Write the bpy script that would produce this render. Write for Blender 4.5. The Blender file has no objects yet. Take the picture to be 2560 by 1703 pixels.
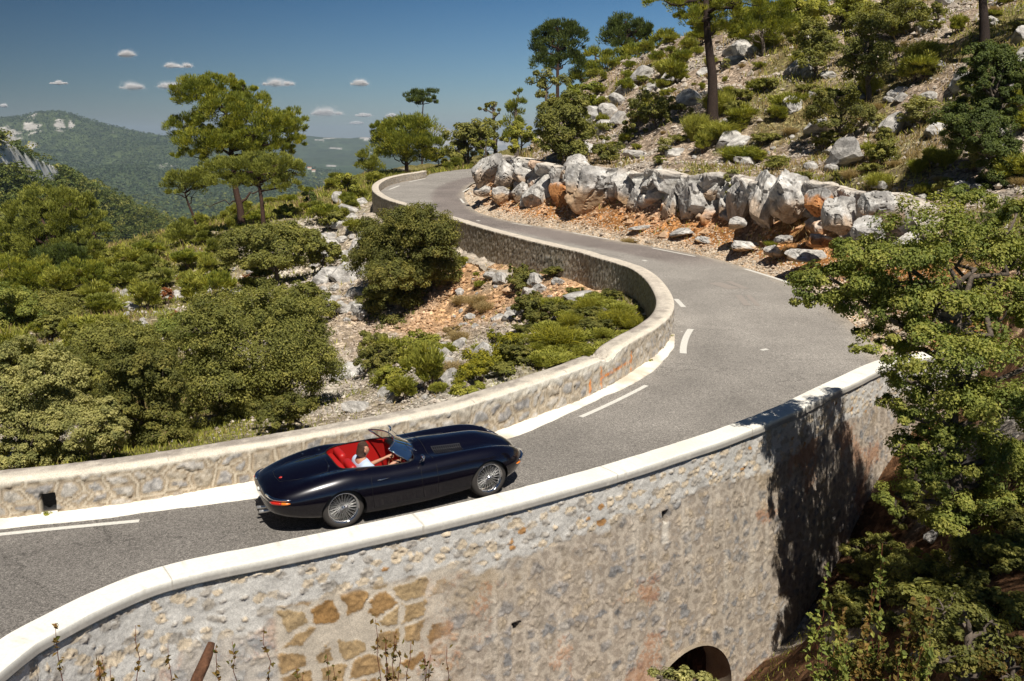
import bpy, bmesh, math
import numpy as np
from mathutils import Vector, Matrix
rad = math.radians
C = bpy.context.scene.collection
SC = bpy.context.scene
# ------------------------------------------------------------------ camera, sky, sun, exposure
FOC, CXP, CYP = 2205.0, 1280.0, 851.5          # focal length and centre in photo pixels (2560 x 1703)
PITCH = rad(13.14); CAMZ = 5.45
cam = bpy.data.cameras.new('camera'); camo = bpy.data.objects.new('camera', cam); C.objects.link(camo)
camo.location = (0, 0, CAMZ); camo.rotation_euler = (rad(90) - PITCH, 0, 0)
cam.sensor_width = 36.0; cam.lens = 36.0 * FOC / 2560.0; cam.clip_start = 0.1; cam.clip_end = 60000
SC.camera = camo
SUN_EL = rad(58); SUN_AZ = math.atan2(0.32, -0.95)     # direction to the sun: x = sin, y = cos of the azimuth from +Y
sun_dir = Vector((math.sin(SUN_AZ) * math.cos(SUN_EL), math.cos(SUN_AZ) * math.cos(SUN_EL), math.sin(SUN_EL)))
world = bpy.data.worlds.new('World'); SC.world = world; world.use_nodes = True
wn = world.node_tree.nodes; wl = world.node_tree.links
sky = wn.new('ShaderNodeTexSky'); sky.sky_type = 'NISHITA'; sky.sun_disc = False
sky.sun_elevation = SUN_EL; sky.sun_rotation = SUN_AZ
sky.altitude = 0; sky.air_density = 1.0; sky.dust_density = 0.3; sky.ozone_density = 2.0
wn['Background'].inputs['Strength'].default_value = 0.06
wtc = wn.new('ShaderNodeTexCoord'); wsp = wn.new('ShaderNodeSeparateXYZ'); wl.new(wtc.outputs['Generated'], wsp.inputs[0])
wrp = wn.new('ShaderNodeValToRGB'); wl.new(wsp.outputs['Z'], wrp.inputs[0])          # deep polarised blue above a pale horizon
for k, (p, c) in enumerate([(0.0, (0.86, 1.02, 1.30)), (0.05, (0.62, 0.85, 1.12)), (0.14, (0.34, 0.62, 0.90)), (0.35, (0.215, 0.34, 0.475))]):
    e = wrp.color_ramp.elements[k] if k < 2 else wrp.color_ramp.elements.new(p)
    e.position = p; e.color = (*c, 1)
wmr = wn.new('ShaderNodeMapRange'); wl.new(wsp.outputs['X'], wmr.inputs[0])
for k, v in enumerate((-0.60, 0.26, 0.30, 1.12)): wmr.inputs[1 + k].default_value = v
wm1 = wn.new('ShaderNodeVectorMath'); wm1.operation = 'MULTIPLY'; wl.new(sky.outputs[0], wm1.inputs[0]); wl.new(wrp.outputs[0], wm1.inputs[1])
wm2 = wn.new('ShaderNodeVectorMath'); wm2.operation = 'SCALE'; wl.new(wm1.outputs[0], wm2.inputs[0]); wl.new(wmr.outputs[0], wm2.inputs['Scale'])
wl.new(wm2.outputs[0], wn['Background'].inputs['Color'])
sun = bpy.data.lights.new('sun', 'SUN'); sun.energy = 5.0; sun.angle = rad(0.53); sun.color = (1.0, 0.94, 0.84)
suno = bpy.data.objects.new('sun', sun); C.objects.link(suno); suno.location = (30, -30, 60)
suno.rotation_euler = sun_dir.to_track_quat('Z', 'Y').to_euler()
SC.view_settings.view_transform = 'Standard'; SC.view_settings.look = 'None'
SC.view_settings.exposure = 0.22; SC.view_settings.gamma = 1.0
SC.cycles.use_denoising = True
SC.cycles.max_bounces = 6; SC.cycles.diffuse_bounces = 3; SC.cycles.glossy_bounces = 3
SC.cycles.transmission_bounces = 4; SC.cycles.transparent_max_bounces = 12; SC.cycles.volume_bounces = 0
SC.cycles.caustics_reflective = False; SC.cycles.caustics_refractive = False
# ------------------------------------------------------------------ helpers
RNG = np.random.default_rng(7)
SP, CP = math.sin(PITCH), math.cos(PITCH)
def ray(px, py):
    """world direction through a photo pixel, scaled so that its depth along the view is 1"""
    u = (np.asarray(px, float) - CXP) / FOC; v = (np.asarray(py, float) - CYP) / FOC
    return np.stack([u, CP - v * SP + 0 * u, -SP - v * CP + 0 * u], -1)
def at_depth(px, py, d):
    return ray(px, py) * np.asarray(d, float)[..., None] + np.array([0, 0, CAMZ])
SL, Z0 = 0.02, -0.24                              # the road lies on the plane z = SL*y + Z0
def road_z(y): return SL * y + Z0
def on_road(px, py, h=0.0):
    r = ray(px, py)
    t = (Z0 + h - CAMZ) / (r[..., 2] - SL * r[..., 1])
    return r * t[..., None] + np.array([0, 0, CAMZ])
def depth_of(p):
    p = np.asarray(p, float); return p[..., 1] * CP - (p[..., 2] - CAMZ) * SP
def hashn(ix, iy, iz, seed):
    h = (ix * 374761393 + iy * 668265263 + iz * 2147483647 + seed * 974634777) & 0xFFFFFFFF
    h = ((h ^ (h >> 13)) * 1274126177) & 0xFFFFFFFF
    h = ((h ^ (h >> 16)) * 2246822519) & 0xFFFFFFFF
    return ((h ^ (h >> 15)) & 0xFFFFFF) / float(0xFFFFFF)
def vnoise(p, seed=0):
    p = np.asarray(p, float); i = np.floor(p).astype(np.int64); f = p - i; f = f * f * (3 - 2 * f)
    if p.shape[-1] == 2:
        i = np.concatenate([i, np.zeros_like(i[..., :1])], -1); f = np.concatenate([f, np.zeros_like(f[..., :1])], -1); nz = 1
    else: nz = 2
    out = 0.0
    for dz in range(nz):
        for dy in (0, 1):
            for dx in (0, 1):
                w = (f[..., 0] if dx else 1 - f[..., 0]) * (f[..., 1] if dy else 1 - f[..., 1])
                if nz == 2: w = w * (f[..., 2] if dz else 1 - f[..., 2])
                out = out + w * hashn(i[..., 0] + dx, i[..., 1] + dy, i[..., 2] + dz, seed)
    return out * 2 - 1
def fbm(p, octv=4, seed=0, gain=0.5):
    p = np.asarray(p, float); a = 1.0; s = 0.0; t = 0.0
    for k in range(octv):
        s = s + a * vnoise(p * (2.03 ** k) + 17.3 * k, seed + k); t += a; a *= gain
    return s / t
def sstep(a, b, x):
    t = np.clip((x - a) / (b - a), 0, 1); return t * t * (3 - 2 * t)
def mixc(a, b, t):
    return np.asarray(a) * (1 - t[..., None]) + np.asarray(b) * t[..., None]
def cells(u, v, seed=0, jit=0.8):
    """jittered cells: distance to the border, cell id hash pairs"""
    iu, iv = np.floor(u).astype(np.int64), np.floor(v).astype(np.int64)
    best = np.full(u.shape, 9.0); sec = np.full(u.shape, 9.0); bx = np.zeros(u.shape); by = np.zeros(u.shape)
    bi = np.zeros(u.shape, np.int64); bj = np.zeros(u.shape, np.int64)
    cx = []; 
    for dj in (-1, 0, 1):
        for di in (-1, 0, 1):
            a, b = iu + di, iv + dj
            x = a + 0.5 + jit * (hashn(a, b, 0, seed) - 0.5); y = b + 0.5 + jit * (hashn(a, b, 1, seed) - 0.5)
            d = np.hypot(u - x, v - y); cx.append((x, y))
            m = d < best
            sec = np.where(m, best, np.minimum(sec, d)); best = np.where(m, d, best)
            bx = np.where(m, x, bx); by = np.where(m, y, by); bi = np.where(m, a, bi); bj = np.where(m, b, bj)
    edge = np.full(u.shape, 9.0)
    for x, y in cx:
        L = np.hypot(x - bx, y - by); ok = L > 1e-6
        e = ((x + bx) / 2 - u) * (x - bx) + ((y + by) / 2 - v) * (y - by)
        edge = np.where(ok, np.minimum(edge, e / np.where(ok, L, 1)), edge)
    return edge, hashn(bi, bj, 5, seed), hashn(bi, bj, 9, seed), best
def tag(o, label=None, cat=None, group=None, kind=None):
    if label: o['label'] = label
    if cat: o['category'] = cat
    if group: o['group'] = group
    if kind: o['kind'] = kind
    return o
def empty(name, loc=(0, 0, 0), rz=0.0):
    o = bpy.data.objects.new(name, None); C.objects.link(o); o.location = loc; o.rotation_euler = (0, 0, rz); o.empty_display_size = 0.1
    return o
def mesh_np(name, V, F, mat=None, col=None, parent=None, smooth=True, mats=None, midx=None, link=True):
    """V (n,3); F (m,3|4) int array or list of such arrays; col (n,3) -> attribute Col"""
    me = bpy.data.meshes.new(name)
    V = np.ascontiguousarray(V, dtype=np.float32)
    Fs = [f for f in (F if isinstance(F, list) else [F]) if len(f)]
    me.vertices.add(len(V)); me.vertices.foreach_set('co', V.ravel())
    nl = sum(f.size for f in Fs); npoly = sum(len(f) for f in Fs)
    me.loops.add(nl); me.polygons.add(npoly)
    me.loops.foreach_set('vertex_index', np.concatenate([f.ravel() for f in Fs]).astype(np.int32))
    tot = np.concatenate([np.full(len(f), f.shape[1], np.int32) for f in Fs])
    me.polygons.foreach_set('loop_start', np.concatenate([[0], np.cumsum(tot)[:-1]]).astype(np.int32))
    me.polygons.foreach_set('loop_total', tot)
    me.polygons.foreach_set('use_smooth', np.full(npoly, smooth, bool))
    if midx is not None: me.polygons.foreach_set('material_index', np.asarray(midx, np.int32))
    me.update(calc_edges=True)
    if col is not None:
        a = me.color_attributes.new('Col', 'FLOAT_COLOR', 'POINT')
        c4 = np.ones((len(V), 4), np.float32); c4[:, :3] = col; a.data.foreach_set('color', c4.ravel())
    for m in (mats or ([mat] if mat else [])): me.materials.append(m)
    if not link: return me
    o = bpy.data.objects.new(name, me); C.objects.link(o)
    if parent: o.parent = parent
    return o
def mesh_list(name, verts, faces, mat, parent=None, smooth=False):
    me = bpy.data.meshes.new(name); me.from_pydata([tuple(v) for v in verts], [], faces); me.update()
    me.polygons.foreach_set('use_smooth', [smooth] * len(me.polygons))
    if mat: me.materials.append(mat)
    o = bpy.data.objects.new(name, me); C.objects.link(o)
    if parent: o.parent = parent
    return o
def resample(P, step=None, n=None, closed=False):
    """Catmull-Rom through P, evenly spaced"""
    P = np.asarray(P, float); m = len(P)
    Q = []
    for i in range(m - 1):
        p0 = P[max(i - 1, 0)]; p1 = P[i]; p2 = P[i + 1]; p3 = P[min(i + 2, m - 1)]
        t = np.linspace(0, 1, 24, endpoint=False)[:, None]
        d1 = np.linalg.norm(p2 - p1) + 1e-9
        m1 = (p2 - p0) / (np.linalg.norm(p1 - p0) + d1) * d1 if i > 0 else p2 - p1
        m2 = (p3 - p1) / (np.linalg.norm(p3 - p2) + d1) * d1 if i < m - 2 else p2 - p1
        Q.append((2*t**3 - 3*t**2 + 1) * p1 + (t**3 - 2*t**2 + t) * m1 + (-2*t**3 + 3*t**2) * p2 + (t**3 - t**2) * m2)
    Q = np.concatenate(Q + [P[-1:]])
    s = np.concatenate([[0], np.cumsum(np.linalg.norm(np.diff(Q, axis=0), axis=1))])
    if callable(step):
        ss = [0.0]
        while ss[-1] < s[-1]:
            q = np.array([np.interp(ss[-1], s, Q[:, k]) for k in range(Q.shape[1])]); ss.append(ss[-1] + step(q))
        ss = np.array(ss[:-1] + [s[-1]])
    else:
        n = n or max(2, int(s[-1] / step) + 1); ss = np.linspace(0, s[-1], n)
    return np.stack([np.interp(ss, s, Q[:, k]) for k in range(Q.shape[1])], 1), ss
def normals2(P):
    T = np.gradient(P[:, :2], axis=0); T /= np.linalg.norm(T, axis=1)[:, None] + 1e-9
    return np.stack([T[:, 1], -T[:, 0]], 1)      # to the right of travel
def gridfaces(nr, nc, off=0, wrap=False, flip=False):
    i = np.arange(nr - 1)[:, None]; j = np.arange(nc if wrap else nc - 1)[None, :]
    a = i * nc + j; b = i * nc + (j + 1) % nc; c = (i + 1) * nc + (j + 1) % nc; d = (i + 1) * nc + j
    f = np.stack([a + 0*b, b + 0*a, c, d], -1).reshape(-1, 4) + off
    return f[:, ::-1] if flip else f
class MB:
    """collects tubes, boxes and sheets into one mesh"""
    def __init__(s): s.V = []; s.Q = []; s.T = []; s.n = 0
    def add(s, V, Q=None, T=None):
        V = np.asarray(V, float)
        if Q is not None and len(Q): s.Q.append(np.asarray(Q) + s.n)
        if T is not None and len(T): s.T.append(np.asarray(T) + s.n)
        s.V.append(V); s.n += len(V); return s
    def tube(s, P, R, k=8, caps=True, sq=1.0):
        P = np.asarray(P, float); n = len(P); R = np.broadcast_to(np.asarray(R, float), (n,))
        T = np.gradient(P, axis=0); T /= np.linalg.norm(T, axis=1)[:, None] + 1e-12
        up = np.array([0, 0, 1.0]) if abs(T[0, 2]) < 0.9 else np.array([1.0, 0, 0])
        A = np.zeros_like(P); a = np.cross(T[0], up); a /= np.linalg.norm(a)
        for i in range(n):
            a = a - T[i] * np.dot(a, T[i]); a /= np.linalg.norm(a) + 1e-12; A[i] = a
        B = np.cross(T, A); th = np.linspace(0, 2*np.pi, k, endpoint=False)
        V = P[:, None] + R[:, None, None] * (np.cos(th)[None, :, None] * A[:, None] + sq * np.sin(th)[None, :, None] * B[:, None])
        V = V.reshape(-1, 3); Q = gridfaces(n, k, wrap=True)
        if caps:
            c0 = len(V); V = np.concatenate([V, P[:1], P[-1:]]); j = np.arange(k); j2 = (j + 1) % k
            Tt = np.concatenate([np.stack([j2, j, np.full(k, c0)], 1), np.stack([(n-1)*k + j, (n-1)*k + j2, np.full(k, c0 + 1)], 1)])
            return s.add(V, Q, Tt)
        return s.add(V, Q)
    def box(s, c, h, M=None, bev=0.0):
        c = np.asarray(c, float); h = np.asarray(h, float)
        if bev <= 0:
            V = np.array([[x, y, z] for x in (-1, 1) for y in (-1, 1) for z in (-1, 1)], float) * h
            Q = [[0,1,3,2],[4,6,7,5],[0,4,5,1],[2,3,7,6],[0,2,6,4],[1,5,7,3]]
        else:
            bm = bmesh.new(); bmesh.ops.create_cube(bm, size=2)
            for v in bm.verts: v.co = Vector((v.co.x*h[0], v.co.y*h[1], v.co.z*h[2]))
            bmesh.ops.bevel(bm, geom=bm.edges[:], offset=bev, segments=3, affect='EDGES', profile=0.5)
            bmesh.ops.triangulate(bm, faces=bm.faces[:])
            bm.verts.index_update(); V = np.array([v.co[:] for v in bm.verts]); T = [[v.index for v in f.verts] for f in bm.faces]; bm.free()
            if M is not None: V = V @ np.asarray(M).T
            return s.add(V + c, None, T)
        if M is not None: V = V @ np.asarray(M).T
        return s.add(V + c, Q)
    def lathe(s, prof, M, o, k=32):
        """prof: (axial, radius) pairs; M maps (axial, a, b) to world"""
        prof = np.asarray(prof, float); th = np.linspace(0, 2*np.pi, k, endpoint=False)
        L = np.stack([np.repeat(prof[:, :1], k, 1), prof[:, 1:] * np.cos(th), prof[:, 1:] * np.sin(th)], -1).reshape(-1, 3)
        return s.add(L @ np.asarray(M).T + np.asarray(o), gridfaces(len(prof), k, wrap=True))
    def build(s, name, mat, parent=None, smooth=True, col=None):
        V = np.concatenate(s.V); F = []
        if s.Q: F.append(np.concatenate(s.Q))
        if s.T: F.append(np.concatenate(s.T))
        c = None if col is None else np.broadcast_to(np.asarray(col, float), (len(V), 3))
        return mesh_np(name, V, F, mat, c, parent, smooth)
def copy_tree(o, parent=None):
    c = o.copy(); C.objects.link(c); c.parent = parent
    for ch in list(o.children): copy_tree(ch, c)
    return c
# ------------------------------------------------------------------ materials
def mat_new(name):
    m = bpy.data.materials.new(name); m.use_nodes = True; nt = m.node_tree
    return m, nt, nt.nodes['Principled BSDF']
def simple(name, col, rough=0.5, metal=0.0, **kw):
    m, nt, b = mat_new(name); b.inputs['Base Color'].default_value = (*col, 1); b.inputs['Roughness'].default_value = rough
    b.inputs['Metallic'].default_value = metal
    for k, v in kw.items(): b.inputs[k.replace('_', ' ')].default_value = v
    return m
def N(nt, kind, **kw):
    n = nt.nodes.new('ShaderNode' + kind)
    for k, v in kw.items():
        if k.startswith('i_'): n.inputs[k[2:].replace('_', ' ')].default_value = v
        else: setattr(n, k, v)
    return n
def noise_node(nt, scale, detail=4, rough=0.55, coord='Object', stretch=None):
    tc = N(nt, 'TexCoord'); n = N(nt, 'TexNoise'); n.inputs['Scale'].default_value = scale; n.inputs['Detail'].default_value = detail; n.inputs['Roughness'].default_value = rough
    if stretch:
        mp = N(nt, 'Mapping'); mp.inputs['Scale'].default_value = stretch; nt.links.new(tc.outputs[coord], mp.inputs[0]); nt.links.new(mp.outputs[0], n.inputs['Vector'])
    else: nt.links.new(tc.outputs[coord], n.inputs['Vector'])
    return n
def ramp(nt, src, stops):
    r = N(nt, 'ValToRGB'); e = r.color_ramp.elements
    while len(e) < len(stops): e.new(0.5)
    for k, (p, c) in enumerate(stops): e[k].position = p; e[k].color = (*c, 1) if len(c) == 3 else c
    nt.links.new(src, r.inputs[0]); return r
def mixn(nt, mode, fac, a, b):
    m = N(nt, 'Mix', data_type='RGBA', blend_type=mode)
    for sock, v in ((m.inputs[0], fac), (m.inputs[6], a), (m.inputs[7], b)):
        if hasattr(v, 'links') or isinstance(v, bpy.types.NodeSocket): nt.links.new(v, sock)
        else: sock.default_value = v if not isinstance(v, tuple) else (*v, 1)[:4]
    return m.outputs[2]
def attr_mat(name, rough=0.9, var=0.25, nscale=40, bump=0.5, bdist=0.01, bscale=60, spec=0.3, coord='Object', var2=0.0, nscale2=3, speck=None):
    """vertex colour with fine procedural variation and bump"""
    m, nt, b = mat_new(name)
    at = N(nt, 'Attribute', attribute_name='Col')
    n1 = noise_node(nt, nscale, 5, 0.65, coord)
    r1 = ramp(nt, n1.outputs[0], [(0.3, (1 - var,) * 3), (0.7, (1 + var,) * 3)])
    c = mixn(nt, 'MULTIPLY', 1.0, at.outputs[0], r1.outputs[0])
    if var2:
        n2 = noise_node(nt, nscale2, 4, 0.6, coord); r2 = ramp(nt, n2.outputs[0], [(0.35, (1 - var2,) * 3), (0.65, (1 + var2,) * 3)])
        c = mixn(nt, 'MULTIPLY', 1.0, c, r2.outputs[0])
    nt.links.new(c, b.inputs['Base Color'])
    b.inputs['Roughness'].default_value = rough; b.inputs['Specular IOR Level'].default_value = spec
    if bump:
        nb = noise_node(nt, bscale, 6, 0.7, coord); bp = N(nt, 'Bump'); bp.inputs['Strength'].default_value = bump; bp.inputs['Distance'].default_value = bdist
        nt.links.new(nb.outputs[0], bp.inputs['Height']); nt.links.new(bp.outputs[0], b.inputs['Normal'])
    return m
def foliage_mat(name, trans=0.35, rough=0.6):
    m = bpy.data.materials.new(name); m.use_nodes = True; nt = m.node_tree; nt.nodes.clear()
    out = N(nt, 'OutputMaterial'); at = N(nt, 'Attribute', attribute_name='Col')
    b = N(nt, 'BsdfPrincipled'); b.inputs['Roughness'].default_value = rough; b.inputs['Specular IOR Level'].default_value = 0.25
    t = N(nt, 'BsdfTranslucent'); mx = N(nt, 'MixShader'); mx.inputs[0].default_value = trans
    tc = mixn(nt, 'MULTIPLY', 1.0, at.outputs[0], (1.35, 1.35, 0.55, 1))
    nt.links.new(at.outputs[0], b.inputs['Base Color']); nt.links.new(tc, t.inputs[0])
    nt.links.new(b.outputs[0], mx.inputs[1]); nt.links.new(t.outputs[0], mx.inputs[2]); nt.links.new(mx.outputs[0], out.inputs[0])
    return m
M_LEAF = foliage_mat('leaf', 0.32); M_NEEDLE = foliage_mat('needle', 0.25)
M_BARK = attr_mat('bark', 0.9, 0.5, 14, 0.9, 0.03, 22)
M_STONE = attr_mat('masonry', 0.92, 0.28, 55, 0.6, 0.006, 90, 0.2, var2=0.1, nscale2=4)
M_ROCK = attr_mat('limestone', 0.9, 0.30, 9, 0.9, 0.05, 7, 0.2, var2=0.22, nscale2=1.6)
# ------------------------------------------------------------------ road outline, traced on the road plane
W_TOP = [(1066,426.5),(1055,429),(1009,436),(973,445),(950,458),(946,470),(954,481),(981,496),(1035,512),(1101,532),(1145,543),(1226,567),(1335,595),(1400,610),
         (1468,625),(1522,641),(1577,656),(1612,669),(1644,690),(1666,715),(1681,742),(1683,769),(1669,796),(1639,821),(1596,845),(1550,872),(1480,904),(1440,920),
         (1358,947),(1222,992),(1100,1027),(870,1071),(640,1112),(424,1147),(318,1163),(0,1199),(-330,1228)]
_wt = np.array(W_TOP, float); _wi = np.arange(len(_wt))
WHT = np.interp(_wi, [0, 17, 21, 24, 29, 30, 31, 32, 36], [0.64, 0.64, 0.66, 0.75, 0.75, 0.73, 0.68, 0.64, 0.64])
WP = on_road(_wt[:, 0], _wt[:, 1], h=WHT)[:, :2]
wallP, wallS = resample(WP, step=0.25)
PAR = [(-260,1800),(0,1596),(109,1536),(212,1486),(348,1431),(489,1393),(640,1364),(815,1328),(1114,1264),(1317,1214),(1507,1162),(1740,1090),(1800,1069),(1936,1017),
       (2017,978),(2099,940),(2170,908),(2215,895),(2300,880),(2460,862)]
PP = on_road(*np.array(PAR, float).T, h=0.6)[:, :2]
parP, parS = resample(PP, step=0.25)
EDGE = [(2205,905),(2190,868),(2160,835),(2080,768),(1979,709),(1862,669),(1780,645),(1644,618),(1536,601),(1416,577),(1280,554),(1199,532),(1172,510),(1161,490),(1166,472),(1188,457),(1240,443),(1330,432)]
EP = on_road(*np.array(EDGE, float).T)[:, :2]
edgeP, edgeS = resample(EP, step=0.3)
FAR = [(1500,413.5),(1330,415.5),(1193,421),(1120,428),(1074,436)]
FP = on_road(*np.array(FAR, float).T)[:, :2]
farP, _ = resample(FP, step=1.0)
def seg_dist(Q, P):
    """distance from points Q (n,2) to polyline P (m,2), and signed side (+ right of travel)"""
    best = np.full(len(Q), 1e9); side = np.zeros(len(Q)); arc = np.zeros(len(Q)); s0 = 0.0
    for a, b in zip(P[:-1], P[1:]):
        d = b - a; L2 = (d * d).sum() + 1e-12; t = np.clip(((Q - a) @ d) / L2, 0, 1); c = a + t[:, None] * d
        r = Q - c; dd = np.hypot(r[:, 0], r[:, 1]); m = dd < best
        best = np.where(m, dd, best); side = np.where(m, np.sign(r[:, 0] * d[1] - r[:, 1] * d[0]), side)
        L = math.sqrt(L2); arc = np.where(m, s0 + t * L, arc); s0 += L
    return best, side, arc
ROADPOLY = np.concatenate([wallP[::1], parP, edgeP, farP])
def inside(Q, P):
    r = np.zeros(len(Q), bool); x, y = Q[:, 0], Q[:, 1]; j = len(P) - 1
    for i in range(len(P)):
        c = ((P[i, 1] > y) != (P[j, 1] > y)) & (x < (P[j, 0] - P[i, 0]) * (y - P[i, 1]) / (P[j, 1] - P[i, 1] + 1e-12) + P[i, 0]); r ^= c; j = i
    return r
def rbf_fit(P, z, lam=0.02):
    P = np.asarray(P, float) / 20.0; n = len(P); d = np.linalg.norm(P[:, None] - P[None], axis=2)
    K = d + lam * 0; K = -K + 0.0; A = np.zeros((n + 3, n + 3)); A[:n, :n] = -K - 0 * np.eye(n) ; A[:n, :n] = d - lam * np.eye(n)
    A[:n, n] = 1; A[:n, n+1:] = P; A[n, :n] = 1; A[n+1:, :n] = P.T
    w = np.linalg.solve(A, np.concatenate([z, [0, 0, 0]])); return (P, w)
def rbf_eval(m, Q):
    P, w = m; Q = np.asarray(Q, float) / 20.0; n = len(P); out = np.zeros(len(Q))
    for k in range(0, len(Q), 20000):
        q = Q[k:k+20000]; d = np.linalg.norm(q[:, None] - P[None], axis=2); out[k:k+20000] = d @ w[:n] + w[n] + q @ w[n+1:]
    return out
d2 = 1.0861
def cp(lst):     # (x, y in the 2357-wide view, depth) -> XYZ
    a = np.array(lst, float); return at_depth(a[:, 0] * d2, a[:, 1] * d2, a[:, 2])
# left (valley) side
Lpts = [(440,545,72),(370,690,50),(200,790,40),(150,670,58),(0,710,50),(300,610,78),(100,620,80),(0,640,75),(540,528,65),(620,600,60),(700,470,80),(800,440,90),(780,640,58),(820,400,118),
        (1000,392,118),(930,385,122),(900,420,105),(860,480,76),(1050,730,38),(1000,780,36),(800,860,31),(900,925,24),(1350,690,33),(1250,760,27),(1200,830,22.5),(1100,605,44.5),
        (1000,570,52),(600,960,28),(300,990,25),(100,1060,21),(420,1080,18),(-300,700,50),(-300,640,80),(-300,1060,22),(700,990,21),(1090,370,150),(1050,372,140)]
LP_ = cp(Lpts)
base = []
for i in range(0, len(wallP), 12):
    nrm = normals2(wallP)[i]; q = wallP[i] - 0.55 * nrm if True else 0
    base.append((i, nrm))
wn2 = normals2(wallP)
side_valley = 1.0
# the road lies on one side of the wall: find which
tq = wallP[len(wallP)//2] + wn2[len(wallP)//2] * 1.0
if inside(tq[None], ROADPOLY)[0]: side_valley = -1.0
WALLW = 0.45
LX = []; 
for i in range(0, len(wallP), 14):
    q = wallP[i] + side_valley * wn2[i] * (WALLW + 0.3); s = wallS[i] / wallS[-1]
    dp = depth_of([q[0], q[1], 0])
    drop = np.interp(dp, [10, 16, 22, 30, 38, 50, 60, 80], [2.6, 2.3, 1.3, 0.4, 0.65, 1.35, 1.4, 0.7])
    LX.append((q[0], q[1], road_z(q[1]) - drop))
for i in range(0, len(farP), 6):
    q = farP[i]; LX.append((q[0], q[1] + 1.0, road_z(q[1]) + 0.1))
LX += [(-60,150,-22),(-110,120,-30),(-30,190,-22),(10,200,-8),(40,220,0),(-160,180,-70),(-60,260,-60),(-100,60,-14),(0,300,-50)]
Lall = np.concatenate([LP_, np.array(LX)])
mL = rbf_fit(Lall[:, :2], Lall[:, 2])
# right (hillside) and near side share one surface
Rpts = [(1250,402,60),(1450,385,52),(1600,400,47),(1750,400,43),(1900,440,38),(1990,470,33),(1400,200,78),(1640,228,52),(1350,190,92),(1550,72,100),(1700,0,95),(2000,0,78),(1900,200,51),(2100,300,41),
        (2260,130,40),(2300,300,34),(2300,0,55),(2330,480,28),(2120,600,25.5),(1112,372,95),(1120,335,108),(1200,262,122),(1140,300,125),(1500,300,56),(1750,300,47),(1600,300,52),(2250,620,21),(2500,300,30),(2500,650,17),
        (1250,300,84),(1480,130,92),(1800,60,70),(2100,130,50),
        (1900,1400,13.5),(2200,1260,14.5),(2357,1100,15.5),(2300,1560,9.5),(2100,1560,10.5),(1930,1566,11.8),(2500,1300,10),(2250,1000,17),(2150,1080,17.2)]
RP_ = cp(Rpts)
RX = []
en2 = normals2(edgeP)
sgn = -1.0 if inside((edgeP[40] + en2[40] * 0.8)[None], ROADPOLY)[0] else 1.0
for i in range(0, len(edgeP), 9):
    q = edgeP[i] + sgn * en2[i] * 0.5; RX.append((q[0], q[1], road_z(q[1]) + 0.05))
    q = edgeP[i] + sgn * en2[i] * 2.0
    if not inside(q[None], ROADPOLY)[0] and 30 < q[1] < 80: RX.append((q[0], q[1], road_z(q[1]) + 0.6))
for i in range(0, len(edgeP), 7):
    for off, hh in ((3.3, 2.3), (4.6, 2.9)):
        q = edgeP[i] + sgn * en2[i] * off
        if 27 < edgeP[i, 1] < 66 and not inside(q[None], ROADPOLY)[0]: RX.append((q[0], q[1], road_z(edgeP[i, 1]) + hh * float(np.interp(edgeP[i, 1], [27, 33, 60, 66], [0.8, 1.15, 1.1, 0.9]))))
pn2 = normals2(parP)
psg = -1.0 if inside((parP[40] + pn2[40] * 0.5)[None], ROADPOLY)[0] else 1.0
for i in range(0, len(parP), 8):
    q = parP[i] + psg * pn2[i] * 0.9
    z = np.interp(q[0], [-9, -3, 3, 5.2, 6.6, 8.6, 10.5], [-3.4, -4.0, -4.3, -3.9, -3.4, -1.2, -0.1]); RX.append((q[0], q[1], z))
RX += [(-6,3,-4.2),(-3,7,-4.6),(0,8.5,-4.8),(2.5,8,-4.2),(-3,2,-3.0),(2,3,-2.0),(5,4,-0.6),(0,0,2.0),(-8,0,0.5),(9,3,1.0),
       (60,160,22),(30,160,8),(90,120,30),(10,170,4),(60,60,22),(30,20,8),(16,8,2.5)]
Rall = np.concatenate([RP_, np.array(RX)])
mR = rbf_fit(Rall[:, :2], Rall[:, 2])
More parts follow.
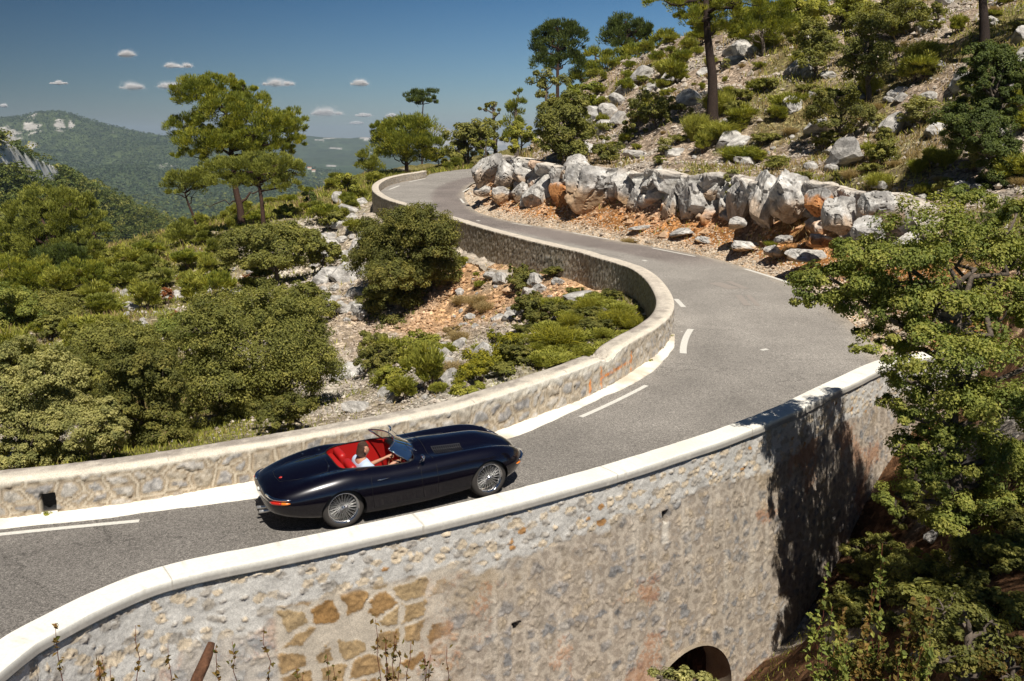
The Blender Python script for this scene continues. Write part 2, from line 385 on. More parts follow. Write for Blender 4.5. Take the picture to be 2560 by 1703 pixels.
def ground(Q):
    """terrain height and helper masks for points Q (n,2)"""
    Q = np.asarray(Q, float)
    dW, _, _ = seg_dist(Q, wallP[::2]); dPp, _, _ = seg_dist(Q, parP[::2]); dE, _, _ = seg_dist(Q, edgeP[::2]); dF, _, _ = seg_dist(Q, farP)
    ins = inside(Q, ROADPOLY)
    left = (np.minimum(dW, dF) < np.minimum(dPp, dE))
    left = left & ~((Q[:, 0] > 3) & (Q[:, 1] < 15))
    zL = rbf_eval(mL, Q); zR = rbf_eval(mR, Q)
    n1 = fbm(np.c_[Q / 3.1, 0 * Q[:, :1]], 4, 3); n2_ = fbm(np.c_[Q / 0.9, 0 * Q[:, :1]], 3, 11)
    rr = np.hypot(Q[:, 0], Q[:, 1])
    dmin = np.minimum(np.minimum(dW, dPp), np.minimum(dE, dF))
    amp = sstep(0.3, 5.0, dmin)
    rough = n1 * 0.42 * amp * np.clip(rr / 40, 0.4, 1.6) + n2_ * 0.13 * (0.3 + 0.7 * amp)
    z = np.where(left, zL, zR) + rough
    z = np.where(ins, road_z(Q[:, 1]) - 0.12, z)
    # no ground may stand above the road beside it
    near_edge = (~ins) & (~left) & (dE < 0.5) & (dE <= dPp)
    z = np.where(near_edge, np.minimum(z, road_z(Q[:, 1]) - 0.1 + 0.35 * np.maximum(dE - 0.1, 0)), z)
    z = np.where((~ins) & left & (dW < 0.7) & (dW < dF), np.minimum(z, road_z(Q[:, 1]) - 0.02 - 0.1), z)
    z = np.where((~ins) & left & (dF < 1.0) & (dF < dW), road_z(Q[:, 1]) - 0.02, z)
    z = np.where((~ins) & (~left) & (dPp < 0.75) & (dPp < dE) , np.minimum(z, road_z(Q[:, 1]) - 1.0), z)
    return z, left, ins, dW, dE, dPp, n1, n2_
# polar grid round the camera
AZ = np.linspace(rad(-41), rad(41), 640); RR = np.geomspace(2.5, 330.0, 700)
AA, R2 = np.meshgrid(AZ, RR)
GQ = np.stack([np.sin(AA) * R2, np.cos(AA) * R2], -1).reshape(-1, 2)
GZ, gleft, gins, gdW, gdE, gdP, gn1, gn2 = ground(GQ)
GZG = GZ.reshape(AA.shape)
def hit(px, py, rmin=4.0, left=None):
    """first terrain point seen through a photo pixel"""
    r = ray(float(px), float(py)); az = math.atan2(r[0], r[1]); k = (az - AZ[0]) / (AZ[1] - AZ[0]); k = min(max(k, 0), len(AZ) - 1.001)
    i = int(k); f = k - i; col = GZG[:, i] * (1 - f) + GZG[:, i + 1] * f
    slope = r[2] / math.hypot(r[0], r[1]); zr = CAMZ + slope * RR
    b = (zr < col) & (RR > rmin)
    if not b.any():
        return None
    j = int(np.argmax(b)); 
    a0 = zr[j-1] - col[j-1]; a1 = zr[j] - col[j]; t = a0 / (a0 - a1 + 1e-9) if a0 > 0 else 1.0
    R = RR[j-1] + t * (RR[j] - RR[j-1]); return np.array([math.sin(az) * R, math.cos(az) * R, CAMZ + slope * R])
def gz(x, y):
    az = math.atan2(x, y); R = math.hypot(x, y); k = (az - AZ[0]) / (AZ[1] - AZ[0]); i = int(min(max(k, 0), len(AZ) - 2)); f = min(max(k - i, 0), 1)
    c = GZG[:, i] * (1 - f) + GZG[:, i + 1] * f; return float(np.interp(R, RR, c))
# ground colour zones: pebbly pale soil, orange earth, dry grass, pale rock
gp3 = np.c_[GQ / 1.7, np.zeros(len(GQ))]
na = fbm(gp3, 5, 31); nb_ = fbm(gp3 * 3.1, 4, 47); nc_ = fbm(gp3 * 0.35, 4, 59)
soil = np.array([0.40, 0.31, 0.235]); ochre = np.array([0.50, 0.235, 0.085]); grassc = np.array([0.19, 0.165, 0.055]); rockc = np.array([0.52, 0.46, 0.40]); litter = np.array([0.16, 0.085, 0.045])
gcol = np.where(gleft[:, None], mixc([0.46, 0.385, 0.30], [0.60, 0.55, 0.48], sstep(-0.1, 0.3, na + 0.3 * nb_)), mixc(soil, rockc, sstep(0.05, 0.4, na + 0.3 * nb_)))
grassw = np.where(gleft, sstep(-0.35, 0.15, nc_ + 0.35 * nb_ + np.where(np.hypot(GQ[:, 0], GQ[:, 1]) > 55, 0.5, 0.0)), sstep(-0.12, 0.3, nc_ + 0.3 * nb_) * 0.85)
bare = np.zeros(len(GQ))
for px, py, r_ in ((1100, 640, 5.0), (1080, 740, 4.0), (1000, 800, 5.0), (1150, 760, 3.0), (1290, 640, 3.6), (930, 900, 3.5), (790, 640, 7.0), (760, 760, 5.0), (820, 540, 8.0)):
    h_ = hit(px * d2, py * d2)
    if h_ is not None: bare = np.maximum(bare, np.where(gleft, np.clip(1.6 * np.exp(-((GQ[:, 0] - h_[0]) ** 2 + (GQ[:, 1] - h_[1]) ** 2) / r_ ** 2), 0, 1), 0))
grassw = grassw * (1 - 0.92 * bare)
gcol = mixc(gcol, grassc * (1 + 0.35 * nb_[:, None]), grassw)
och = np.where(~gleft, sstep(3.6, 1.6, gdE) * sstep(0.5, 1.2, gdE) * sstep(-0.45, 0.05, na + 0.3), 0) * (GQ[:, 1] > 18)
def blob(c, r): return np.exp(-((GQ[:, 0] - c[0]) ** 2 + (GQ[:, 1] - c[1]) ** 2) / r ** 2)
for px, py, r_ in ((1100*d2, 620*d2, 4.6), (1130*d2, 690*d2, 3.8), (1040*d2, 740*d2, 3.2), (1330*d2, 650*d2, 2.4), (1250*d2, 690*d2, 2.4)):
    h_ = hit(px, py)
    if h_ is not None: och = np.maximum(och, np.where(gleft, blob(h_, r_) * 1.15 * sstep(-0.6, 0.0, na), 0))
ochre = np.where(gleft[:, None], np.array([0.60, 0.37, 0.20]), ochre)
gcol = mixc(gcol, ochre * (1 + 0.4 * nb_[:, None]) + 0.06 * (na[:, None] > 0.2), np.clip(och, 0, 1))
shoulder = np.where(~gleft & (gdE < gdP), sstep(1.1, 0.5, gdE), 0)
gcol = mixc(gcol, np.array([0.52, 0.40, 0.29]), shoulder)
low = (~gleft) & (GQ[:, 1] < 18.5) & (gdE > 1.5)
gcol = np.where(low[:, None], mixc(litter, rockc * 0.9, sstep(0.1, 0.45, na + 0.4 * nb_)), gcol)
def ground_mat():
    m, nt, b = mat_new('stony_ground')
    at = N(nt, 'Attribute', attribute_name='Col'); tc = N(nt, 'TexCoord')
    v = N(nt, 'TexVoronoi'); v.inputs['Scale'].default_value = 7.0; nt.links.new(tc.outputs['Object'], v.inputs['Vector'])
    v2 = N(nt, 'TexVoronoi'); v2.inputs['Scale'].default_value = 2.3; nt.links.new(tc.outputs['Object'], v2.inputs['Vector'])
    n1 = noise_node(nt, 1.6, 8, 0.7); n2_ = noise_node(nt, 11, 6, 0.7)
    sep = N(nt, 'SeparateColor'); nt.links.new(v.outputs['Color'], sep.inputs[0])
    sep2 = N(nt, 'SeparateColor'); nt.links.new(v2.outputs['Color'], sep2.inputs[0])
    r1 = ramp(nt, sep.outputs[0], [(0.0, (0.42,)*3), (0.7, (1.0,)*3), (0.88, (1.8, 1.85, 1.9))])
    r2 = ramp(nt, n1.outputs[0], [(0.3, (0.62, 0.60, 0.57)), (0.7, (1.3, 1.3, 1.28))])
    r3 = ramp(nt, n2_.outputs[0], [(0.3, (0.6,)*3), (0.7, (1.35,)*3)])
    c = mixn(nt, 'MULTIPLY', 0.8, at.outputs[0], r1.outputs[0]); c = mixn(nt, 'MULTIPLY', 0.9, c, r2.outputs[0]); c = mixn(nt, 'MULTIPLY', 1.0, c, r3.outputs[0])
    nt.links.new(c, b.inputs['Base Color']); b.inputs['Roughness'].default_value = 0.95; b.inputs['Specular IOR Level'].default_value = 0.1
    ad = N(nt, 'Math', operation='ADD'); nt.links.new(sep.outputs[1], ad.inputs[0]); nt.links.new(n2_.outputs[0], ad.inputs[1])
    ad2 = N(nt, 'Math', operation='ADD'); nt.links.new(ad.outputs[0], ad2.inputs[0]); nt.links.new(n1.outputs[0], ad2.inputs[1])
    bp = N(nt, 'Bump'); bp.inputs['Strength'].default_value = 0.8; bp.inputs['Distance'].default_value = 0.12
    nt.links.new(ad2.outputs[0], bp.inputs['Height']); nt.links.new(bp.outputs[0], b.inputs['Normal'])
    return m
M_GROUND = ground_mat()
gF = gridfaces(len(RR), len(AZ), flip=True)
GV = np.c_[GQ, GZ]
tag(mesh_np('hillside_ground', GV, gF, M_GROUND, gcol), kind='structure')
# ------------------------------------------------------------------ road surface
def asphalt_mat():
    m, nt, b = mat_new('asphalt')
    n1 = noise_node(nt, 90, 5, 0.8); n2_ = noise_node(nt, 0.35, 6, 0.65); n3 = noise_node(nt, 22, 3, 0.7)
    tc = N(nt, 'TexCoord')
    v = N(nt, 'TexVoronoi'); v.inputs['Scale'].default_value = 85; nt.links.new(tc.outputs['Object'], v.inputs['Vector'])
    sp = N(nt, 'SeparateColor'); nt.links.new(v.outputs['Color'], sp.inputs[0])
    at = N(nt, 'Attribute', attribute_name='Col')
    c1 = ramp(nt, sp.outputs[0], [(0.0, (0.55, 0.54, 0.53)), (0.6, (1.0, 0.98, 0.96)), (1.0, (1.65, 1.62, 1.58))])
    c2 = ramp(nt, n2_.outputs[0], [(0.3, (0.78,)*3), (0.7, (1.17,)*3)])
    c3 = ramp(nt, n1.outputs[0], [(0.3, (0.7,)*3), (0.7, (1.3,)*3)])
    c = mixn(nt, 'MULTIPLY', 1.0, at.outputs[0], c1.outputs[0]); c = mixn(nt, 'MULTIPLY', 1.0, c, c2.outputs[0]); c = mixn(nt, 'MULTIPLY', 1.0, c, c3.outputs[0])
    c4 = ramp(nt, n3.outputs[0], [(0.3, (0.72,)*3), (0.7, (1.28,)*3)]); c = mixn(nt, 'MULTIPLY', 1.0, c, c4.outputs[0])
    # cracks
    mp = N(nt, 'Mapping'); mp.inputs['Scale'].default_value = (0.35, 0.9, 1); nt.links.new(tc.outputs['Object'], mp.inputs[0])
    dn = noise_node(nt, 1.2, 5, 0.7); mv = N(nt, 'VectorMath', operation='ADD'); nt.links.new(mp.outputs[0], mv.inputs[0]); nt.links.new(dn.outputs['Color'], mv.inputs[1])
    vc = N(nt, 'TexVoronoi', feature='DISTANCE_TO_EDGE'); vc.inputs['Scale'].default_value = 0.55; nt.links.new(mv.outputs[0], vc.inputs['Vector'])
    cr = ramp(nt, vc.outputs['Distance'], [(0.0, (0.45,)*3), (0.008, (1, 1, 1))])
    ng = noise_node(nt, 0.22, 2, 0.5); gr = ramp(nt, ng.outputs[0], [(0.48, (0,)*3), (0.56, (1,)*3)])
    c = mixn(nt, 'MULTIPLY', gr.outputs[0], c, cr.outputs[0])
    nt.links.new(c, b.inputs['Base Color']); b.inputs['Roughness'].default_value = 0.85; b.inputs['Specular IOR Level'].default_value = 0.3
    bp = N(nt, 'Bump'); bp.inputs['Strength'].default_value = 0.5; bp.inputs['Distance'].default_value = 0.01
    nt.links.new(n1.outputs[0], bp.inputs['Height']); nt.links.new(bp.outputs[0], b.inputs['Normal'])
    return m
M_ASPH = asphalt_mat()
# the road sheet: grid clipped to the outline (slightly buffered under walls)
def road_sheet():
    from mathutils.geometry import delaunay_2d_cdt
    out = np.concatenate([wallP + side_valley * wn2 * 0.2, parP[:-2] + psg * (pn2[:-2] * 0.2), edgeP, farP])
    gx, gy = np.meshgrid(np.arange(-14, 24, 0.35), np.concatenate([np.arange(4, 40, 0.35), np.arange(40, 125, 1.0)])); g = np.stack([gx.ravel(), gy.ravel()], 1)
    g = g[inside(g, out)]; dd, _, _ = seg_dist(g, np.concatenate([out, out[:1]])[::2]); g = g[dd > 0.3]
    pts = [Vector(p) for p in out] + [Vector(p) for p in g]; n = len(out)
    r = delaunay_2d_cdt(pts, [(i, (i + 1) % n) for i in range(n)], [], 1, 1e-4)
    V = np.array([v[:] for v in r[0]]); V = np.c_[V, road_z(V[:, 1])]; F = np.array([list(f) for f in r[2]])
    a, b_, c_ = V[F[:, 0]], V[F[:, 1]], V[F[:, 2]]; up = np.cross(b_ - a, c_ - a)[:, 2]; F[up < 0] = F[up < 0][:, ::-1]
    dE, _, _ = seg_dist(V[:, :2], edgeP[::2]); dW, _, _ = seg_dist(V[:, :2], wallP[::2])
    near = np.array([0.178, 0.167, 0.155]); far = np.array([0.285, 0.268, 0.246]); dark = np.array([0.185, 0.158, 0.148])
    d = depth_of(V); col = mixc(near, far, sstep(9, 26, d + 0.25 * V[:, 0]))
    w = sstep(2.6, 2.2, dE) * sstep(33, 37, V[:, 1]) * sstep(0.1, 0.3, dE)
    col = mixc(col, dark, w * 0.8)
    trk = sum(np.exp(-((dW - q) / 0.28) ** 2) for q in (1.15, 2.55)) * sstep(30, 24, V[:, 1]); col = col * (1 - 0.07 * trk)[:, None]
    col = col * (1 + 0.10 * fbm(V / 3.0, 4, 5))[:, None]; dP_, _, _ = seg_dist(V[:, :2], parP[::2]); col = mixc(col, [0.42, 0.36, 0.28], sstep(0.5, 0.0, np.minimum(dE, dP_ + 0.15)) * 0.5)
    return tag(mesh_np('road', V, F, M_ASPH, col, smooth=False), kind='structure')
road_sheet()
M_PAINT = attr_mat('road_paint', 0.75, 0.18, 30, 0.3, 0.004, 60)
M_CONC = attr_mat('pale_concrete', 0.85, 0.10, 30, 0.35, 0.006, 45, 0.2, var2=0.05, nscale2=1.4)
# white washed gutter strip along the foot of the inner wall
STR = [(1686,838),(1688,850),(1681,875),(1643,919),(1589,957),(1480,1006),(1399,1046),(1331,1076),(1268,1097),(1100,1140),(870,1197),(640,1245),(408,1277),(272,1295),(0,1323),(-330,1350)]
SPp = on_road(*np.array(STR, float).T)[:, :2]; stP, stS = resample(SPp, n=420)
def strip_mesh():
    # nearest wall point for each strip point
    idx = [int(np.argmin(((wallP - q) ** 2).sum(1))) for q in stP]
    inn = wallP[idx] + side_valley * wn2[idx] * 0.05
    e = fbm(np.c_[stS * 2.2, 0 * stS], 3, 77) * 0.035
    dirv = stP - inn; L = np.linalg.norm(dirv, axis=1)[:, None]; outp = inn + dirv / L * (L + e[:, None])
    rows = []
    for t, h in ((0, 0.05), (0.5, 0.042), (0.9, 0.034), (0.985, 0.026), (1.0, -0.02)):
        p = inn * (1 - t) + outp * t; rows.append(np.c_[p, road_z(p[:, 1]) + h + 0.004 * fbm(np.c_[p * 3, 0 * p[:, :1]], 2, 4)])
    V = np.stack(rows, 1).reshape(-1, 3); n = fbm(V / 0.8, 4, 8)
    col = mixc([0.80, 0.765, 0.68], [0.56, 0.49, 0.39], sstep(0.1, 0.5, n + 0.25 * (V[:, 1] > 17)))
    return tag(mesh_np('gutter_kerb', V, gridfaces(len(stP), 5), M_CONC, col), kind='structure')
strip_mesh()
def paint(quad_px, name='road_marking', col=(0.62, 0.60, 0.54)):
    P = on_road(*np.array(quad_px, float).T); n = len(P); P[:, 2] += 0.005
    return P
def dash(a, b, w, curve=0.0):
    """painted dash from pixel a to pixel b on the road, w metres wide"""
    A = on_road(*np.array([a], float).T)[0]; B = on_road(*np.array([b], float).T)[0]
    t = np.linspace(0, 1, 9); d = (B - A)[:2]; L = np.linalg.norm(d); n = np.array([d[1], -d[0]]) / L
    c = A[:2] + t[:, None] * d + (curve * 4 * t * (1 - t))[:, None] * n
    V = np.concatenate([c + n * w / 2, c - n * w / 2]); V = np.c_[V, road_z(V[:, 1]) + 0.005]
    k = np.arange(8); Q = np.stack([k, k + 1, k + 10, k + 9], 1)
    return V, Q
marks = MB()
for a, b, w, cv in [((-120,1350),(348,1303),0.10,-0.02),((1452,1043),(1616,964),0.11,0.03),((1708,884),(1727,823),0.17,-0.06),((1709,768),(1690,748),0.16,0.0),
                    ((973,474),(998,464.5),0.18,0),((1022,455),(1063,446.5),0.18,0),((1157,480),(1174,470),0.15,0),((1151,497),(1160,508),0.15,0),
                    ((1432,582.5),(1523,598.5),0.12,0),((1631,620.5),(1738,641.5),0.13,0),((1862,672.5),(1975,708),0.17,-0.03),((1280,558),(1330,566),0.10,0),
                    ((1903,876),(1919,873),0.12,0),((1608,651),(1616,653),0.16,0),((1192,551),(1200,553),0.14,0),((1702,830),(1707,830),0.05,0)]:
    marks.add(*dash(a, b, w, cv))
mo = marks.build('road_marking', M_PAINT, None, False, col=(0.62, 0.60, 0.55)); tag(mo, kind='structure')
mo.data.update()
def stain(pts, col, name):
    """pale scuffs of paint on the asphalt, thin sheets"""
    mb = MB()
    for a, b, w in pts: mb.add(*dash(a, b, w))
    o = mb.build(name, M_PAINT, None, False, col=col); tag(o, kind='structure'); return o
stain([((1785,707),(1835,722),0.5),((1822,704),(1865,722),0.25),((1846,738),(1868,764),0.22),((1870,738),(1895,765),0.16)], (0.30, 0.265, 0.235), 'road_scuffs')
# ------------------------------------------------------------------ masonry walls
def res_at(q):    # grid step so that one cell is about one rendered pixel
    d = max(6.0, q[1] * CP + CAMZ * SP * 0 + 0.0); return float(np.clip(d * 0.0016, 0.018, 0.14))
STONEPAL = np.array([[0.36,0.345,0.33],[0.43,0.40,0.36],[0.30,0.285,0.275],[0.48,0.44,0.385],[0.40,0.345,0.27]])
def rough_stone(u, h, seed, size, aspect=1.25):
    """pointed rubble: stones with raised ribbon joints. returns displacement and colour"""
    wu = u + 0.12 * fbm(np.stack([u * 1.6, h * 1.6], -1), 3, seed + 1); wh = h + 0.12 * fbm(np.stack([u * 1.6 + 9, h * 1.6], -1), 3, seed + 2)
    e, id1, id2, _ = cells(wu / (size * aspect), wh / size, seed); e = e * size
    n = fbm(np.stack([u * 9, h * 9], -1), 4, seed + 5); nf = fbm(np.stack([u * 28, h * 28], -1), 3, seed + 6)
    body = sstep(0.040, 0.062, e + 0.035 * n + 0.012 * (id2 - 0.5)); rib = sstep(0.018, 0.008, e)
    disp = body * (0.012 + 0.018 * id1 + 0.030 * n + 0.016 * nf) + rib * 0.018 + 0.003 * n
    pal = STONEPAL[(id2 * 4.99).astype(int)]
    c = mixc([0.40, 0.325, 0.235], pal * 0.92 * (1 + 0.5 * n + 0.35 * nf)[..., None], body)
    c = mixc(c, [0.60, 0.53, 0.42], rib * 0.7); c = mixc(c, [0.24, 0.19, 0.135], sstep(0.034, 0.024, e) * sstep(0.014, 0.020, e) * 0.8)
    c = mixc(c, [0.55, 0.50, 0.43], sstep(0.15, 0.5, nf) * body * 0.5)
    return disp, c
def solid_wall(name, path, s, heights_front, width, face_fn, top_fn, side, mat, back_drop, back_fn=None, bot=-0.1, parent=None):
    """path = road-side edge; side = sign towards the far side; height(s) above the road plane; the back face goes down by back_drop(s)"""
    n2 = normals2(path); n = len(path); H = heights_front
    rows = []; cols = []
    zr = road_z(path[:, 1])
    stepv = np.median(np.diff(s)); nf = max(8, int(0.75 / max(0.02, stepv * 0.9)))
    # road-side face
    t = np.linspace(0, 1, nf)
    hh = bot + (H[:, None] - 0.035 - bot) * t[None]; uu = np.repeat(s[:, None], nf, 1)
    dsp, col = face_fn(uu, hh, H[:, None] - hh)
    P = path[:, None, :] - side * n2[:, None, :] * dsp[..., None]
    rows.append(np.concatenate([P, (zr[:, None] + hh)[..., None]], 2)); cols.append(col)
    nt = max(6, int(width / max(0.025, stepv)) + 2)
    w = np.linspace(0, width, nt); uu = np.repeat(s[:, None], nt, 1); ww = np.repeat(w[None], n, 0)
    dz, col = top_fn(uu, ww)
    rnd = 0.03 * (np.abs(2 * ww / width - 1) ** 8)
    P = path[:, None, :] + side * n2[:, None, :] * ww[..., None]
    rows.append(np.concatenate([P, (zr[:, None] + H[:, None] + dz - rnd)[..., None]], 2)); cols.append(col)
    if back_drop is not None:
        nb = nf if back_fn is None else max(8, int(1.2 / max(0.03, stepv)))
        t = np.linspace(0, 1, nb); bd = back_drop(s)
        hh = H[:, None] - 0.04 - (H[:, None] + bd[:, None]) * t[None]; uu = np.repeat(s[:, None], nb, 1)
        dsp, col = (back_fn or face_fn)(uu, hh, H[:, None] - hh)
        P = path[:, None, :] + side * n2[:, None, :] * (width + dsp)[..., None]
        rows.append(np.concatenate([P, (zr[:, None] + hh)[..., None]], 2)); cols.append(col)
    V = np.concatenate(rows, 1); cl = np.concatenate(cols, 1); nc = V.shape[1]
    V = V.reshape(-1, 3); F = gridfaces(n, nc, flip=(side > 0))
    # end caps
    caps = []
    for r in (0, n - 1):
        o = r * nc; m = nc // 2
        for k in range(m - 1): caps.append([o + k, o + k + 1, o + nc - 2 - k, o + nc - 1 - k])
    return mesh_np(name, V, np.concatenate([F, np.array(caps)]), mat, cl.reshape(-1, 3), parent)
wp, ws = resample(WP, step=lambda q: res_at(q))
dpt = depth_of(np.c_[wp, road_z(wp[:, 1])])
# arc positions of the damaged step in the wall and of the paint marks
def arc_of(px, py, h): 
    q = on_road(float(px), float(py), h)[:2]; return float(ws[np.argmin(((wp - q) ** 2).sum(1))])
s_brk = arc_of(1520, 960, 0.0); 
_sw = np.array([ws[int(np.argmin(((wp - q) ** 2).sum(1)))] for q in WP])
H = np.interp(ws, _sw, WHT) + 0.05 * sstep(s_brk + 0.05, s_brk - 0.45, ws) * sstep(s_brk - 7, s_brk - 3, ws) + 0.012 * fbm(np.c_[ws * 0.9, 0 * ws], 3, 2)
H = H - 0.07 * np.exp(-((ws - s_brk - 0.25) / 0.25) ** 2) * (1 + fbm(np.c_[ws * 9, 0 * ws], 2, 3))
s_g = [arc_of(1469, 993, 0.0), arc_of(1494, 978, 0.0), arc_of(1572, 936, 0.0)]
s_drain = arc_of(126, 1286, 0.0)
def front_face(u, h, below):
    d, c = rough_stone(u, h, 101, 0.27, 1.3)
    n = fbm(np.stack([u * 5, h * 5], -1), 3, 61)
    # mortar lip under the coping, washed white in places
    lip = sstep(0.10 + 0.05 * n, 0.07 + 0.05 * n, below); d = np.where(lip > 0, d * (1 - lip) + 0.020 * lip, d); c = mixc(c, [0.66, 0.60, 0.50], lip * 0.85)
    bright = sstep(s_brk + 7.5, s_brk + 0.5, u) * sstep(s_brk - 1.0, s_brk, u); c = mixc(c, [0.74, 0.70, 0.61], bright * sstep(0.26, 0.12, below + 0.08 * n) * 0.9)
    c = mixc(c, [0.62, 0.58, 0.51], sstep(s_brk + 4, s_brk - 2, u) * 0.2)
    # sprayed orange survey lines
    wig = 0.03 * fbm(np.stack([h * 6, 0 * h], -1), 2, 9); hn = fbm(np.stack([u * 30, h * 30], -1), 3, 13)
    org = np.zeros_like(u)
    for sg, h0, h1 in ((s_g[0], 0, 0.42), (s_g[1], 0.02, 0.55), (s_g[2], 0.02, 0.58)):
        org = np.maximum(org, sstep(0.05, 0.022, np.abs(u - sg - wig)) * (h > h0) * (h < h1))
    tt = np.clip((u - s_g[2]) / (s_g[1] - s_g[2] + 1e-6), 0, 1)
    org = np.maximum(org, sstep(0.05, 0.02, np.abs(h - (0.36 - 0.02 * tt) - wig)) * ((u - s_g[2]) * (u - s_g[1]) < 0))
    c = mixc(c, [0.75, 0.24, 0.03], org * sstep(-0.35, 0.15, hn) * 0.85)
    stainl = sstep(0.12, 0.0, h) * 0.35; c = mixc(c, [0.50, 0.38, 0.26], stainl)
    # square drain hole
    hole = (np.abs(u - s_drain) < 0.095) & (h < 0.33) & (h > 0.02)
    d = np.where(hole, -0.16, d); c = np.where(hole[..., None], np.array([0.03, 0.03, 0.03]), c)
    return d, c
def coping(u, w):
    n = fbm(np.stack([u * 2.2, w * 5], -1), 4, 71); nf = fbm(np.stack([u * 14, w * 22], -1), 3, 72)
    c = mixc([0.50, 0.45, 0.38], [0.33, 0.29, 0.25], sstep(-0.2, 0.4, n + 0.5 * nf)); 
    edge = sstep(0.20, 0.05, w + 0.09 * n); c = mixc(c, [0.69, 0.62, 0.51], edge * 0.8)
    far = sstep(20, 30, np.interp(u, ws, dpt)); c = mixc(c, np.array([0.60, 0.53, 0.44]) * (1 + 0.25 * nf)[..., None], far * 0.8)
    br = np.exp(-((u - s_brk - 0.2) / 0.35) ** 2)
    crk = sstep(0.012, 0.004, np.abs(u / 2.6 - np.round(u / 2.6)) * 2.6 + 0.01 * n); c = mixc(c, [0.2, 0.17, 0.14], crk * 0.6)
    return 0.008 * n + 0.006 * nf - br * 0.05 * (1 + 2 * nf), c
def back_face(u, h, below):
    d, c = rough_stone(u, h, 202, 0.17, 0.9); c = c * 0.98
    lip = sstep(0.10, 0.07, below); d = d * (1 - lip) + 0.03 * lip; c = mixc(c, [0.40, 0.35, 0.29], lip)
    return d, c
def bdrop(s):
    dp = np.interp(s, ws, dpt); return np.interp(dp, [10, 16, 22, 30, 38, 50, 60, 80], [1.5, 1.3, 1.4, 1.2, 1.4, 1.8, 1.8, 1.3])
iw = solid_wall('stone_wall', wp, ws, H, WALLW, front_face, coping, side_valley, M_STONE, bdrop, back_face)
tag(iw, 'long low rubble stone wall with raised pale joints curving along the valley side of the road', 'wall')
# concrete footing ledge below the far stretch of that wall
def ledge():
    m = (dpt > 36) & (dpt < 64); P = wp[m]; n2 = normals2(wp)[m]; s = ws[m]
    off = [0.42, 0.5, 0.75, 1.0, 1.15, 1.05, 0.85]; dz = [-0.75, -0.80, -0.86, -0.90, -1.05, -1.6, -2.4]; R = []
    e = fbm(np.c_[s * 0.6, 0 * s], 4, 5)
    for o, z in zip(off, dz):
        q = P + side_valley * n2 * (o + (0.5 * e[:, None] if o > 0.6 else 0)); R.append(np.c_[q, road_z(P[:, 1]) + z + 0.22 * fbm(np.c_[s * 1.6, 0 * s + o * 1.5], 4, 8) - 0.6 * sstep(3.0, 0.0, np.minimum(s - s[0], s[-1] - s))])
    V = np.stack(R, 1).reshape(-1, 3); n = fbm(V * 1.6, 4, 9)
    col = mixc([0.52, 0.45, 0.37], [0.28, 0.24, 0.19], sstep(-0.2, 0.3, n))
    tag(mesh_np('footing_ledge', V, gridfaces(len(P), 7, flip=side_valley > 0), M_ROCK, col, smooth=False), 'rough pale concrete footing ledge below the far stretch of the curving stone wall', 'ledge')
ledge()
# ---------------------------------------------------------------- near parapet with its high retaining face
pp, ps = resample(PP, step=lambda q: float(np.clip(np.hypot(q[0], q[1]) * 0.0014, 0.016, 0.05)))
pm = (pp[:, 0] > -6.2); 
pnn = normals2(pp)
PW = 0.365; PH = 0.60
outer = pp + psg * pnn * PW
s_cor = float(ps[np.argmin(((pp - on_road(1950., 1012., 0.6)[:2]) ** 2).sum(1))])
s_end = float(ps[np.argmin(((pp - on_road(2215., 895., 0.6)[:2]) ** 2).sum(1))])
def par_cop():
    n = len(pp); rows = []; cols = []
    prof = [(-0.0, 0.0), (0.0, PH - 0.02), (0.004, PH - 0.008), (0.016, PH - 0.001), (0.03, PH + 0.001), (0.25, PH + 0.003), (PW + 0.02, PH + 0.001), (PW + 0.036, PH - 0.002), (PW + 0.044, PH - 0.012), (PW + 0.046, PH - 0.026), (PW + 0.048, PH - 0.08), (PW + 0.05, PH - 0.125), (PW + 0.045, PH - 0.137), (PW + 0.03, PH - 0.143), (PW - 0.05, PH - 0.144)]
    e1 = 0.012 * fbm(np.c_[ps * 1.4, 0 * ps], 3, 21)
    for k, (o, z) in enumerate(prof):
        oo = o + (e1 if 7 <= k <= 13 else 0.5 * e1)
        q = pp + psg * pnn * np.asarray(oo)[..., None] if np.ndim(oo) else pp + psg * pnn * oo
        rows.append(np.c_[q, road_z(pp[:, 1]) + z + 0.003 * fbm(np.c_[ps * 5, 0 * ps + k], 2, 33)])
    V = np.stack(rows, 1); nz = fbm(V * np.array([1.1, 1.1, 1.1]), 4, 19); nf = fbm(V * 9, 3, 29)
    col = np.broadcast_to(np.array([0.80, 0.775, 0.70]), V.shape).copy() * (1 + 0.05 * nz + 0.04 * nf)[..., None]
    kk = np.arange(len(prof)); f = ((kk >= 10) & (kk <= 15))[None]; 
    col = np.where(f[..., None], np.array([0.34, 0.32, 0.29]) * (1 + 0.14 * nz + 0.10 * nf)[..., None], col)  # fascia coloured darker than the top, shade of the upright side painted in
    jt = np.abs(ps / 3.1 - np.round(ps / 3.1))[:, None] * 3.1; col = mixc(col, [0.30, 0.27, 0.23], sstep(0.012, 0.005, jt + 0.004 * nf) * 0.7); blot = sstep(0.15, 0.45, nz + 0.4 * nf); col = mixc(col, [0.62, 0.58, 0.50], blot * 0.35)
    sp = sstep(0.42, 0.6, nf); col = mixc(col, [0.5, 0.46, 0.4], sp * 0.5)
    return mesh_np('coping', V.reshape(-1, 3), gridfaces(n, len(prof), flip=psg > 0), M_CONC, col.reshape(-1, 3), smooth=False)
ARCH_S = float(ps[np.argmin(np.abs(outer[:, 0] - at_depth(1712., 1660., 12.6)[0]))])
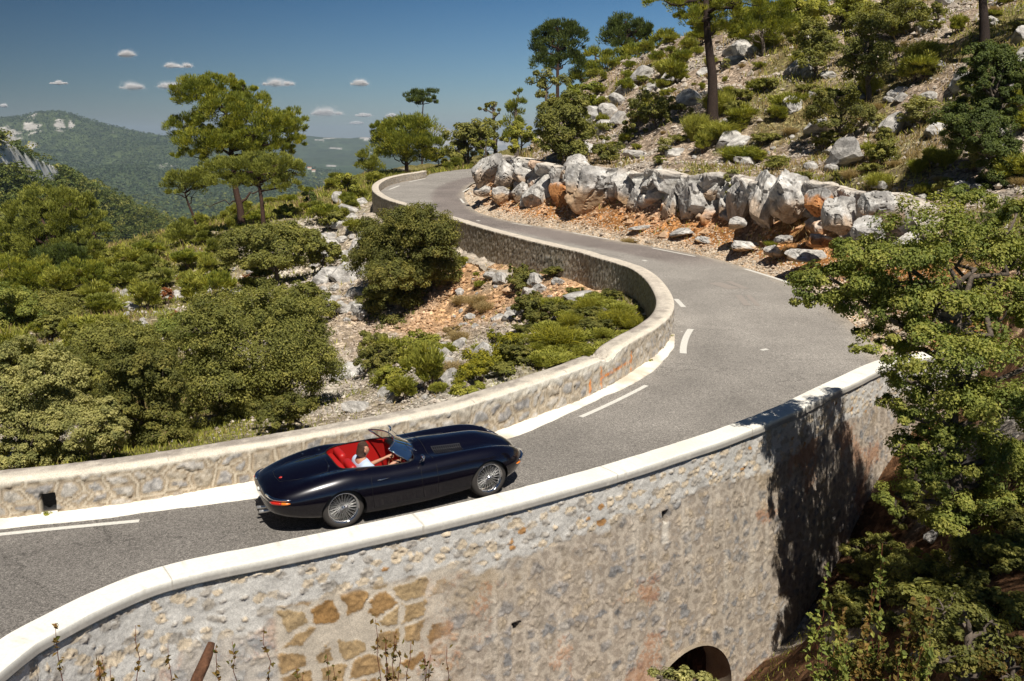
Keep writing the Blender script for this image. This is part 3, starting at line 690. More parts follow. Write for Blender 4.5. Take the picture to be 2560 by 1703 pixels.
def retaining():
    sel = (outer[:, 0] > -6.5) & (ps < s_end + 3.0); q0 = outer[sel]; nn = pnn[sel] * psg; s = ps[sel]
    DEP = 5.6; nr = 250
    g = np.linspace(0, 1, nr) ** 1.05; below = 0.142 - 0.0 + g * DEP                # metres under the coping's top
    u = np.repeat(s[:, None], nr, 1); b = np.repeat(below[None], len(s), 0); h = -b
    cu = u; n3 = fbm(np.stack([u * 0.7, b * 0.7], -1), 4, 301); nmid = fbm(np.stack([u * 7, b * 7], -1), 4, 303); nf = fbm(np.stack([u * 30, b * 30], -1), 3, 305)
    streak = fbm(np.stack([u * 6.5, b * 0.8], -1), 4, 307)
    X = np.repeat(q0[:, :1], nr, 1)
    # upper band: grey-white render with small proud stones
    wu = u + 0.04 * fbm(np.stack([u * 4, b * 4], -1), 3, 310); wb = b + 0.04 * fbm(np.stack([u * 4 + 7, b * 4], -1), 3, 311)
    e, i1, i2, dc = cells(wu / 0.19, wb / 0.13, 311, 0.95)
    st = sstep(0.44, 0.36, dc + 0.42 * nmid + 0.15 * nf + 0.22 * (i2 - .5)) * (i1 > 0.22)
    tex = 0.012 * np.abs(nmid) + 0.006 * nf
    dU = st * (0.002 + 0.010 * i2 + 0.026 * nmid + 0.018 * nf) + tex + 0.012 * fbm(np.stack([u * 3.2, b * 3.2], -1), 3, 399)
    sc = mixc([0.60, 0.50, 0.37], [0.40, 0.365, 0.32], sstep(0.3, 0.7, i2)); sc = np.where((i2 > 0.955)[..., None], np.array([0.46, 0.25, 0.10]), sc) * (1 + 0.3 * nmid + 0.25 * nf)[..., None]
    rim_ = sstep(0.50, 0.43, dc + 0.42 * nmid + 0.15 * nf + 0.22 * (i2 - .5)) * (i1 > 0.30) * (1 - st); cU = mixc(np.array([0.53, 0.51, 0.475]) * (1 + 0.16 * nmid + 0.10 * nf)[..., None], sc, st); cU = mixc(cU, [0.20, 0.165, 0.13], rim_ * 0.55)
    # lower face: tan mortar, tan-grey rubble with run-down streaks
    e2, j1, j2, dc2 = cells(wu / 0.25, wb / 0.20, 411, 0.85); e2 = e2 * 0.20
    s2 = sstep(0.022, 0.050, e2 + 0.075 * nmid + 0.03 * nf - 0.03 * (j1 < 0.35)) 
    dL = s2 * (-0.002 + 0.007 * j1 + 0.012 * nmid + 0.014 * nf) + 0.006 * nmid + 0.005 * nf
    pal = np.array([[0.29,0.265,0.24],[0.33,0.305,0.275],[0.37,0.31,0.24],[0.25,0.24,0.23],[0.42,0.34,0.245]])[(j2 * 4.99).astype(int)]
    cL = mixc(np.array([0.46, 0.395, 0.315]) * (1 + 0.12 * streak + 0.1 * nmid)[..., None], pal * 0.80 * (1 + 0.6 * nmid + 0.6 * nf)[..., None], s2 * (0.75 + 0.25 * (j1 > 0.35)))
    rl_ = sstep(0.0, 0.022, e2 + 0.075 * nmid + 0.03 * nf) * (1 - s2); cL = mixc(cL, [0.17, 0.13, 0.10], rl_ * 0.5); cL = mixc(cL, [0.58, 0.52, 0.43], sstep(0.15, 0.5, streak) * 0.38)
    cL = mixc(cL, [0.36, 0.27, 0.16], sstep(0.15, 0.45, n3) * sstep(1.6, 0.9, b) * 0.55)
    cL = mixc(cL, [0.40, 0.17, 0.07], sstep(0.30, 0.5, fbm(np.stack([u * 1.3, b * 1.1], -1), 4, 331) + 0.25 * nf) * 0.5)
    cL = cL * np.array([1.02, 1.03, 1.06])
    # big ochre stones in wide pale mortar at the left
    e3, k1, k2, dc3 = cells((wu + 0.1 + 0.05 * nmid) / 0.40, (wb + 0.12 + 0.04 * nmid) / 0.29, 515, 0.9); e3 = e3 * 0.29
    s3 = sstep(0.026, 0.044, e3 + 0.03 * nmid + 0.012 * nf) * (k1 > 0.15)
    dO = s3 * (0.006 + 0.014 * nmid + 0.010 * nf) + 0.008 * nmid + 0.004 * nf
    cO = mixc(np.array([0.49, 0.43, 0.35]) * (1 + 0.12 * nmid)[..., None], mixc([0.27, 0.155, 0.06], [0.34, 0.25, 0.14], k2) * (1 + 0.35 * nmid + 0.3 * nf)[..., None], s3)
    bnd = 0.80 + 0.22 * n3 + 0.10 * nmid + 0.25 * sstep(-2.5, -4.5, X) 
    wL = sstep(bnd - 0.04, bnd + 0.06, b)
    oreg = sstep(-2.92, -2.84, X + 0.02 * nf) * sstep(-0.5, -1.5, X + 0.9 * n3 + 0.5 * (k2 - 0.5) + 0.3 * (b - 1.5)) * sstep(0.62, 0.72, b + 0.16 * n3)
    lg = sstep(-2.7, -2.95, X)                                                     # left of that: grey rubble on render
    cL = mixc(cL, cL * 0.5 + np.array([0.25, 0.245, 0.235]), lg * 0.7)
    d = dU * (1 - wL) + dL * wL; c = mixc(cU, cL, wL)
    d = d * (1 - oreg) + dO * oreg; c = mixc(c, cO, oreg)
    # shadow crack under the coping and a faint construction joint
    d = d - 0.05 * sstep(0.175, 0.15, b + 0.008 * nmid); 
    d = d + np.clip((b - 0.8) * 0.045, 0, 1)                                        # slight batter
    d = d - 0.012 * np.exp(-((X + 2.88) / 0.012) ** 2) * (b > 0.95)
    # weep holes
    for (px, py, ww, hh) in ((1661, 1292, 0.055, 0.10), (1288, 1563, 0.055, 0.07)):
        k = int(np.argmin(np.abs(((q0[:, 0]) / (q0[:, 1])) - (ray(float(px), float(py))[0] / ray(float(px), float(py))[1])))); r = ray(float(px), float(py)); t = q0[k, 1] / r[1]; zb = CAMZ + r[2] * t
        bb = road_z(q0[k, 1]) + PH - zb
        hm = (np.abs(u - s[k]) < ww * (1 + 0.4 * (bb - b) / hh)) & (np.abs(b - bb) < hh)
        d = np.where(hm, -0.15, d); c = np.where(hm[..., None], 0.02, c)
        dr = sstep(0.10, 0.03, np.abs(u - s[k])) * (b > bb + hh) * (b < bb + 0.45) * (px > 1500); c = mixc(c, [0.68, 0.63, 0.55], dr * 0.8)
    V = np.concatenate([q0[:, None, :] + nn[:, None, :] * d[..., None], (road_z(q0[:, 1])[:, None] + PH - b)[..., None]], 2)
    # arched culvert opening
    zt = None
    r = ray(1702., 1612.); k = int(np.argmin(np.abs(q0[:, 0] / q0[:, 1] - r[0] / r[1]))); t = q0[k, 1] / r[1]; ztop = CAMZ + r[2] * t; RAD = 1.12
    zc = ztop - RAD; zz = V[..., 2]; du = u - s[k]
    op = ((np.hypot(du, zz - zc) < RAD) & (zz > zc)) | ((np.abs(du) < RAD) & (zz <= zc))
    idx = np.arange(V.shape[0] * nr).reshape(V.shape[0], nr)
    F = gridfaces(V.shape[0], nr, flip=psg < 0); fo = op.reshape(-1)[F].all(1)
    o = mesh_np('retaining_face', V.reshape(-1, 3), F[~fo], M_STONE, np.clip(c, 0.01, 0.9).reshape(-1, 3))
    # barrel vault running back under the road
    th = np.linspace(0, np.pi, 25); L = np.linspace(-0.02, 3.5, 40); du2 = np.concatenate([[-RAD], -RAD * np.cos(th), [RAD]]); dz2 = np.concatenate([[-3.0], RAD * np.sin(th), [-3.0]])
    tang = np.array([-pnn[sel][k][1], pnn[sel][k][0]]) ; tang = (q0[k + 5] - q0[k - 5]); tang /= np.linalg.norm(tang); n0 = nn[k]
    bt = 0.045 * (road_z(q0[k, 1]) + PH - ztop - 0.8)
    VV = np.array([[*(q0[k] + tang * a * 1.01 + n0 * (bt + 0.07 - l * 1.0)), zc + bz * 1.01] for l in L for a, bz in zip(du2, dz2)])
    cc = np.array([0.30, 0.25, 0.19]) * (1 + 0.4 * fbm(VV * 6, 3, 3))[:, None]
    v = mesh_np('culvert_vault', VV, gridfaces(len(L), len(du2)), M_STONE, cc)
    # keystone ring
    e = mesh_np
    return o, v, q0, nn, s
rw, vault, q0r, nnr, sr = retaining()
pc = par_cop()
pr = empty('parapet_wall', (float(pp[len(pp)//2, 0]), float(pp[len(pp)//2, 1]), 0))
tag(pr, 'high stone retaining wall beside the road with a smooth white coping and an arched culvert', 'wall')
for o in (rw, vault, pc):
    o.parent = pr; o.matrix_parent_inverse = Matrix.Translation(-Vector(pr.location))
# ------------------------------------------------------------------ the broken rock face behind the boulders
def cliff():
    m = (edgeP[:, 1] > 26.5) & (edgeP[:, 1] < 67); base, s = resample(edgeP[m] + sgn * en2[m] * 2.95, step=0.07); n2 = normals2(base) * sgn; nr = 60; t = np.linspace(0, 1, nr)
    U = np.repeat(s[:, None], nr, 1); L = s[-1]; Hh = 2.25 * sstep(0, 2.5, s) * sstep(0, 3.0, L - s) * (1 + 0.14 * fbm(np.c_[s * 0.5, 0 * s], 3, 5)) + 0.35
    Hm = Hh[:, None] * t[None]; wu = U + 0.35 * fbm(np.stack([U * 0.8, Hm * 0.8], -1), 3, 6) + 0.18 * Hm; wh = Hm + 0.3 * fbm(np.stack([U * 0.8 + 5, Hm * 0.8], -1), 3, 7)
    e, i1, i2, dc = cells(wu / 1.15, wh / 1.7 + 0.3, 71, 0.85); e *= 1.15; e2, k1, k2, _ = cells(wu / 0.42, wh / 0.5, 72, 0.9); n = fbm(np.stack([U * 1.5, Hm * 1.5], -1), 5, 73); nf = fbm(np.stack([U * 6, Hm * 6], -1), 4, 74)
    d = sstep(0, 0.35, e) * (0.35 + 0.75 * i1) + 0.12 * sstep(0, 0.1, e2 * 0.42) * k1 + 0.16 * n + 0.06 * nf - 0.55 * sstep(0.28, 0.0, t)[None] * (0.4 + i2)
    over = np.clip(t - 0.90, 0, 1)[None] * 11.0 + 0 * U
    P = base[:, None] - n2[:, None] * (d * (1 - sstep(0.88, 1.0, t))[None] - over)[..., None]
    z = road_z(base[:, 1])[:, None] + Hm + 0.75 - 0.45 * over + 0.12 * nf
    q = P[:, -1]; gzv = ground(q)[0]; z[:, -1] = np.minimum(z[:, -1], gzv - 0.2) 
    col = mixc([0.50, 0.475, 0.44], [0.30, 0.285, 0.27], sstep(-0.1, 0.35, n + 0.5 * nf)); col = mixc(col, [0.64, 0.62, 0.58], sstep(0.1, 0.5, nf - n)); col = mixc(col, [0.07, 0.055, 0.045], sstep(0.09, 0.0, e) * 0.8)
    lowm = sstep(0.42, 0.10, t[None] + 0.35 * n) ; col = mixc(col, np.array([0.47, 0.235, 0.095]) * (1 + 0.4 * nf)[..., None], np.clip(lowm + (i2 > 0.94) * 0.6, 0, 0.95)); top = sstep(0.80, 0.95, t)[None] + 0 * U; col = mixc(col, [0.46, 0.37, 0.28], top * 0.45)
    V = np.concatenate([P, z[..., None]], -1).reshape(-1, 3); tag(mesh_np('rock_face', V, gridfaces(len(base), nr), M_ROCK, np.clip(col, 0.01, 0.9).reshape(-1, 3), smooth=False), kind='structure')
cliff()
# ------------------------------------------------------------------ foliage generators
def unit(n, rng):
    v = rng.normal(size=(n, 3)); return v / np.linalg.norm(v, axis=1)[:, None]
def leaf_quads(P, Nrm, size, rng, aspect=0.6, fold=0.25):
    """one folded leaf (a rhombus of 4 corners) per point, facing roughly along Nrm"""
    n = len(P); N_ = Nrm + 0.5 * unit(n, rng); N_ /= np.linalg.norm(N_, axis=1)[:, None]
    T = np.cross(N_, unit(n, rng)); T /= np.linalg.norm(T, axis=1)[:, None] + 1e-9; B = np.cross(N_, T)
    s = (size * rng.uniform(0.6, 1.3, n))[:, None]
    V = np.stack([P - T * s, P + B * s * aspect + N_ * s * fold, P + T * s, P - B * s * aspect + N_ * s * fold], 1)
    return V.reshape(-1, 3), np.arange(4 * n).reshape(n, 4)
def blades(P, D, length, width, rng, bend=0.0):
    n = len(P); L = (length * rng.uniform(0.6, 1.25, n))[:, None]; S = np.cross(D, unit(n, rng)); S /= np.linalg.norm(S, axis=1)[:, None] + 1e-9
    W = width * rng.uniform(0.7, 1.3, n)[:, None]
    V = np.stack([P - S * W * 0.5, P + S * W * 0.5, P + D * L + np.array([0, 0, -bend]) * L + S * W * 0.15, P + D * L + np.array([0, 0, -bend]) * L - S * W * 0.15], 1)
    return V.reshape(-1, 3), np.arange(4 * n).reshape(n, 4)
def clump_points(lobes, n_cl, per, rng, shell=(0.62, 1.0), crad=0.26, flat=0.75):
    """leaf points gathered in clumps near the surface of ellipsoid lobes: points, outward normals, clump index, clump centres"""
    lobes = np.asarray(lobes, float); vol = (lobes[:, 3] * lobes[:, 4] * lobes[:, 5]) ** (2 / 3); p = vol / vol.sum()
    li = rng.choice(len(lobes), n_cl, p=p); d = unit(n_cl, rng); d[:, 2] = np.where(d[:, 2] < -0.35, -d[:, 2] * 0.6, d[:, 2]); d /= np.linalg.norm(d, axis=1)[:, None]
    r = rng.uniform(shell[0], shell[1], n_cl)[:, None]; L = lobes[li]
    c = L[:, :3] + d * r * L[:, 3:6]
    cr = 1.0 * crad * (L[:, 3] * L[:, 4] * L[:, 5]) ** (1 / 3) * rng.uniform(0.6, 1.35, n_cl)
    cr = np.maximum(cr, 0.02)
    ci = np.repeat(np.arange(n_cl), per); off = unit(len(ci), rng) * (rng.uniform(0.15, 1, len(ci)) ** 0.5)[:, None]
    off[:, 2] *= flat
    P = c[ci] + off * cr[ci][:, None]; Nn = off + 0.5 * d[ci] + np.array([0, 0, 0.55]); Nn /= np.linalg.norm(Nn, axis=1)[:, None]
    return P, Nn, ci, c, cr
PAL = {  # leaf albedos
    'pine': ([0.245, 0.268, 0.036], [0.405, 0.368, 0.041], [0.116, 0.148, 0.027]),
    'pineyellow': ([0.246, 0.259, 0.046], [0.365, 0.367, 0.074], [0.120, 0.143, 0.036]),
    'pinedark': ([0.105, 0.138, 0.034], [0.165, 0.193, 0.042], [0.055, 0.077, 0.022]),
    'oak': ([0.231, 0.258, 0.053], [0.415, 0.393, 0.092], [0.116, 0.154, 0.039]),
    'holm': ([0.216, 0.220, 0.051], [0.373, 0.343, 0.090], [0.118, 0.129, 0.037]),
    'green': ([0.174, 0.177, 0.042], [0.304, 0.266, 0.068], [0.098, 0.106, 0.030]),
    'olive': ([0.341, 0.331, 0.114], [0.543, 0.496, 0.199], [0.160, 0.176, 0.061]),
    'broom': ([0.307, 0.312, 0.054], [0.469, 0.431, 0.078], [0.166, 0.187, 0.031]),
    'yellow': ([0.270, 0.257, 0.027], [0.459, 0.392, 0.027], [0.121, 0.135, 0.027]),
    'dry': ([0.351, 0.257, 0.115], [0.486, 0.378, 0.189], [0.216, 0.149, 0.068]),
    'far': ([0.068, 0.101, 0.042], [0.105, 0.142, 0.053], [0.042, 0.068, 0.031]),
    'spur': ([0.131, 0.158, 0.033], [0.207, 0.216, 0.044], [0.062, 0.085, 0.024]),
    'rust': ([0.324, 0.115, 0.041], [0.432, 0.189, 0.068], [0.162, 0.068, 0.027]),
    'reddish': ([0.176, 0.115, 0.027], [0.270, 0.162, 0.047], [0.068, 0.101, 0.020]),
}
def tint(pal, n, ci, rng, leaf_var=0.3):
    a, b, c = [np.array(x) for x in PAL[pal]]; k = rng.uniform(0, 1, int(ci.max()) + 1)[ci] * 0.6 + rng.uniform(0, 1, n) * 0.4
    col = np.where((k < 0.5)[:, None], c + (a - c) * (k / 0.5)[:, None], a + (b - a) * ((k - 0.5) / 0.5)[:, None])
    return col * rng.uniform(1 - leaf_var, 1 + leaf_var, n)[:, None]
def crown(name, lobes, pal, seed, style='leaf', n_cl=300, per=60, size=0.06, parent=None, crad=0.26, shell=(0.55, 1.0), aspect=0.6, width=None, link=True, flat=0.75):
    rng = np.random.default_rng(seed)
    P, Nn, ci, c, cr = clump_points(lobes, n_cl, per, rng, shell, crad, flat)
    if style == 'leaf': V, Q = leaf_quads(P, Nn, size, rng, aspect)
    else:
        D = Nn + 0.35 * unit(len(P), rng) + np.array([0, 0, 0.35]); D /= np.linalg.norm(D, axis=1)[:, None]
        V, Q = blades(P, D, size, width or size * 0.22, rng)
    col = tint(pal, len(P), ci, rng); col4 = np.repeat(col, 4, 0)
    o = mesh_np(name, V, Q, M_LEAF if style == 'leaf' else M_NEEDLE, col4, parent, smooth=False, link=link)
    return o, c, cr
def wobble(a, b, rng, k=6, amp=0.08):
    a = np.asarray(a, float); b = np.asarray(b, float); L = np.linalg.norm(b - a); t = np.linspace(0, 1, k)[:, None]
    off = rng.normal(size=(k, 3)) * amp * L; off[0] = off[-1] = 0
    return a + (b - a) * t + off * np.sin(t * np.pi)
def trunk_mesh(name, path, r0, r1, limbs, col, parent, seed, twigs=None):
    rng = np.random.default_rng(seed); mb = MB(); P, _ = resample(np.asarray(path, float), n=14)
    mb.tube(P, np.linspace(r0, r1, 14) * (1 + 0.35 * np.exp(-np.linspace(0, 1, 14) * 14)), 10)
    for a, b, ra in limbs:
        Q = wobble(a, b, rng, 7); Q[1:-1, 2] += 0.0; mb.tube(Q, np.linspace(ra, ra * 0.3, 7), 6)
    V = np.concatenate(mb.V); cc = np.array(col) * (1 + 0.45 * fbm(V * np.array([9, 9, 3.0]), 3, seed))[:, None]
    return mesh_np(name, V, [np.concatenate(mb.Q), np.concatenate(mb.T)], M_BARK, np.clip(cc, 0.005, 1), parent)
BARK_PINE = (0.050, 0.027, 0.019); BARK_OAK = (0.12, 0.095, 0.075); BARK_GREY = (0.26, 0.22, 0.18)
_cnt = [0]
def build_tree(name, cat, label, base_px, lobes_px, pal, depth=None, style='leaf', trunk_r=None, bark=BARK_OAK, group=None, dens=1.0, leaf=1.0, extra=(), top=None,
               zscale=0.85, jitter=0.25, trunk_path=None, shell=(0.68, 1.0), crad=0.27, limbs=True, seed=None, flat=0.7, base_d=0.0, grow=1.22):
    """a tree or tall shrub with its foot on the ground under base_px (in the 2357-wide view); crown lobes are given there too and then spread in depth"""
    _cnt[0] += 1; seed = seed or 1000 + _cnt[0] * 7; rng = np.random.default_rng(seed)
    bx, by = base_px[0] * d2, base_px[1] * d2
    if depth is None:
        h = hit(bx, by)
        if h is None: print('no ground for', label); return None
        root = h
    else:
        root = at_depth(bx, by, depth)
        root[2] = gz(root[0], root[1])
    D = depth_of(root); m_px = D / FOC * d2
    lob = []
    for l in lobes_px:
        cx, cy, rx, ry = l[:4]; dz = l[4] if len(l) > 4 else rng.uniform(-1, 1) * jitter
        rr = rx * m_px * grow; dd = D + dz * rr * 2.0 + base_d; c = at_depth(cx * d2, cy * d2, dd)
        lob.append((*c, rr, max(rr * zscale, 0.1), ry * m_px * grow))
    lob = np.array(lob); e = empty(name, root); tag(e, label, cat, group)
    Lc = lob.copy(); Lc[:, :3] -= root
    area = sum((l[3] + l[5]) ** 2 for l in Lc) * 0.8
    pxs = D / 957.0 * 1.0            # metres per rendered pixel
    lsize = np.clip(pxs * (1.3 if style == 'leaf' else 2.6), 0.022 if style == 'leaf' else 0.09, 0.6) * leaf
    if style == 'leaf': ntot = int(np.clip(3.8 * area / (lsize ** 2) * dens, 1500, 150000))
    else: ntot = int(np.clip(22.0 * area / (lsize ** 2) * dens, 1500, 130000))
    per = 130 if style == 'leaf' else 100; ncl = max(18, ntot // per)
    rm = np.mean(np.cbrt(Lc[:, 3] * Lc[:, 4] * Lc[:, 5]))
    cre = np.clip(crad * (60.0 / max(ncl / len(Lc), 8)) ** 0.33, 0.15, 0.42)
    cr_, cc, crr = crown('crown', Lc, pal, seed, style, ncl, per, lsize, e, cre, shell, width=lsize * 0.30, flat=flat)
    tr = trunk_r or max(0.03, 0.045 * (Lc[:, 2].max())); cen = Lc[:, :3].mean(0)
    if trunk_path is not None:
        tp = [at_depth(x * d2, y * d2, D) - root for x, y in trunk_path]; tp[0] = np.array([0, 0, -0.25])
    else:
        z0 = max((Lc[:, 2] - Lc[:, 5] * 0.2).min(), 0.3); tp = [(0, 0, -0.25), (cen[0] * 0.25 + 0.1 * rng.normal(), cen[1] * 0.25, z0 * 0.5), (cen[0] * 0.7, cen[1] * 0.7, max(z0, cen[2] * 0.7)), (cen[0], cen[1], cen[2] + 0.3 * (Lc[:, 2].max() - cen[2]))]
    tp = np.array(tp, float); LM = []
    if limbs:
        tpp, _ = resample(tp, n=20)
        for l in Lc:
            k = int(np.clip(np.searchsorted(tpp[:, 2], l[2] - l[5] * 0.9), 4, 19)); LM.append((tpp[k], l[:3] + np.array([0, 0, l[5] * 0.2]), tr * 0.42))
        for j in rng.choice(len(cc), min(len(cc), 26), replace=False):
            dl = np.linalg.norm(Lc[:, :3] - cc[j], axis=1); LM.append((Lc[int(np.argmin(dl)), :3], cc[j], tr * 0.16))
    for a, b, r in extra:
        LM.append((at_depth(a[0] * d2, a[1] * d2, D) - root, at_depth(b[0] * d2, b[1] * d2, D + 0.4) - root, r))
    trunk_mesh('trunk', tp, tr, tr * 0.45, LM, bark, e, seed)
    return e
def disc(cx, cy, rx, ry, n, seed, fr=0.38, ovl=0.62):
    """n smaller lobes spread over an ellipse, denser near the rim"""
    rng = np.random.default_rng(seed); out = [(cx, cy, rx * 0.62, ry * 0.62, 0.0)]
    for k in range(n):
        a = 2 * math.pi * (k + rng.uniform(-0.3, 0.3)) / n; f = ovl * rng.uniform(0.8, 1.15)
        out.append((cx + math.cos(a) * rx * f, cy + math.sin(a) * ry * f, rx * fr * rng.uniform(0.8, 1.25), ry * fr * rng.uniform(0.8, 1.2), rng.uniform(-0.8, 0.8)))
    return out
BT = build_tree
# pines on the ridge to the left
BT('pine_tree', 'pine tree', 'tallest pine on the left ridge, dark lumpy crown rising above the horizon', (556, 528),
   [(455,225,50,40),(505,205,45,30),(430,300,40,34),(480,330,60,30),(520,270,60,46),(575,245,45,32),(590,300,56,42),(640,300,44,36),(676,290,28,34),(540,345,66,30),(620,345,50,22),(440,365,36,20),(520,318,50,30),(560,210,25,20),(665,330,34,22)],
   'pine', style='needle', bark=BARK_PINE, trunk_r=0.27, trunk_path=[(556,528),(553,480),(543,440),(538,390),(530,330),(520,260)], seed=11, crad=0.2,
   extra=[((552,470),(600,436),0.12),((600,436),(690,425),0.07),((553,462),(470,470),0.06),((556,500),(590,478),0.05)])
BT('pine_tree', 'pine tree', 'yellow green pine crown below and beside the tallest pine of the left ridge', (606, 510),
   [(505,385,40,18),(540,395,50,26),(590,385,52,28),(640,385,46,24),(672,398,28,22),(610,415,50,20),(530,420,44,18),(655,430,34,18),(565,420,40,18)],
   'pineyellow', style='needle', bark=BARK_PINE, trunk_r=0.2, trunk_path=[(606,510),(603,470),(597,430),(590,390)], seed=13, crad=0.2, depth=60)
BT('pine_tree', 'pine tree', 'small leaning pine with a forked trunk left of the tallest ridge pine', (456, 530),
   [(400,425,24,20),(425,410,28,14),(455,415,28,20),(440,440,26,14),(470,430,18,16),(398,445,16,10)], 'pineyellow', style='needle', bark=BARK_PINE, trunk_r=0.17,
   trunk_path=[(456,530),(446,500),(432,465),(426,445)], seed=17, extra=[((434,470),(452,440),0.07)])
BT('pine_tree', 'pine tree', 'broad bushy pine just beyond the wall of the far bend', (935, 372), [(890,330,34,30),(925,300,40,30),(965,300,38,30),(985,335,28,26),(940,340,48,30),(900,360,34,20),(965,362,34,20),(880,300,20,16),(945,285,22,14)],
   'pine', style='needle', bark=BARK_PINE, depth=112, seed=19)
BT('pine_tree', 'pine tree', 'lone flat topped pine with bare trunk standing high above the far bend', (970, 300), [(955,222,18,11),(985,220,20,12),(1000,234,15,9),(970,235,20,8),(950,236,12,7),(975,213,16,6)], 'pinedark', style='needle',
   bark=BARK_PINE, depth=150, trunk_r=0.2, trunk_path=[(970,380),(970,290),(972,270),(974,240)], seed=23)
BT('pine_tree', 'pine tree', 'soft low young pine left of the broad pine at the far bend', (850, 400), [(845,368,18,20),(862,385,22,14),(832,385,14,12)], 'pineyellow', style='needle', depth=100, seed=24)
BT('oak_tree', 'oak tree', 'dark round oak beside the road at the far bend', (1078, 380), disc(1078, 328, 52, 54, 9, 3), 'holm', depth=113, seed=29, leaf=1.1)
BT('oak_tree', 'oak tree', 'small sparse oak on the skyline right of the dark round oak', (1140, 290), [(1130,250,16,12),(1150,262,16,12),(1112,252,10,7),(1140,240,12,10),(1135,290,22,20),(1150,320,22,20)], 'holm', depth=118, seed=31, dens=0.5)
BT('pine_tree', 'pine tree', 'feathery young pine on the skyline left of the tall bluish pines', (1188, 292), [(1188,240,16,16),(1185,262,20,18),(1192,222,9,12),(1180,290,24,20),(1190,315,26,18)], 'pine', style='needle', depth=112, seed=33, dens=0.6)
BT('pine_tree', 'pine tree', 'tall dark pine at the left end of the right hand skyline', (1282, 232), [(1250,90,24,28),(1290,75,38,22),(1320,95,24,26),(1280,120,44,30),(1255,150,28,22),(1310,145,28,22),(1330,120,14,18),(1240,120,14,14)], 'pinedark', style='needle',
   bark=BARK_PINE, depth=96, trunk_r=0.3, seed=37)
BT('oak_tree', 'oak tree', 'loose oak at the foot of the tall dark skyline pine', (1262, 240), [(1250,180,28,18),(1275,195,28,18),(1230,192,18,8),(1262,215,24,18)], 'holm', depth=92, seed=38, dens=0.7)
BT('pine_tree', 'pine tree', 'umbrella shaped pine on the skyline above the rocks', (1440, 170), [(1410,75,26,18),(1440,55,32,20),(1470,70,24,18),(1440,85,44,20),(1485,85,18,20),(1430,105,26,14)], 'pinedark', style='needle', bark=BARK_PINE, depth=104, seed=41)
BT('pine_tree', 'pine tree', 'wide low pine between the two skyline pines of the hillside', (1385, 190), [(1372,130,26,18),(1355,170,32,20),(1395,160,34,20),(1415,130,22,16),(1335,150,18,12),(1340,185,26,16)], 'pine', style='needle', depth=98, seed=43)
BT('pine_tree', 'pine tree', 'wide low pine right of the umbrella shaped skyline pine', (1490, 165), [(1470,125,32,20),(1505,115,26,20),(1530,95,24,18),(1455,150,34,14),(1510,145,34,16),(1560,110,26,20)], 'pine', style='needle', depth=94, seed=47)
BT('pine_tree', 'pine tree', 'big pine with thick dark leaning trunk in the middle of the rocky hillside', (1643, 228),
   [(1530,5,40,12),(1590,15,40,20),(1620,45,44,24),(1660,30,44,26),(1700,10,50,20),(1580,40,26,12),(1650,70,40,14),(1610,-30,60,30),(1680,-30,60,30),(1560,-20,40,20)], 'pine', style='needle', bark=(0.035,0.022,0.016),
   trunk_r=0.34, trunk_path=[(1645,228),(1640,180),(1634,130),(1628,70),(1625,0)], seed=53, depth=50, jitter=0.5, extra=[((1637,150),(1672,140),0.09)])
BT('pine_tree', 'pine tree', 'rounded bright pine right of the thick leaning trunk', (1760, 118), [(1720,50,36,26),(1760,40,40,30),(1800,60,30,28),(1745,80,40,24),(1785,20,36,22),(1700,80,20,18)], 'pine', style='needle', seed=59, depth=62)
BT('pine_tree', 'pine tree', 'dark pine trunk at the top right edge with its crown above', (2268, 125), [(2200,-120,110,50),(2290,-150,120,60),(2240,-60,80,36),(2340,-70,90,46),(2150,-80,60,30),(2400,-120,80,50),(2330,-20,50,24)], 'pinedark', style='needle', bark=(0.03,0.02,0.016),
   trunk_r=0.27, trunk_path=[(2268,125),(2266,60),(2262,0),(2262,-90)], seed=61, depth=42, jitter=0.6)
# trees at the left edge
BT('pine_tree', 'pine tree', 'large light green pine mass at the left edge below the cliff', (150, 650), [(110,455,46,28),(165,470,44,28),(60,490,46,28),(120,505,60,34),(190,505,44,30),(40,540,50,30),(220,540,30,26),(110,560,60,34),(180,575,50,28),(20,580,36,30),(70,600,50,26)],
   'pineyellow', style='needle', bark=BARK_PINE, depth=64, seed=67, trunk_r=0.3, crad=0.2)
BT('pine_tree', 'pine tree', 'darker pine below the large pine mass at the left edge', (40, 700), [(20,620,44,26),(80,635,46,26),(140,650,44,26),(190,625,40,24),(110,680,44,24),(40,665,44,24),(220,655,22,20)], 'pine', style='needle', depth=54, seed=68, crad=0.2)
BT('oak_tree', 'oak tree', 'pale leaved oak cut by the left edge above the olive', (20, 790), disc(25, 715, 68, 62, 8, 5), 'oak', depth=44, seed=71)
BT('olive_tree', 'olive tree', 'silvery olive like bush behind the wall at the left edge', (60, 1085), disc(70, 935, 120, 140, 11, 6) + [(40,1060,60,40,0),(120,1060,50,36,-0.2)], 'olive', depth=21, seed=73, crad=0.24)
BT('olive_tree', 'olive tree', 'silvery shrub behind the wall between the left edge bush and the dark green bush', (235, 1060), disc(228, 985, 68, 76, 8, 7), 'olive', depth=19.5, seed=79)
BT('bush', 'bush', 'dark green bush behind the wall left of the largest round bush', (325, 1045), disc(320, 920, 100, 125, 10, 8) + [(380,1010,50,34,0)], 'green', depth=21.5, seed=83)
BT('bush', 'bush', 'mid green bush above the dark green bush, left of the largest round bush', (260, 900), disc(290, 815, 120, 75, 9, 9), 'holm', depth=31, seed=84)
BT('bush', 'bush', 'largest round bush behind the wall left of the car', (600, 1010), disc(590, 825, 195, 165, 15, 10, fr=0.34) + [(470,970,60,50,0),(560,985,60,40,0.2)], 'holm', depth=25, seed=89, leaf=0.95)
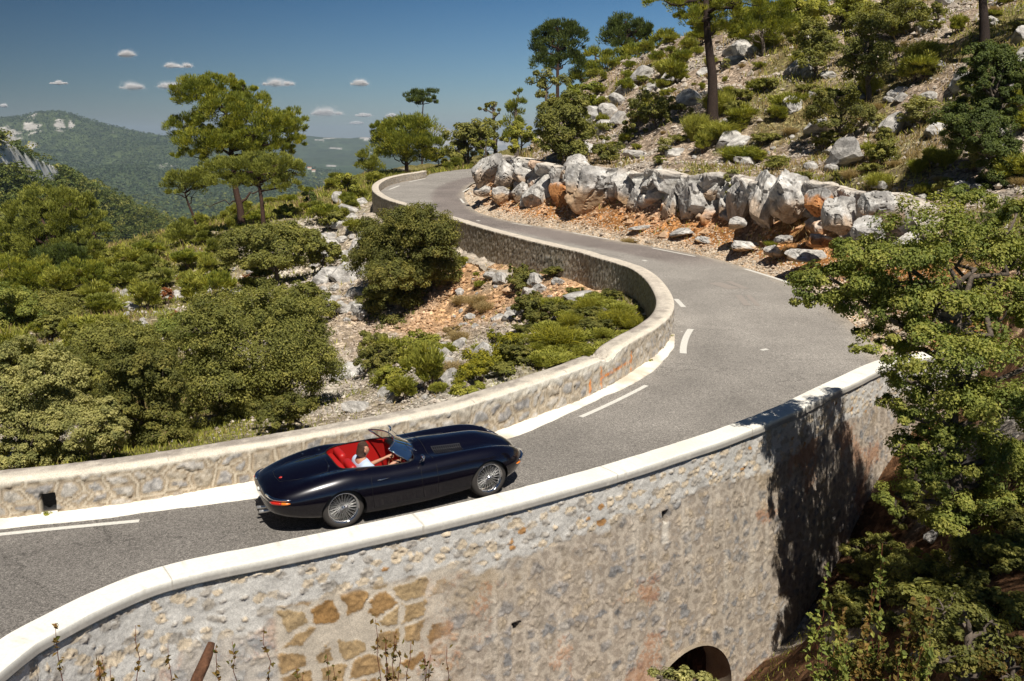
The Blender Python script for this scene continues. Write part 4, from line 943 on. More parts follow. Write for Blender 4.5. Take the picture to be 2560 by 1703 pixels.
BT('bush', 'bush', 'low fresh green bush at the foot of the largest round bush', (690, 975), disc(650, 950, 75, 40, 6, 11), 'green', depth=21.5, seed=90)
BT('bush', 'bush', 'wide bush in front of the ridge pines, above the largest round bush', (640, 660), disc(630, 575, 108, 66, 10, 12), 'holm', depth=50, seed=97)
BT('bush', 'bush', 'smaller bush at the right end of the ridge pine bush', (745, 640), disc(745, 590, 42, 40, 6, 13), 'holm', depth=51, seed=98)
BT('bush', 'bush', 'tall dense bush in front of the far wall bend, middle of the picture', (945, 780), disc(935, 590, 118, 110, 14, 14) + disc(905, 715, 95, 65, 9, 15), 'green', depth=40, seed=101, leaf=0.9)
BT('oak_tree', 'oak tree', 'open crowned young oak on the ridge left of the far bend', (800, 490), disc(800, 432, 38, 34, 7, 16), 'broom', depth=74, seed=103, dens=0.8)
BT('bush', 'bush', 'round dark shrub between the ridge rocks and the ridge pines', (715, 480), disc(712, 455, 16, 24, 5, 17), 'pinedark', depth=72, seed=104)
BT('bush', 'bush', 'low bright shrub left of the round dark ridge shrub', (665, 500), disc(662, 485, 26, 16, 5, 18), 'pine', depth=70, seed=105)
BT('bush', 'bush', 'slim green bush on the ridge beside the small leaning pine', (420, 590), disc(415, 545, 32, 44, 6, 19), 'pineyellow', depth=64, seed=106, style='needle')
BT('bush', 'bush', 'leafy green bush below the small leaning pine', (340, 620), disc(340, 575, 46, 30, 7, 20), 'green', depth=66, seed=107)
# oak over the foreground wall at the right
OAKL = [(2110, 520, 110, 60, -0.1), (2210, 470, 70, 40, 0.35), (2060, 600, 120, 50, -0.1), (1980, 580, 60, 40, 0.05), (2230, 580, 120, 60, 0.35), (1940, 650, 110, 40, 0.05), (1880, 700, 60, 35, 0.05), (1990, 700, 90, 50, 0.05), (2120, 700, 130, 60, 0.0), (2280, 700, 110, 70, 0.35), (2020, 790, 70, 40, 0.0), (2150, 820, 110, 60, -0.2), (2280, 830, 110, 70, 0.1), (2180, 930, 110, 70, 0.1), (2300, 950, 90, 70, -0.2), (2220, 1040, 110, 60, 0.2), (2310, 1080, 80, 60, 0.2), (2140, 1000, 60, 50, 0.2), (2160, 1120, 80, 50, 0.2), (2250, 1160, 90, 50, 0.2), (1860, 640, 45, 24, 0.05), (2100, 760, 70, 34, -0.2), (2350, 600, 60, 60, 0.35), (2340, 500, 50, 50, 0.35), (2120, 1090, 60, 60, 0.2), (2060, 1150, 50, 40, 0.2), (2080, 880, 60, 50, 0.1), (2060, 960, 45, 50, -0.1), (2090, 1040, 50, 50, 0.2), (2340, 1180, 60, 60, 0.2), (2200, 1210, 80, 50, 0.2), (2300, 740, 80, 60, 0.35), (2450, 600, 120, 100, 0.3), (2500, 640, 140, 110, 0.3), (2500, 780, 120, 100, 0.3), (2440, 960, 110, 120, 0.3), (2440, 1130, 110, 100, 0.3)]
oak = BT('oak_tree', 'oak tree', 'big leafy oak overhanging the road wall at the right', (2190, 1330), OAKL, 'oak', depth=13.3, seed=113, trunk_r=0.13, dens=0.95, leaf=1.25, crad=0.23, jitter=0.3, shell=(0.5, 1.0), zscale=0.8, grow=1.18)
BT('oak_tree', 'oak tree', 'dark slender oak on the hillside at the right edge', (2290, 560), disc(2280, 170, 70, 80, 8, 21) + disc(2250, 300, 95, 80, 9, 22) + disc(2310, 420, 60, 90, 8, 23) + disc(2330, 200, 50, 90, 6, 25), 'pinedark', depth=30, seed=127, trunk_r=0.14, dens=0.95, crad=0.22)
BT('oak_tree', 'oak tree', 'shaded oak below the slender oak at the right edge', (2330, 600), disc(2330, 520, 70, 60, 7, 24), 'pinedark', depth=26.5, seed=128)
# trees and tall shrubs standing on the rocky hillside
for (b, dsc, pal, lab, kw) in [
    ((1300,392), (1300,300,68,80,11,31), 'holm', 'large dark shrub hanging over the boulders at the left end of the cliff', {}),
    ((1398,378), (1398,346,42,34,6,32), 'green', 'rounded shrub standing on the boulders right of the large dark shrub', {}),
    ((1505,300), (1500,250,52,48,7,33), 'holm', 'dark shrub below the umbrella shaped skyline pine', {'dens': 0.7}),
    ((1470,320), (1470,285,38,28,5,34), 'holm', 'small dark shrub left of the thick trunk on the slope', {'dens': 0.6}),
    ((1868,180), (1868,105,56,64,8,35), 'holm', 'oak shrub on the upper slope right of the rounded bright pine', {'dens': 0.6}),
    ((2000,230), (1990,130,64,84,9,36), 'holm', 'tall oak shrub high on the slope, left of the dark trunk at the top right', {'dens': 0.6}),
    ((1935,330), (1935,262,82,58,9,37), 'green', 'airy thin stemmed shrub in the middle of the slope', {'dens': 0.45}),
    ((1720,120), (1835,30,60,40,6,38), 'broom', 'light bush at the top edge above the oak shrubs', {}),
    ((2060,90), (2060,40,90,44,7,39), 'holm', 'wide bush at the top edge left of the dark trunk', {'dens': 0.7}),
    ((1940,60), (1930,20,80,34,6,40), 'broom', 'pale broom bush along the top edge of the slope', {}),
    ((1345,265), (1345,225,46,34,6,41), 'pine', 'soft bush under the low skyline pines', {}),
    ((1205,360), (1200,320,38,36,6,42), 'broom', 'dull green broom between the far bend oak and the cliff', {}),
    ((1170,330), (1168,300,22,26,5,43), 'broom', 'small broom left of the cliff top', {}),
    ((1120,385), (1120,345,24,34,5,44), 'broom', 'loose broom beside the dark round oak at the far bend', {}),
    ((1010,385), (1010,358,40,22,5,45), 'yellow', 'yellowish low bush right of the broad pine', {}),
    ((2175,450), (2175,430,36,22,5,46), 'holm', 'dark low shrub at the right end of the slope above the big oak', {}),
    ((1690,470), (1690,425,30,46,6,47), 'olive', 'greyish shrub hanging down between the middle boulders', {'dens': 0.5}),
]:
    kw = dict(kw); BT('shrub', 'shrub', lab, b, disc(*dsc), pal, seed=200 + dsc[5], **kw)
for k, (x, y, w, h, lab) in enumerate([(2120,1330,90,60,'shaded bush in the gully left under the big oak'),(2250,1300,90,70,'shaded bush in the gully under the middle of the big oak'),(2340,1270,60,60,'shaded bush in the gully at the right edge'),(1960,1400,70,60,'dark bush against the foot of the wall end'),
    (2000,1270,60,50,'dark bush where the wall end meets the gully'),(2080,1180,50,50,'leafy bush behind the oak shade at the wall end'),(2200,1420,90,60,'low bush in the middle of the gully')]):
    BT('bush', 'bush', lab, (x, y + h * 0.5), disc(x, y, w, h, 7, 300 + k), 'green' if k % 2 else 'holm', seed=940 + k, dens=0.7, leaf=1.3)
BT('oak_tree', 'oak tree', 'unseen oak added beside the viewpoint whose crown shades the gully and the wall end', (3500, 1300), disc(3350, 420, 620, 420, 9, 401), 'oak', depth=7.0, seed=955, trunk_r=0.16, dens=0.35, leaf=2.2, grow=1.1)  # out-of-view oak, added to darken the gully and wall end
for k, (x, y, w, h, pal, d, lab) in enumerate([(100,735,95,60,'holm',46,'broad dark canopy between the pale leaved oak and the left edge pines'),(205,655,75,48,'pine',56,'round pine canopy right of the left edge pine mass'),(285,615,58,38,'holm',66,'small oak canopy on the flank below the small leaning pine'),
    (30,590,60,40,'pine',68,'pine canopy at the left edge under the cliff hill'),(150,600,70,40,'pinedark',62,'dark pine canopy inside the left edge pine mass'),(215,875,80,52,'holm',29,'oak scrub between the silvery bush and the mid green bush'),(120,850,80,50,'green',33,'fresh green scrub above the silvery left edge bush'),
    (430,770,80,52,'oak',33,'pale oak scrub at the upper left of the largest round bush'),(700,700,70,50,'holm',40,'oak scrub above the largest round bush beside the rock rib'),(880,840,60,50,'green',30,'green scrub between the rock rib foot and the wall'),(1125,850,70,48,'yellow',24,'yellow flowered bush close behind the wall inside the bend'),
    (1215,650,38,34,'green',36,'dark bush on the orange bank under the far wall'),(1225,715,46,34,'green',31,'second dark bush down the orange bank')]):
    BT('bush', 'bush', lab, (x, y + h * 0.8), disc(x, y, w, h, 8, 500 + k), pal, seed=1200 + k, depth=d, style='needle' if 'pine' in pal else 'leaf')
for k, (x, y, w, h, pal, d, lab) in enumerate([(965,820,66,56,'broom',30,'brownish broom mound on the stony bank right of the rock rib foot'),(905,875,55,40,'broom',27,'lower broom mound close behind the wall above the car'),(1045,770,26,24,'dry',33,'dry straw coloured bush in the middle of the stony bank'),
    (1140,800,44,40,'yellow',27,'yellow flecked bush above the other behind the wall'),(860,800,44,40,'holm',33,'oak scrub at the foot of the rock rib'),(1075,905,44,26,'broom',20.5,'low broom touching the wall top left of the yellow bush')]):
    BT('bush', 'bush', lab, (x, y + h * 0.8), disc(x, y, w, h, 7, 600 + k), pal, seed=1300 + k, depth=d, dens=0.8)
# ------------------------------------------------------------------ shared shrub meshes, scattered one by one
def shrub_proto(pal, style, seed, h=1.0, w=1.0, n=2600, leaf=0.035):
    rng = np.random.default_rng(seed); lob = []
    for k in range(9):
        a = rng.uniform(0, 2 * np.pi); r = rng.uniform(0.1, 0.55) * w * 0.5; s = rng.uniform(0.22, 0.34) * w
        lob.append((math.cos(a) * r, math.sin(a) * r, h * rng.uniform(0.25, 0.72), s, s, s * 0.8 * h / w))
    me, _, _ = crown('leaves', lob, pal, seed, style, n // 50, 50, leaf, None, 0.34, (0.4, 1.0), link=False, width=leaf * 0.25)
    mb = MB()
    for k in range(7):
        l = lob[k]; mb.tube(wobble((0, 0, -0.15), l[:3], rng, 5), np.linspace(0.022, 0.006, 5), 5, caps=False)
    V = np.concatenate(mb.V); st = mesh_np('stems', V, np.concatenate(mb.Q), M_BARK, np.broadcast_to([0.14, 0.10, 0.075], V.shape), link=False)
    return me, st
def broom_proto(pal, seed, n=900, h=1.0, spread=0.55, width=0.012):
    rng = np.random.default_rng(seed); k = n; a = rng.uniform(0, 2 * np.pi, k); r = rng.uniform(0, 1, k) ** 0.7 * spread
    P = np.stack([np.cos(a) * r * 0.35, np.sin(a) * r * 0.35, np.zeros(k) - 0.03], 1); D = np.stack([np.cos(a) * r, np.sin(a) * r, np.ones(k)], 1) + 0.12 * rng.normal(size=(k, 3)); D /= np.linalg.norm(D, axis=1)[:, None]
    h_ = h; V1, Q1 = blades(P, D, h * 0.85, width, rng, 0.12)
    t = rng.uniform(0.35, 1.0, k * 3)[:, None]; i = rng.integers(0, k, k * 3); P2 = P[i] + D[i] * t * h * 0.7 + 0.05 * unit(k * 3, rng) * t; D2 = D[i] + 1.0 * unit(k * 3, rng); D2 /= np.linalg.norm(D2, axis=1)[:, None]
    V2, Q2 = blades(P2, D2, h * 0.22, width * 1.3, rng, 0.05)
    V = np.concatenate([V1, V2]); Q = np.concatenate([Q1, Q2 + len(V1)]); nn = len(Q); col = tint(pal, nn, rng.integers(0, 40, nn), rng)
    return mesh_np('stems', V, Q, M_NEEDLE, np.repeat(col, 4, 0), smooth=False, link=False)
PROTO = {
 'round_green': shrub_proto('holm', 'leaf', 301, n=3600), 'round_fresh': shrub_proto('green', 'leaf', 302, n=3600), 'yellow': shrub_proto('yellow', 'leaf', 303, n=3000, leaf=0.03),
 'soft': shrub_proto('broom', 'needle', 304, n=3600, leaf=0.11), 'pinelike': shrub_proto('pine', 'needle', 305, n=3600, leaf=0.12), 'olive': shrub_proto('olive', 'leaf', 306, n=3000, leaf=0.03),
 'rust': shrub_proto('rust', 'leaf', 307, n=1800, leaf=0.035), 'low': shrub_proto('holm', 'leaf', 308, h=0.55, n=2600, leaf=0.03), 'lowsoft': shrub_proto('broom', 'needle', 309, h=0.55, n=3000, leaf=0.10),
 'yelpine': shrub_proto('pineyellow', 'needle', 310, n=3600, leaf=0.12)}
BROOM = {'broom': broom_proto('broom', 321), 'drygrass': broom_proto('dry', 322, n=500, h=1.0, spread=0.7), 'greenbroom': broom_proto('pine', 323), 'yellowbroom': broom_proto('yellow', 324, n=700)}
KINDTXT = {'round_green': 'dark green shrub', 'round_fresh': 'fresh green shrub', 'yellow': 'yellow flecked shrub', 'soft': 'soft dull green shrub', 'pinelike': 'bushy young pine', 'olive': 'silvery grey shrub',
           'rust': 'rust brown dying shrub', 'low': 'low dark green cushion shrub', 'lowsoft': 'low dull green cushion shrub', 'yelpine': 'yellow green young pine', 'broom': 'upright broom plant', 'drygrass': 'dry straw coloured grass tuft',
           'greenbroom': 'upright bright green plant', 'yellowbroom': 'yellowish upright plant'}
def put_shrub(kind, px, py, hm, wm, label, group, seed, at=None, cat=None):
    p = at if at is not None else hit(px, py)
    if p is None: return None
    rng = np.random.default_rng(seed)
    if kind in PROTO:
        nm = 'young_pine' if 'pine' in kind else 'shrub'
        e = empty(nm, p, rng.uniform(0, 6.28)); 
        for me in PROTO[kind]:
            o = bpy.data.objects.new(me.name, me); C.objects.link(o); o.parent = e
        tag(e, label, cat or ('young pine' if 'pine' in kind else 'shrub'), group)
    else:
        me = BROOM[kind]; nm = 'grass_tuft' if kind == 'drygrass' else 'broom_plant'
        e = bpy.data.objects.new(nm, me); C.objects.link(e); e.location = p; e.rotation_euler = (0, 0, rng.uniform(0, 6.28)); tag(e, label, cat or ('grass tuft' if kind == 'drygrass' else 'broom plant'), group)
    e.scale = (wm, wm, hm); e.location.z -= 0.04 * hm
    return e
# single shrubs one can point to: (kind, x, y of the foot, height, width in the 2357-wide view, where it stands)
SH = [('broom',1652,262,60,55,'between the thick trunk and the airy shrub'),('broom',1600,320,70,50,'left of and below the thick leaning trunk'),('broom',1668,318,50,70,'right of the thick leaning trunk'),('greenbroom',1700,372,45,70,'above the greyish hanging shrub on the slope'),
 ('round_green',1515,380,26,36,'on the slope above the middle boulders'),('low',1560,330,40,60,'in the middle of the slope below the thick trunk'),('greenbroom',2110,395,36,34,'on the open scree right of the slope'),('greenbroom',2172,380,46,50,'near the slender oak on the open scree'),
 ('low',2040,370,70,90,'running diagonally across the scree'),('low',2000,400,50,70,'left of the diagonal shrubs on the scree'),('low',1850,420,50,60,'above the orange hollow in the cliff'),('round_green',1925,414,26,28,'alone on the scree right of the orange hollow'),
 ('lowsoft',1810,250,70,110,'upper middle slope under the bright pine'),('low',1760,210,60,90,'upper slope below the rounded bright pine'),('soft',1550,195,60,90,'upper slope left of the thick trunk'),('low',1700,235,60,90,'right of the foot of the thick trunk'),
 ('soft',2110,190,70,120,'right part of the upper slope in front of the big shadow'),('round_fresh',1190,660,60,62,'on the orange bank under the near bend wall'),('round_fresh',1215,720,56,80,'below the shrub on the orange bank'),('round_fresh',1275,635,28,70,'close under the curving wall'),
 ('yellow',1110,880,70,90,'behind the wall where the slope meets it'),('yellow',1170,830,80,90,'second of the yellow flecked shrubs behind the wall'),('yellow',1060,900,40,50,'leftmost of the yellow flecked shrubs behind the wall'),('soft',990,900,120,110,'brownish broom right of the largest round bush'),
 ('soft',930,925,70,80,'close behind the wall beside the small rocks'),('soft',900,830,60,90,'between the tall dense bush and the largest round bush'),('rust',385,700,44,50,'beside the white rocks left of the largest round bush'),('rust',420,660,28,40,'above the rust brown shrub by the rocks'),
 ('rust',405,745,36,40,'just above the largest round bush'),('rust',585,645,20,60,'between the ridge pine bush and the largest round bush'),('soft',480,640,60,60,'dark foot of the ridge pine bush'),('round_green',505,640,50,70,'shadowed shrub left of the ridge pine bush'),
 ('yelpine',300,660,60,90,'beside the large pine mass'),('yelpine',250,720,50,110,'left slope above the mid green bush'),('yelpine',350,640,60,80,'on the ridge flank'),('soft',220,780,60,130,'lower left slope'),('soft',180,830,60,110,'lower left slope above the silvery bush'),
 ('round_green',120,780,70,100,'left slope beside the pale leaved oak'),('low',860,560,40,60,'right of the rock rib'),('soft',820,540,40,70,'on the rock rib'),('soft',770,500,30,40,'upper rock rib'),('round_green',990,800,30,44,'foot of the tall dense bush'),
 ('yellowbroom',600,545,30,60,'at the foot of the ridge pines'),('pinelike',800,395,42,34,'skyline left of the far bend'),('yelpine',770,425,30,60,'skyline further left of the far bend'),('soft',860,420,26,60,'below the wall of the far bend'),
 ('soft',1440,330,26,44,'cliff top left of the middle'),('drygrass',1450,560,14,30,'foot of the cliff'),('drygrass',1600,440,30,50,'cliff edge'),('drygrass',1820,590,26,36,'orange bank'),('greenbroom',1775,570,20,24,'on the orange bank by the road'),
 ('soft',1330,455,30,30,'between the left boulders'),('drygrass',1180,445,20,34,'roadside by the first boulders')]
for k, (kd, x, y, hp, wp_, where) in enumerate(SH):
    p = hit(x * d2, y * d2)
    if p is None: print('shrub miss', x, y); continue
    m = depth_of(p) / FOC * d2; put_shrub(kd, 0, 0, hp * m * 1.05, wp_ * m * (0.95 if kd in PROTO else 1.2), KINDTXT[kd] + ' ' + where, None, 900 + k, at=p)
LM = [(556,528,'the tallest ridge pine'),(456,530,'the small leaning pine'),(935,372,'the broad far bend pine'),(1078,380,'the dark round oak'),(1282,232,'the tall dark skyline pine'),(1440,170,'the umbrella shaped pine'),(1643,228,'the thick leaning trunk'),
 (1760,118,'the rounded bright pine'),(2268,125,'the dark trunk at top right'),(150,640,'the left edge pine mass'),(25,760,'the pale leaved oak'),(590,850,'the largest round bush'),(630,600,'the wide ridge bush'),(935,640,'the tall dense bush'),(800,480,'the open crowned young oak'),
 (2290,430,'the dark slender oak'),(1300,372,'the large dark shrub'),(1398,366,'the rounded cliff top shrub'),(1505,285,'the dark shrub under the umbrella pine'),(1868,165,'the upper slope oak shrub'),(2000,210,'the tall oak shrub'),(1935,310,'the airy thin stemmed shrub'),
 (1484,400,'the biggest boulder'),(1739,450,'the wide smooth slab'),(1906,430,'the tallest craggy boulder'),(2040,440,'the orange rock hollow'),(1350,700,'the long pale rock'),(1190,660,'the orange bank shrub'),(1110,880,'the yellow flecked shrubs'),(385,700,'the rust brown shrub'),
 (780,620,'the broad pale slab'),(1095,400,'the tip of the cliff'),(1500,700,'the inside corner of the wall'),(1000,900,'the car side wall'),(1840,1100,'the shaded wall corner'),(2100,1450,'the bottom right bush'),(1600,330,'the broom clump'),(2100,380,'the open scree'),(1250,560,'the far wall footing'),
 (320,900,'the dark green bush'),(70,940,'the silvery left edge bush'),(850,430,'the far bend wall'),(1340,200,'the soft skyline bush')]
USED = {}
def place_label(kind, x, y, size, fallback):
    """says which one by its size and the nearest landmark"""
    for q, (lx, ly, nm) in sorted((math.hypot(x - l[0], (y - l[1]) * 1.4), l) for l in LM)[:14]:
        dx, dy = x - lx, y - ly; far_ = 'just ' if q < 45 else '' if q < 110 else 'well '
        if abs(dx) > 2.2 * abs(dy): w = 'right of' if dx > 0 else 'left of'
        elif abs(dy) > 2.2 * abs(dx): w = 'below' if dy > 0 else 'above'
        else: w = ('below' if dy > 0 else 'above') + ' and ' + ('right' if dx > 0 else 'left') + ' of'
        t = f'{size} {kind} {far_}{w} {nm}'
        if len(t.split()) <= 16 and t not in USED: USED[t] = 1; return t
    return fallback
# many more of the same, which nothing in the photograph tells apart
def scatter(n, poly, kinds, hr, group, seed, gap=1.0, asp=1.1, lab=None, reject=None):
    rng = np.random.default_rng(seed); P = np.array(poly, float); k = 0; tries = 0; got = []
    while k < n and tries < n * 40:
        tries += 1; x = rng.uniform(P[:, 0].min(), P[:, 0].max()); y = rng.uniform(P[:, 1].min(), P[:, 1].max())
        if not inside(np.array([[x, y]]), P)[0]: continue
        p = hit(x * d2, y * d2)
        if p is None: continue
        q = p[None, :2]
        if inside(q, ROADPOLY)[0] or seg_dist(q, wallP[::3])[0][0] < 0.9 or seg_dist(q, edgeP[::3])[0][0] < 1.2 or seg_dist(q, parP[::3])[0][0] < 1.1: continue
        if any((a[0] - p[0]) ** 2 + (a[1] - p[1]) ** 2 < gap ** 2 for a in got): continue
        kd = kinds[int(rng.integers(0, len(kinds)))]; h = rng.uniform(*hr); got.append(p)
        put_shrub(kd, 0, 0, h, h * asp * rng.uniform(0.8, 1.5), place_label(KINDTXT[kd], x, y, 'small' if h < hr[0] + 0.33 * (hr[1] - hr[0]) else 'big' if h > hr[0] + 0.7 * (hr[1] - hr[0]) else 'middling', (lab or 'one of the small {}').format(KINDTXT[kd] + 's')), group.format(KINDTXT[kd] + 's'), int(seed * 1000 + k), at=p); k += 1
    return got
HILL = [(1240,300),(1500,180),(1640,90),(1800,20),(2357,0),(2357,430),(2100,470),(1900,400),(1500,370),(1250,370)]
scatter(105, HILL, ['round_green','low','olive','lowsoft','soft','soft','round_green','low','soft','lowsoft','broom'], (0.5, 1.5), 'small {} on the rocky hillside', 5, 1.6, lab='one of the small {} scattered over the rocky hillside')
scatter(50, HILL, ['drygrass','drygrass','drygrass','lowsoft'], (0.25, 0.5), '{} on the rocky hillside', 6, 0.9, lab='one of the {} among the stones of the hillside')
scatter(26, [(1240,90),(1500,60),(1700,0),(1560,200),(1300,250)], ['soft','pinelike','lowsoft'], (0.9, 1.8), '{} below the skyline trees', 7, 2.0, lab='one of the {} below the skyline trees of the hillside')
scatter(62, [(0,640),(250,600),(430,520),(850,400),(850,460),(700,620),(420,720),(200,850),(0,880)], ['soft','yelpine','pinelike','round_green','lowsoft','soft'], (0.8, 2.0), '{} on the valley slope', 8, 1.8, lab='one of the {} covering the valley slope at the left')
scatter(26, [(400,500),(600,470),(850,380),(1060,360),(1060,395),(860,395),(840,480),(700,560),(500,600)], ['soft','pinelike','yelpine','lowsoft'], (0.7, 1.6), '{} along the ridge', 9, 2.0, lab='one of the {} along the ridge to the far bend')
scatter(72, [(1230,730),(1400,640),(1490,700),(1480,760),(1400,830),(1280,840),(1150,880),(1180,790)], ['lowsoft','low','soft','lowsoft','yellowbroom','lowsoft','round_fresh'], (0.35, 0.75), '{} inside the bend', 10, 0.62, 1.5, lab='one of the {} filling the hollow inside the bend')
scatter(16, [(860,900),(1040,760),(1040,600),(1150,560),(1180,800),(1000,930),(880,940)], ['drygrass','lowsoft','soft','rust'], (0.3, 0.7), '{} on the orange bank', 11, 0.9, lab='one of the {} on the stony bank inside the bend')
scatter(22, [(1950,1330),(2357,1200),(2357,1568),(1950,1568)], ['low','round_fresh','round_green'], (0.35, 0.8), '{} in the gully', 12, 0.5, lab='one of the {} in the shady gully under the oak')
# ------------------------------------------------------------------ rocks
def rock_mesh(seed, sub=4, planes=14, rough=0.10, crack=0.0, pal='lime', stretch=(1, 1, 1), ochre=0.0):
    rng = np.random.default_rng(seed); bm = bmesh.new(); bmesh.ops.create_icosphere(bm, subdivisions=sub, radius=1.0)
    bm.verts.index_update(); V = np.array([v.co[:] for v in bm.verts]); F = np.array([[v.index for v in f.verts] for f in bm.faces]); bm.free()
    V = V * 1.25
    for k in range(planes):
        n = unit(1, rng)[0]; d = rng.uniform(0.62, 0.95); t = V @ n - d; V = V - np.outer(np.maximum(t, 0) * 0.97, n)
    n1 = fbm(V * 1.6 + seed, 5, seed); n2_ = fbm(V * 5.5 + seed, 4, seed + 3); r = np.abs(vnoise(V * np.array([2.4, 2.4, 1.1]) + seed * 3.1, seed + 9))
    nr = V / (np.linalg.norm(V, axis=1)[:, None] + 1e-9)
    V = V + nr * (rough * 1.3 * n1 + rough * 0.5 * n2_ - 0.14 * sstep(0.10, 0.0, r))[:, None]
    base = mixc([0.50, 0.475, 0.44], [0.30, 0.285, 0.27], sstep(-0.1, 0.35, n1 + 0.5 * n2_)); base = mixc(base, [0.62, 0.60, 0.57], sstep(0.15, 0.45, n2_ - n1))
    base = mixc(base, [0.10, 0.09, 0.085], sstep(0.08, 0.0, r) * 0.6)
    w = sstep(0.1, -0.35, V[:, 2] + 0.5 * n1) * (0.55 + ochre) if ochre >= 0 else 0 * n1
    base = mixc(base, [0.46, 0.29, 0.15], np.clip(w, 0, 0.95))
    if ochre > 0.5: base = mixc(base, np.array([0.44, 0.20, 0.075]) * (1 + 0.3 * n2_)[:, None], sstep(0.35, -0.1, V[:, 2] + 0.6 * n1 - (ochre - 0.6)))
    return mesh_np('boulder', V * np.array(stretch), F, M_ROCK, np.clip(base, 0.01, 0.9), smooth=False, link=False)
def edge_depth(px):    # depth of the far road edge seen at column px
    dp = depth_of(np.c_[edgeP, road_z(edgeP[:, 1])]); X = edgeP[:, 0] / (dp) * FOC + CXP; m = (edgeP[:, 1] > 24) & (edgeP[:, 1] < 68)
    o = np.argsort(X[m]); return float(np.interp(px, X[m][o], dp[m][o]))
BO = [(1221,426,56,92,0,'tall pale boulder at the left end of the cliff by the far bend'),(1263,434,52,62,0,'pale boulder second from the left end of the cliff'),(1308,436,58,50,0,'rounded boulder topping the left end of the cliff'),
 (1256,486,48,46,0.3,'low boulder above the white gravel at the far bend'),(1207,478,36,34,0,'small boulder at the very tip of the cliff by the road'),(1300,480,40,52,0.2,'block wedged under the rounded boulder'),(1318,510,30,60,0.2,'narrow block left of the tall grey slab'),
 (1352,492,64,98,0,'tall grey leaning slab left of the orange boulder'),(1411,489,60,104,1.0,'boulder with a bright orange face'),(1484,462,118,128,0.25,'biggest square boulder right of the orange faced one'),(1440,420,70,60,0,'whitish block on top of the biggest boulder'),
 (1562,480,52,74,0.3,'blocky boulder with a brown stain right of the biggest one'),(1592,500,44,92,0.1,'slim white boulder in the middle of the cliff'),(1583,540,26,30,0,'small white stone at the foot of the slim white boulder'),(1638,468,66,104,0.1,'grey boulder right of the slim white boulder'),
 (1680,510,46,118,0.1,'narrow cracked boulder left of the wide smooth slab'),(1738,516,86,112,0.0,'wide smooth slab in the middle of the cliff'),(1778,474,52,56,0.1,'block behind the wide smooth slab'),(1812,520,30,60,0.2,'dark thin block in the gap under the greyish shrub'),
 (1856,496,52,112,0.0,'pale craggy boulder right of the dark gap'),(1906,500,70,156,0.0,'tallest craggy grey boulder of the cliff'),(1970,497,86,128,0.0,'broad craggy boulder left of the orange hollow'),(2040,508,62,74,1.0,'round orange brown rock inside the hollow'),
 (2108,540,74,112,0.0,'grey boulder right of the orange hollow'),(2166,588,88,88,0.0,'rounded grey boulder at the right end of the cliff'),(2200,520,90,90,0.0,'grey ledge rock behind the rounded end boulder'),(1845,560,40,30,0.3,'small block under the pale craggy boulder'),
 (1856,612,88,34,0.4,'flat ledge rock beside the road below the cliff'),(1930,628,60,40,0.2,'grey ledge block beside the road in the shade'),(2010,640,100,40,0.4,'long low ledge at the roadside near the big oak'),(1700,583,80,26,0.5,'flat earthy ledge below the middle boulders'),
 (1600,570,60,20,0.5,'thin ledge of stone in the orange bank'),(1760,600,60,22,0.4,'broken ledge rock by the shoulder'),(1965,600,60,34,0.4,'brown ledge under the broad craggy boulder'),(2045,600,70,50,0.8,'orange earthy mound below the hollow'),
 (1530,545,40,22,0.5,'small brown stone in the orange bank')]
for k, (cx, cy, w, h, oc, lab) in enumerate(BO):
    d = edge_depth(cx) + (3.45 if cy < 560 else 1.7) + (0.9 if cy < 440 else 0); m = d / FOC
    me = rock_mesh(3000 + k * 13, 5 if w * h > 3000 else 4, 13, 0.10, ochre=oc)
    o = bpy.data.objects.new('boulder', me); C.objects.link(o); o.location = at_depth(float(cx), float(cy), d); m = m * (0.72 if cy > 565 and h < 60 else 1.0); o.scale = (w * m * 0.58, max(w, h * 0.6) * m * 0.60, h * m * 0.50)
    rr = np.random.default_rng(k + 50); o.rotation_euler = (rr.uniform(-0.12, 0.12), rr.uniform(-0.16, 0.16), rr.uniform(-0.4, 0.4)); tag(o, lab, 'boulder')
RP = [rock_mesh(4000 + k * 31, 3, 11, 0.11, ochre=-1) for k in range(7)]
def put_rock(px, py, w, h, lab, group, seed, at=None, sink=0.25):
    p = at if at is not None else hit(px, py)
    if p is None: return
    rng = np.random.default_rng(seed); o = bpy.data.objects.new('rock', RP[int(rng.integers(0, 7))]); C.objects.link(o)
    o.scale = (w * 0.5, max(w * 0.45, h) * rng.uniform(0.8, 1.3), h * 0.75); o.location = (p[0], p[1], p[2] + h * (0.5 - sink)); o.rotation_euler = (rng.uniform(-.3, .3), rng.uniform(-.3, .3), rng.uniform(-.6, .6)); tag(o, lab, 'rock', group)
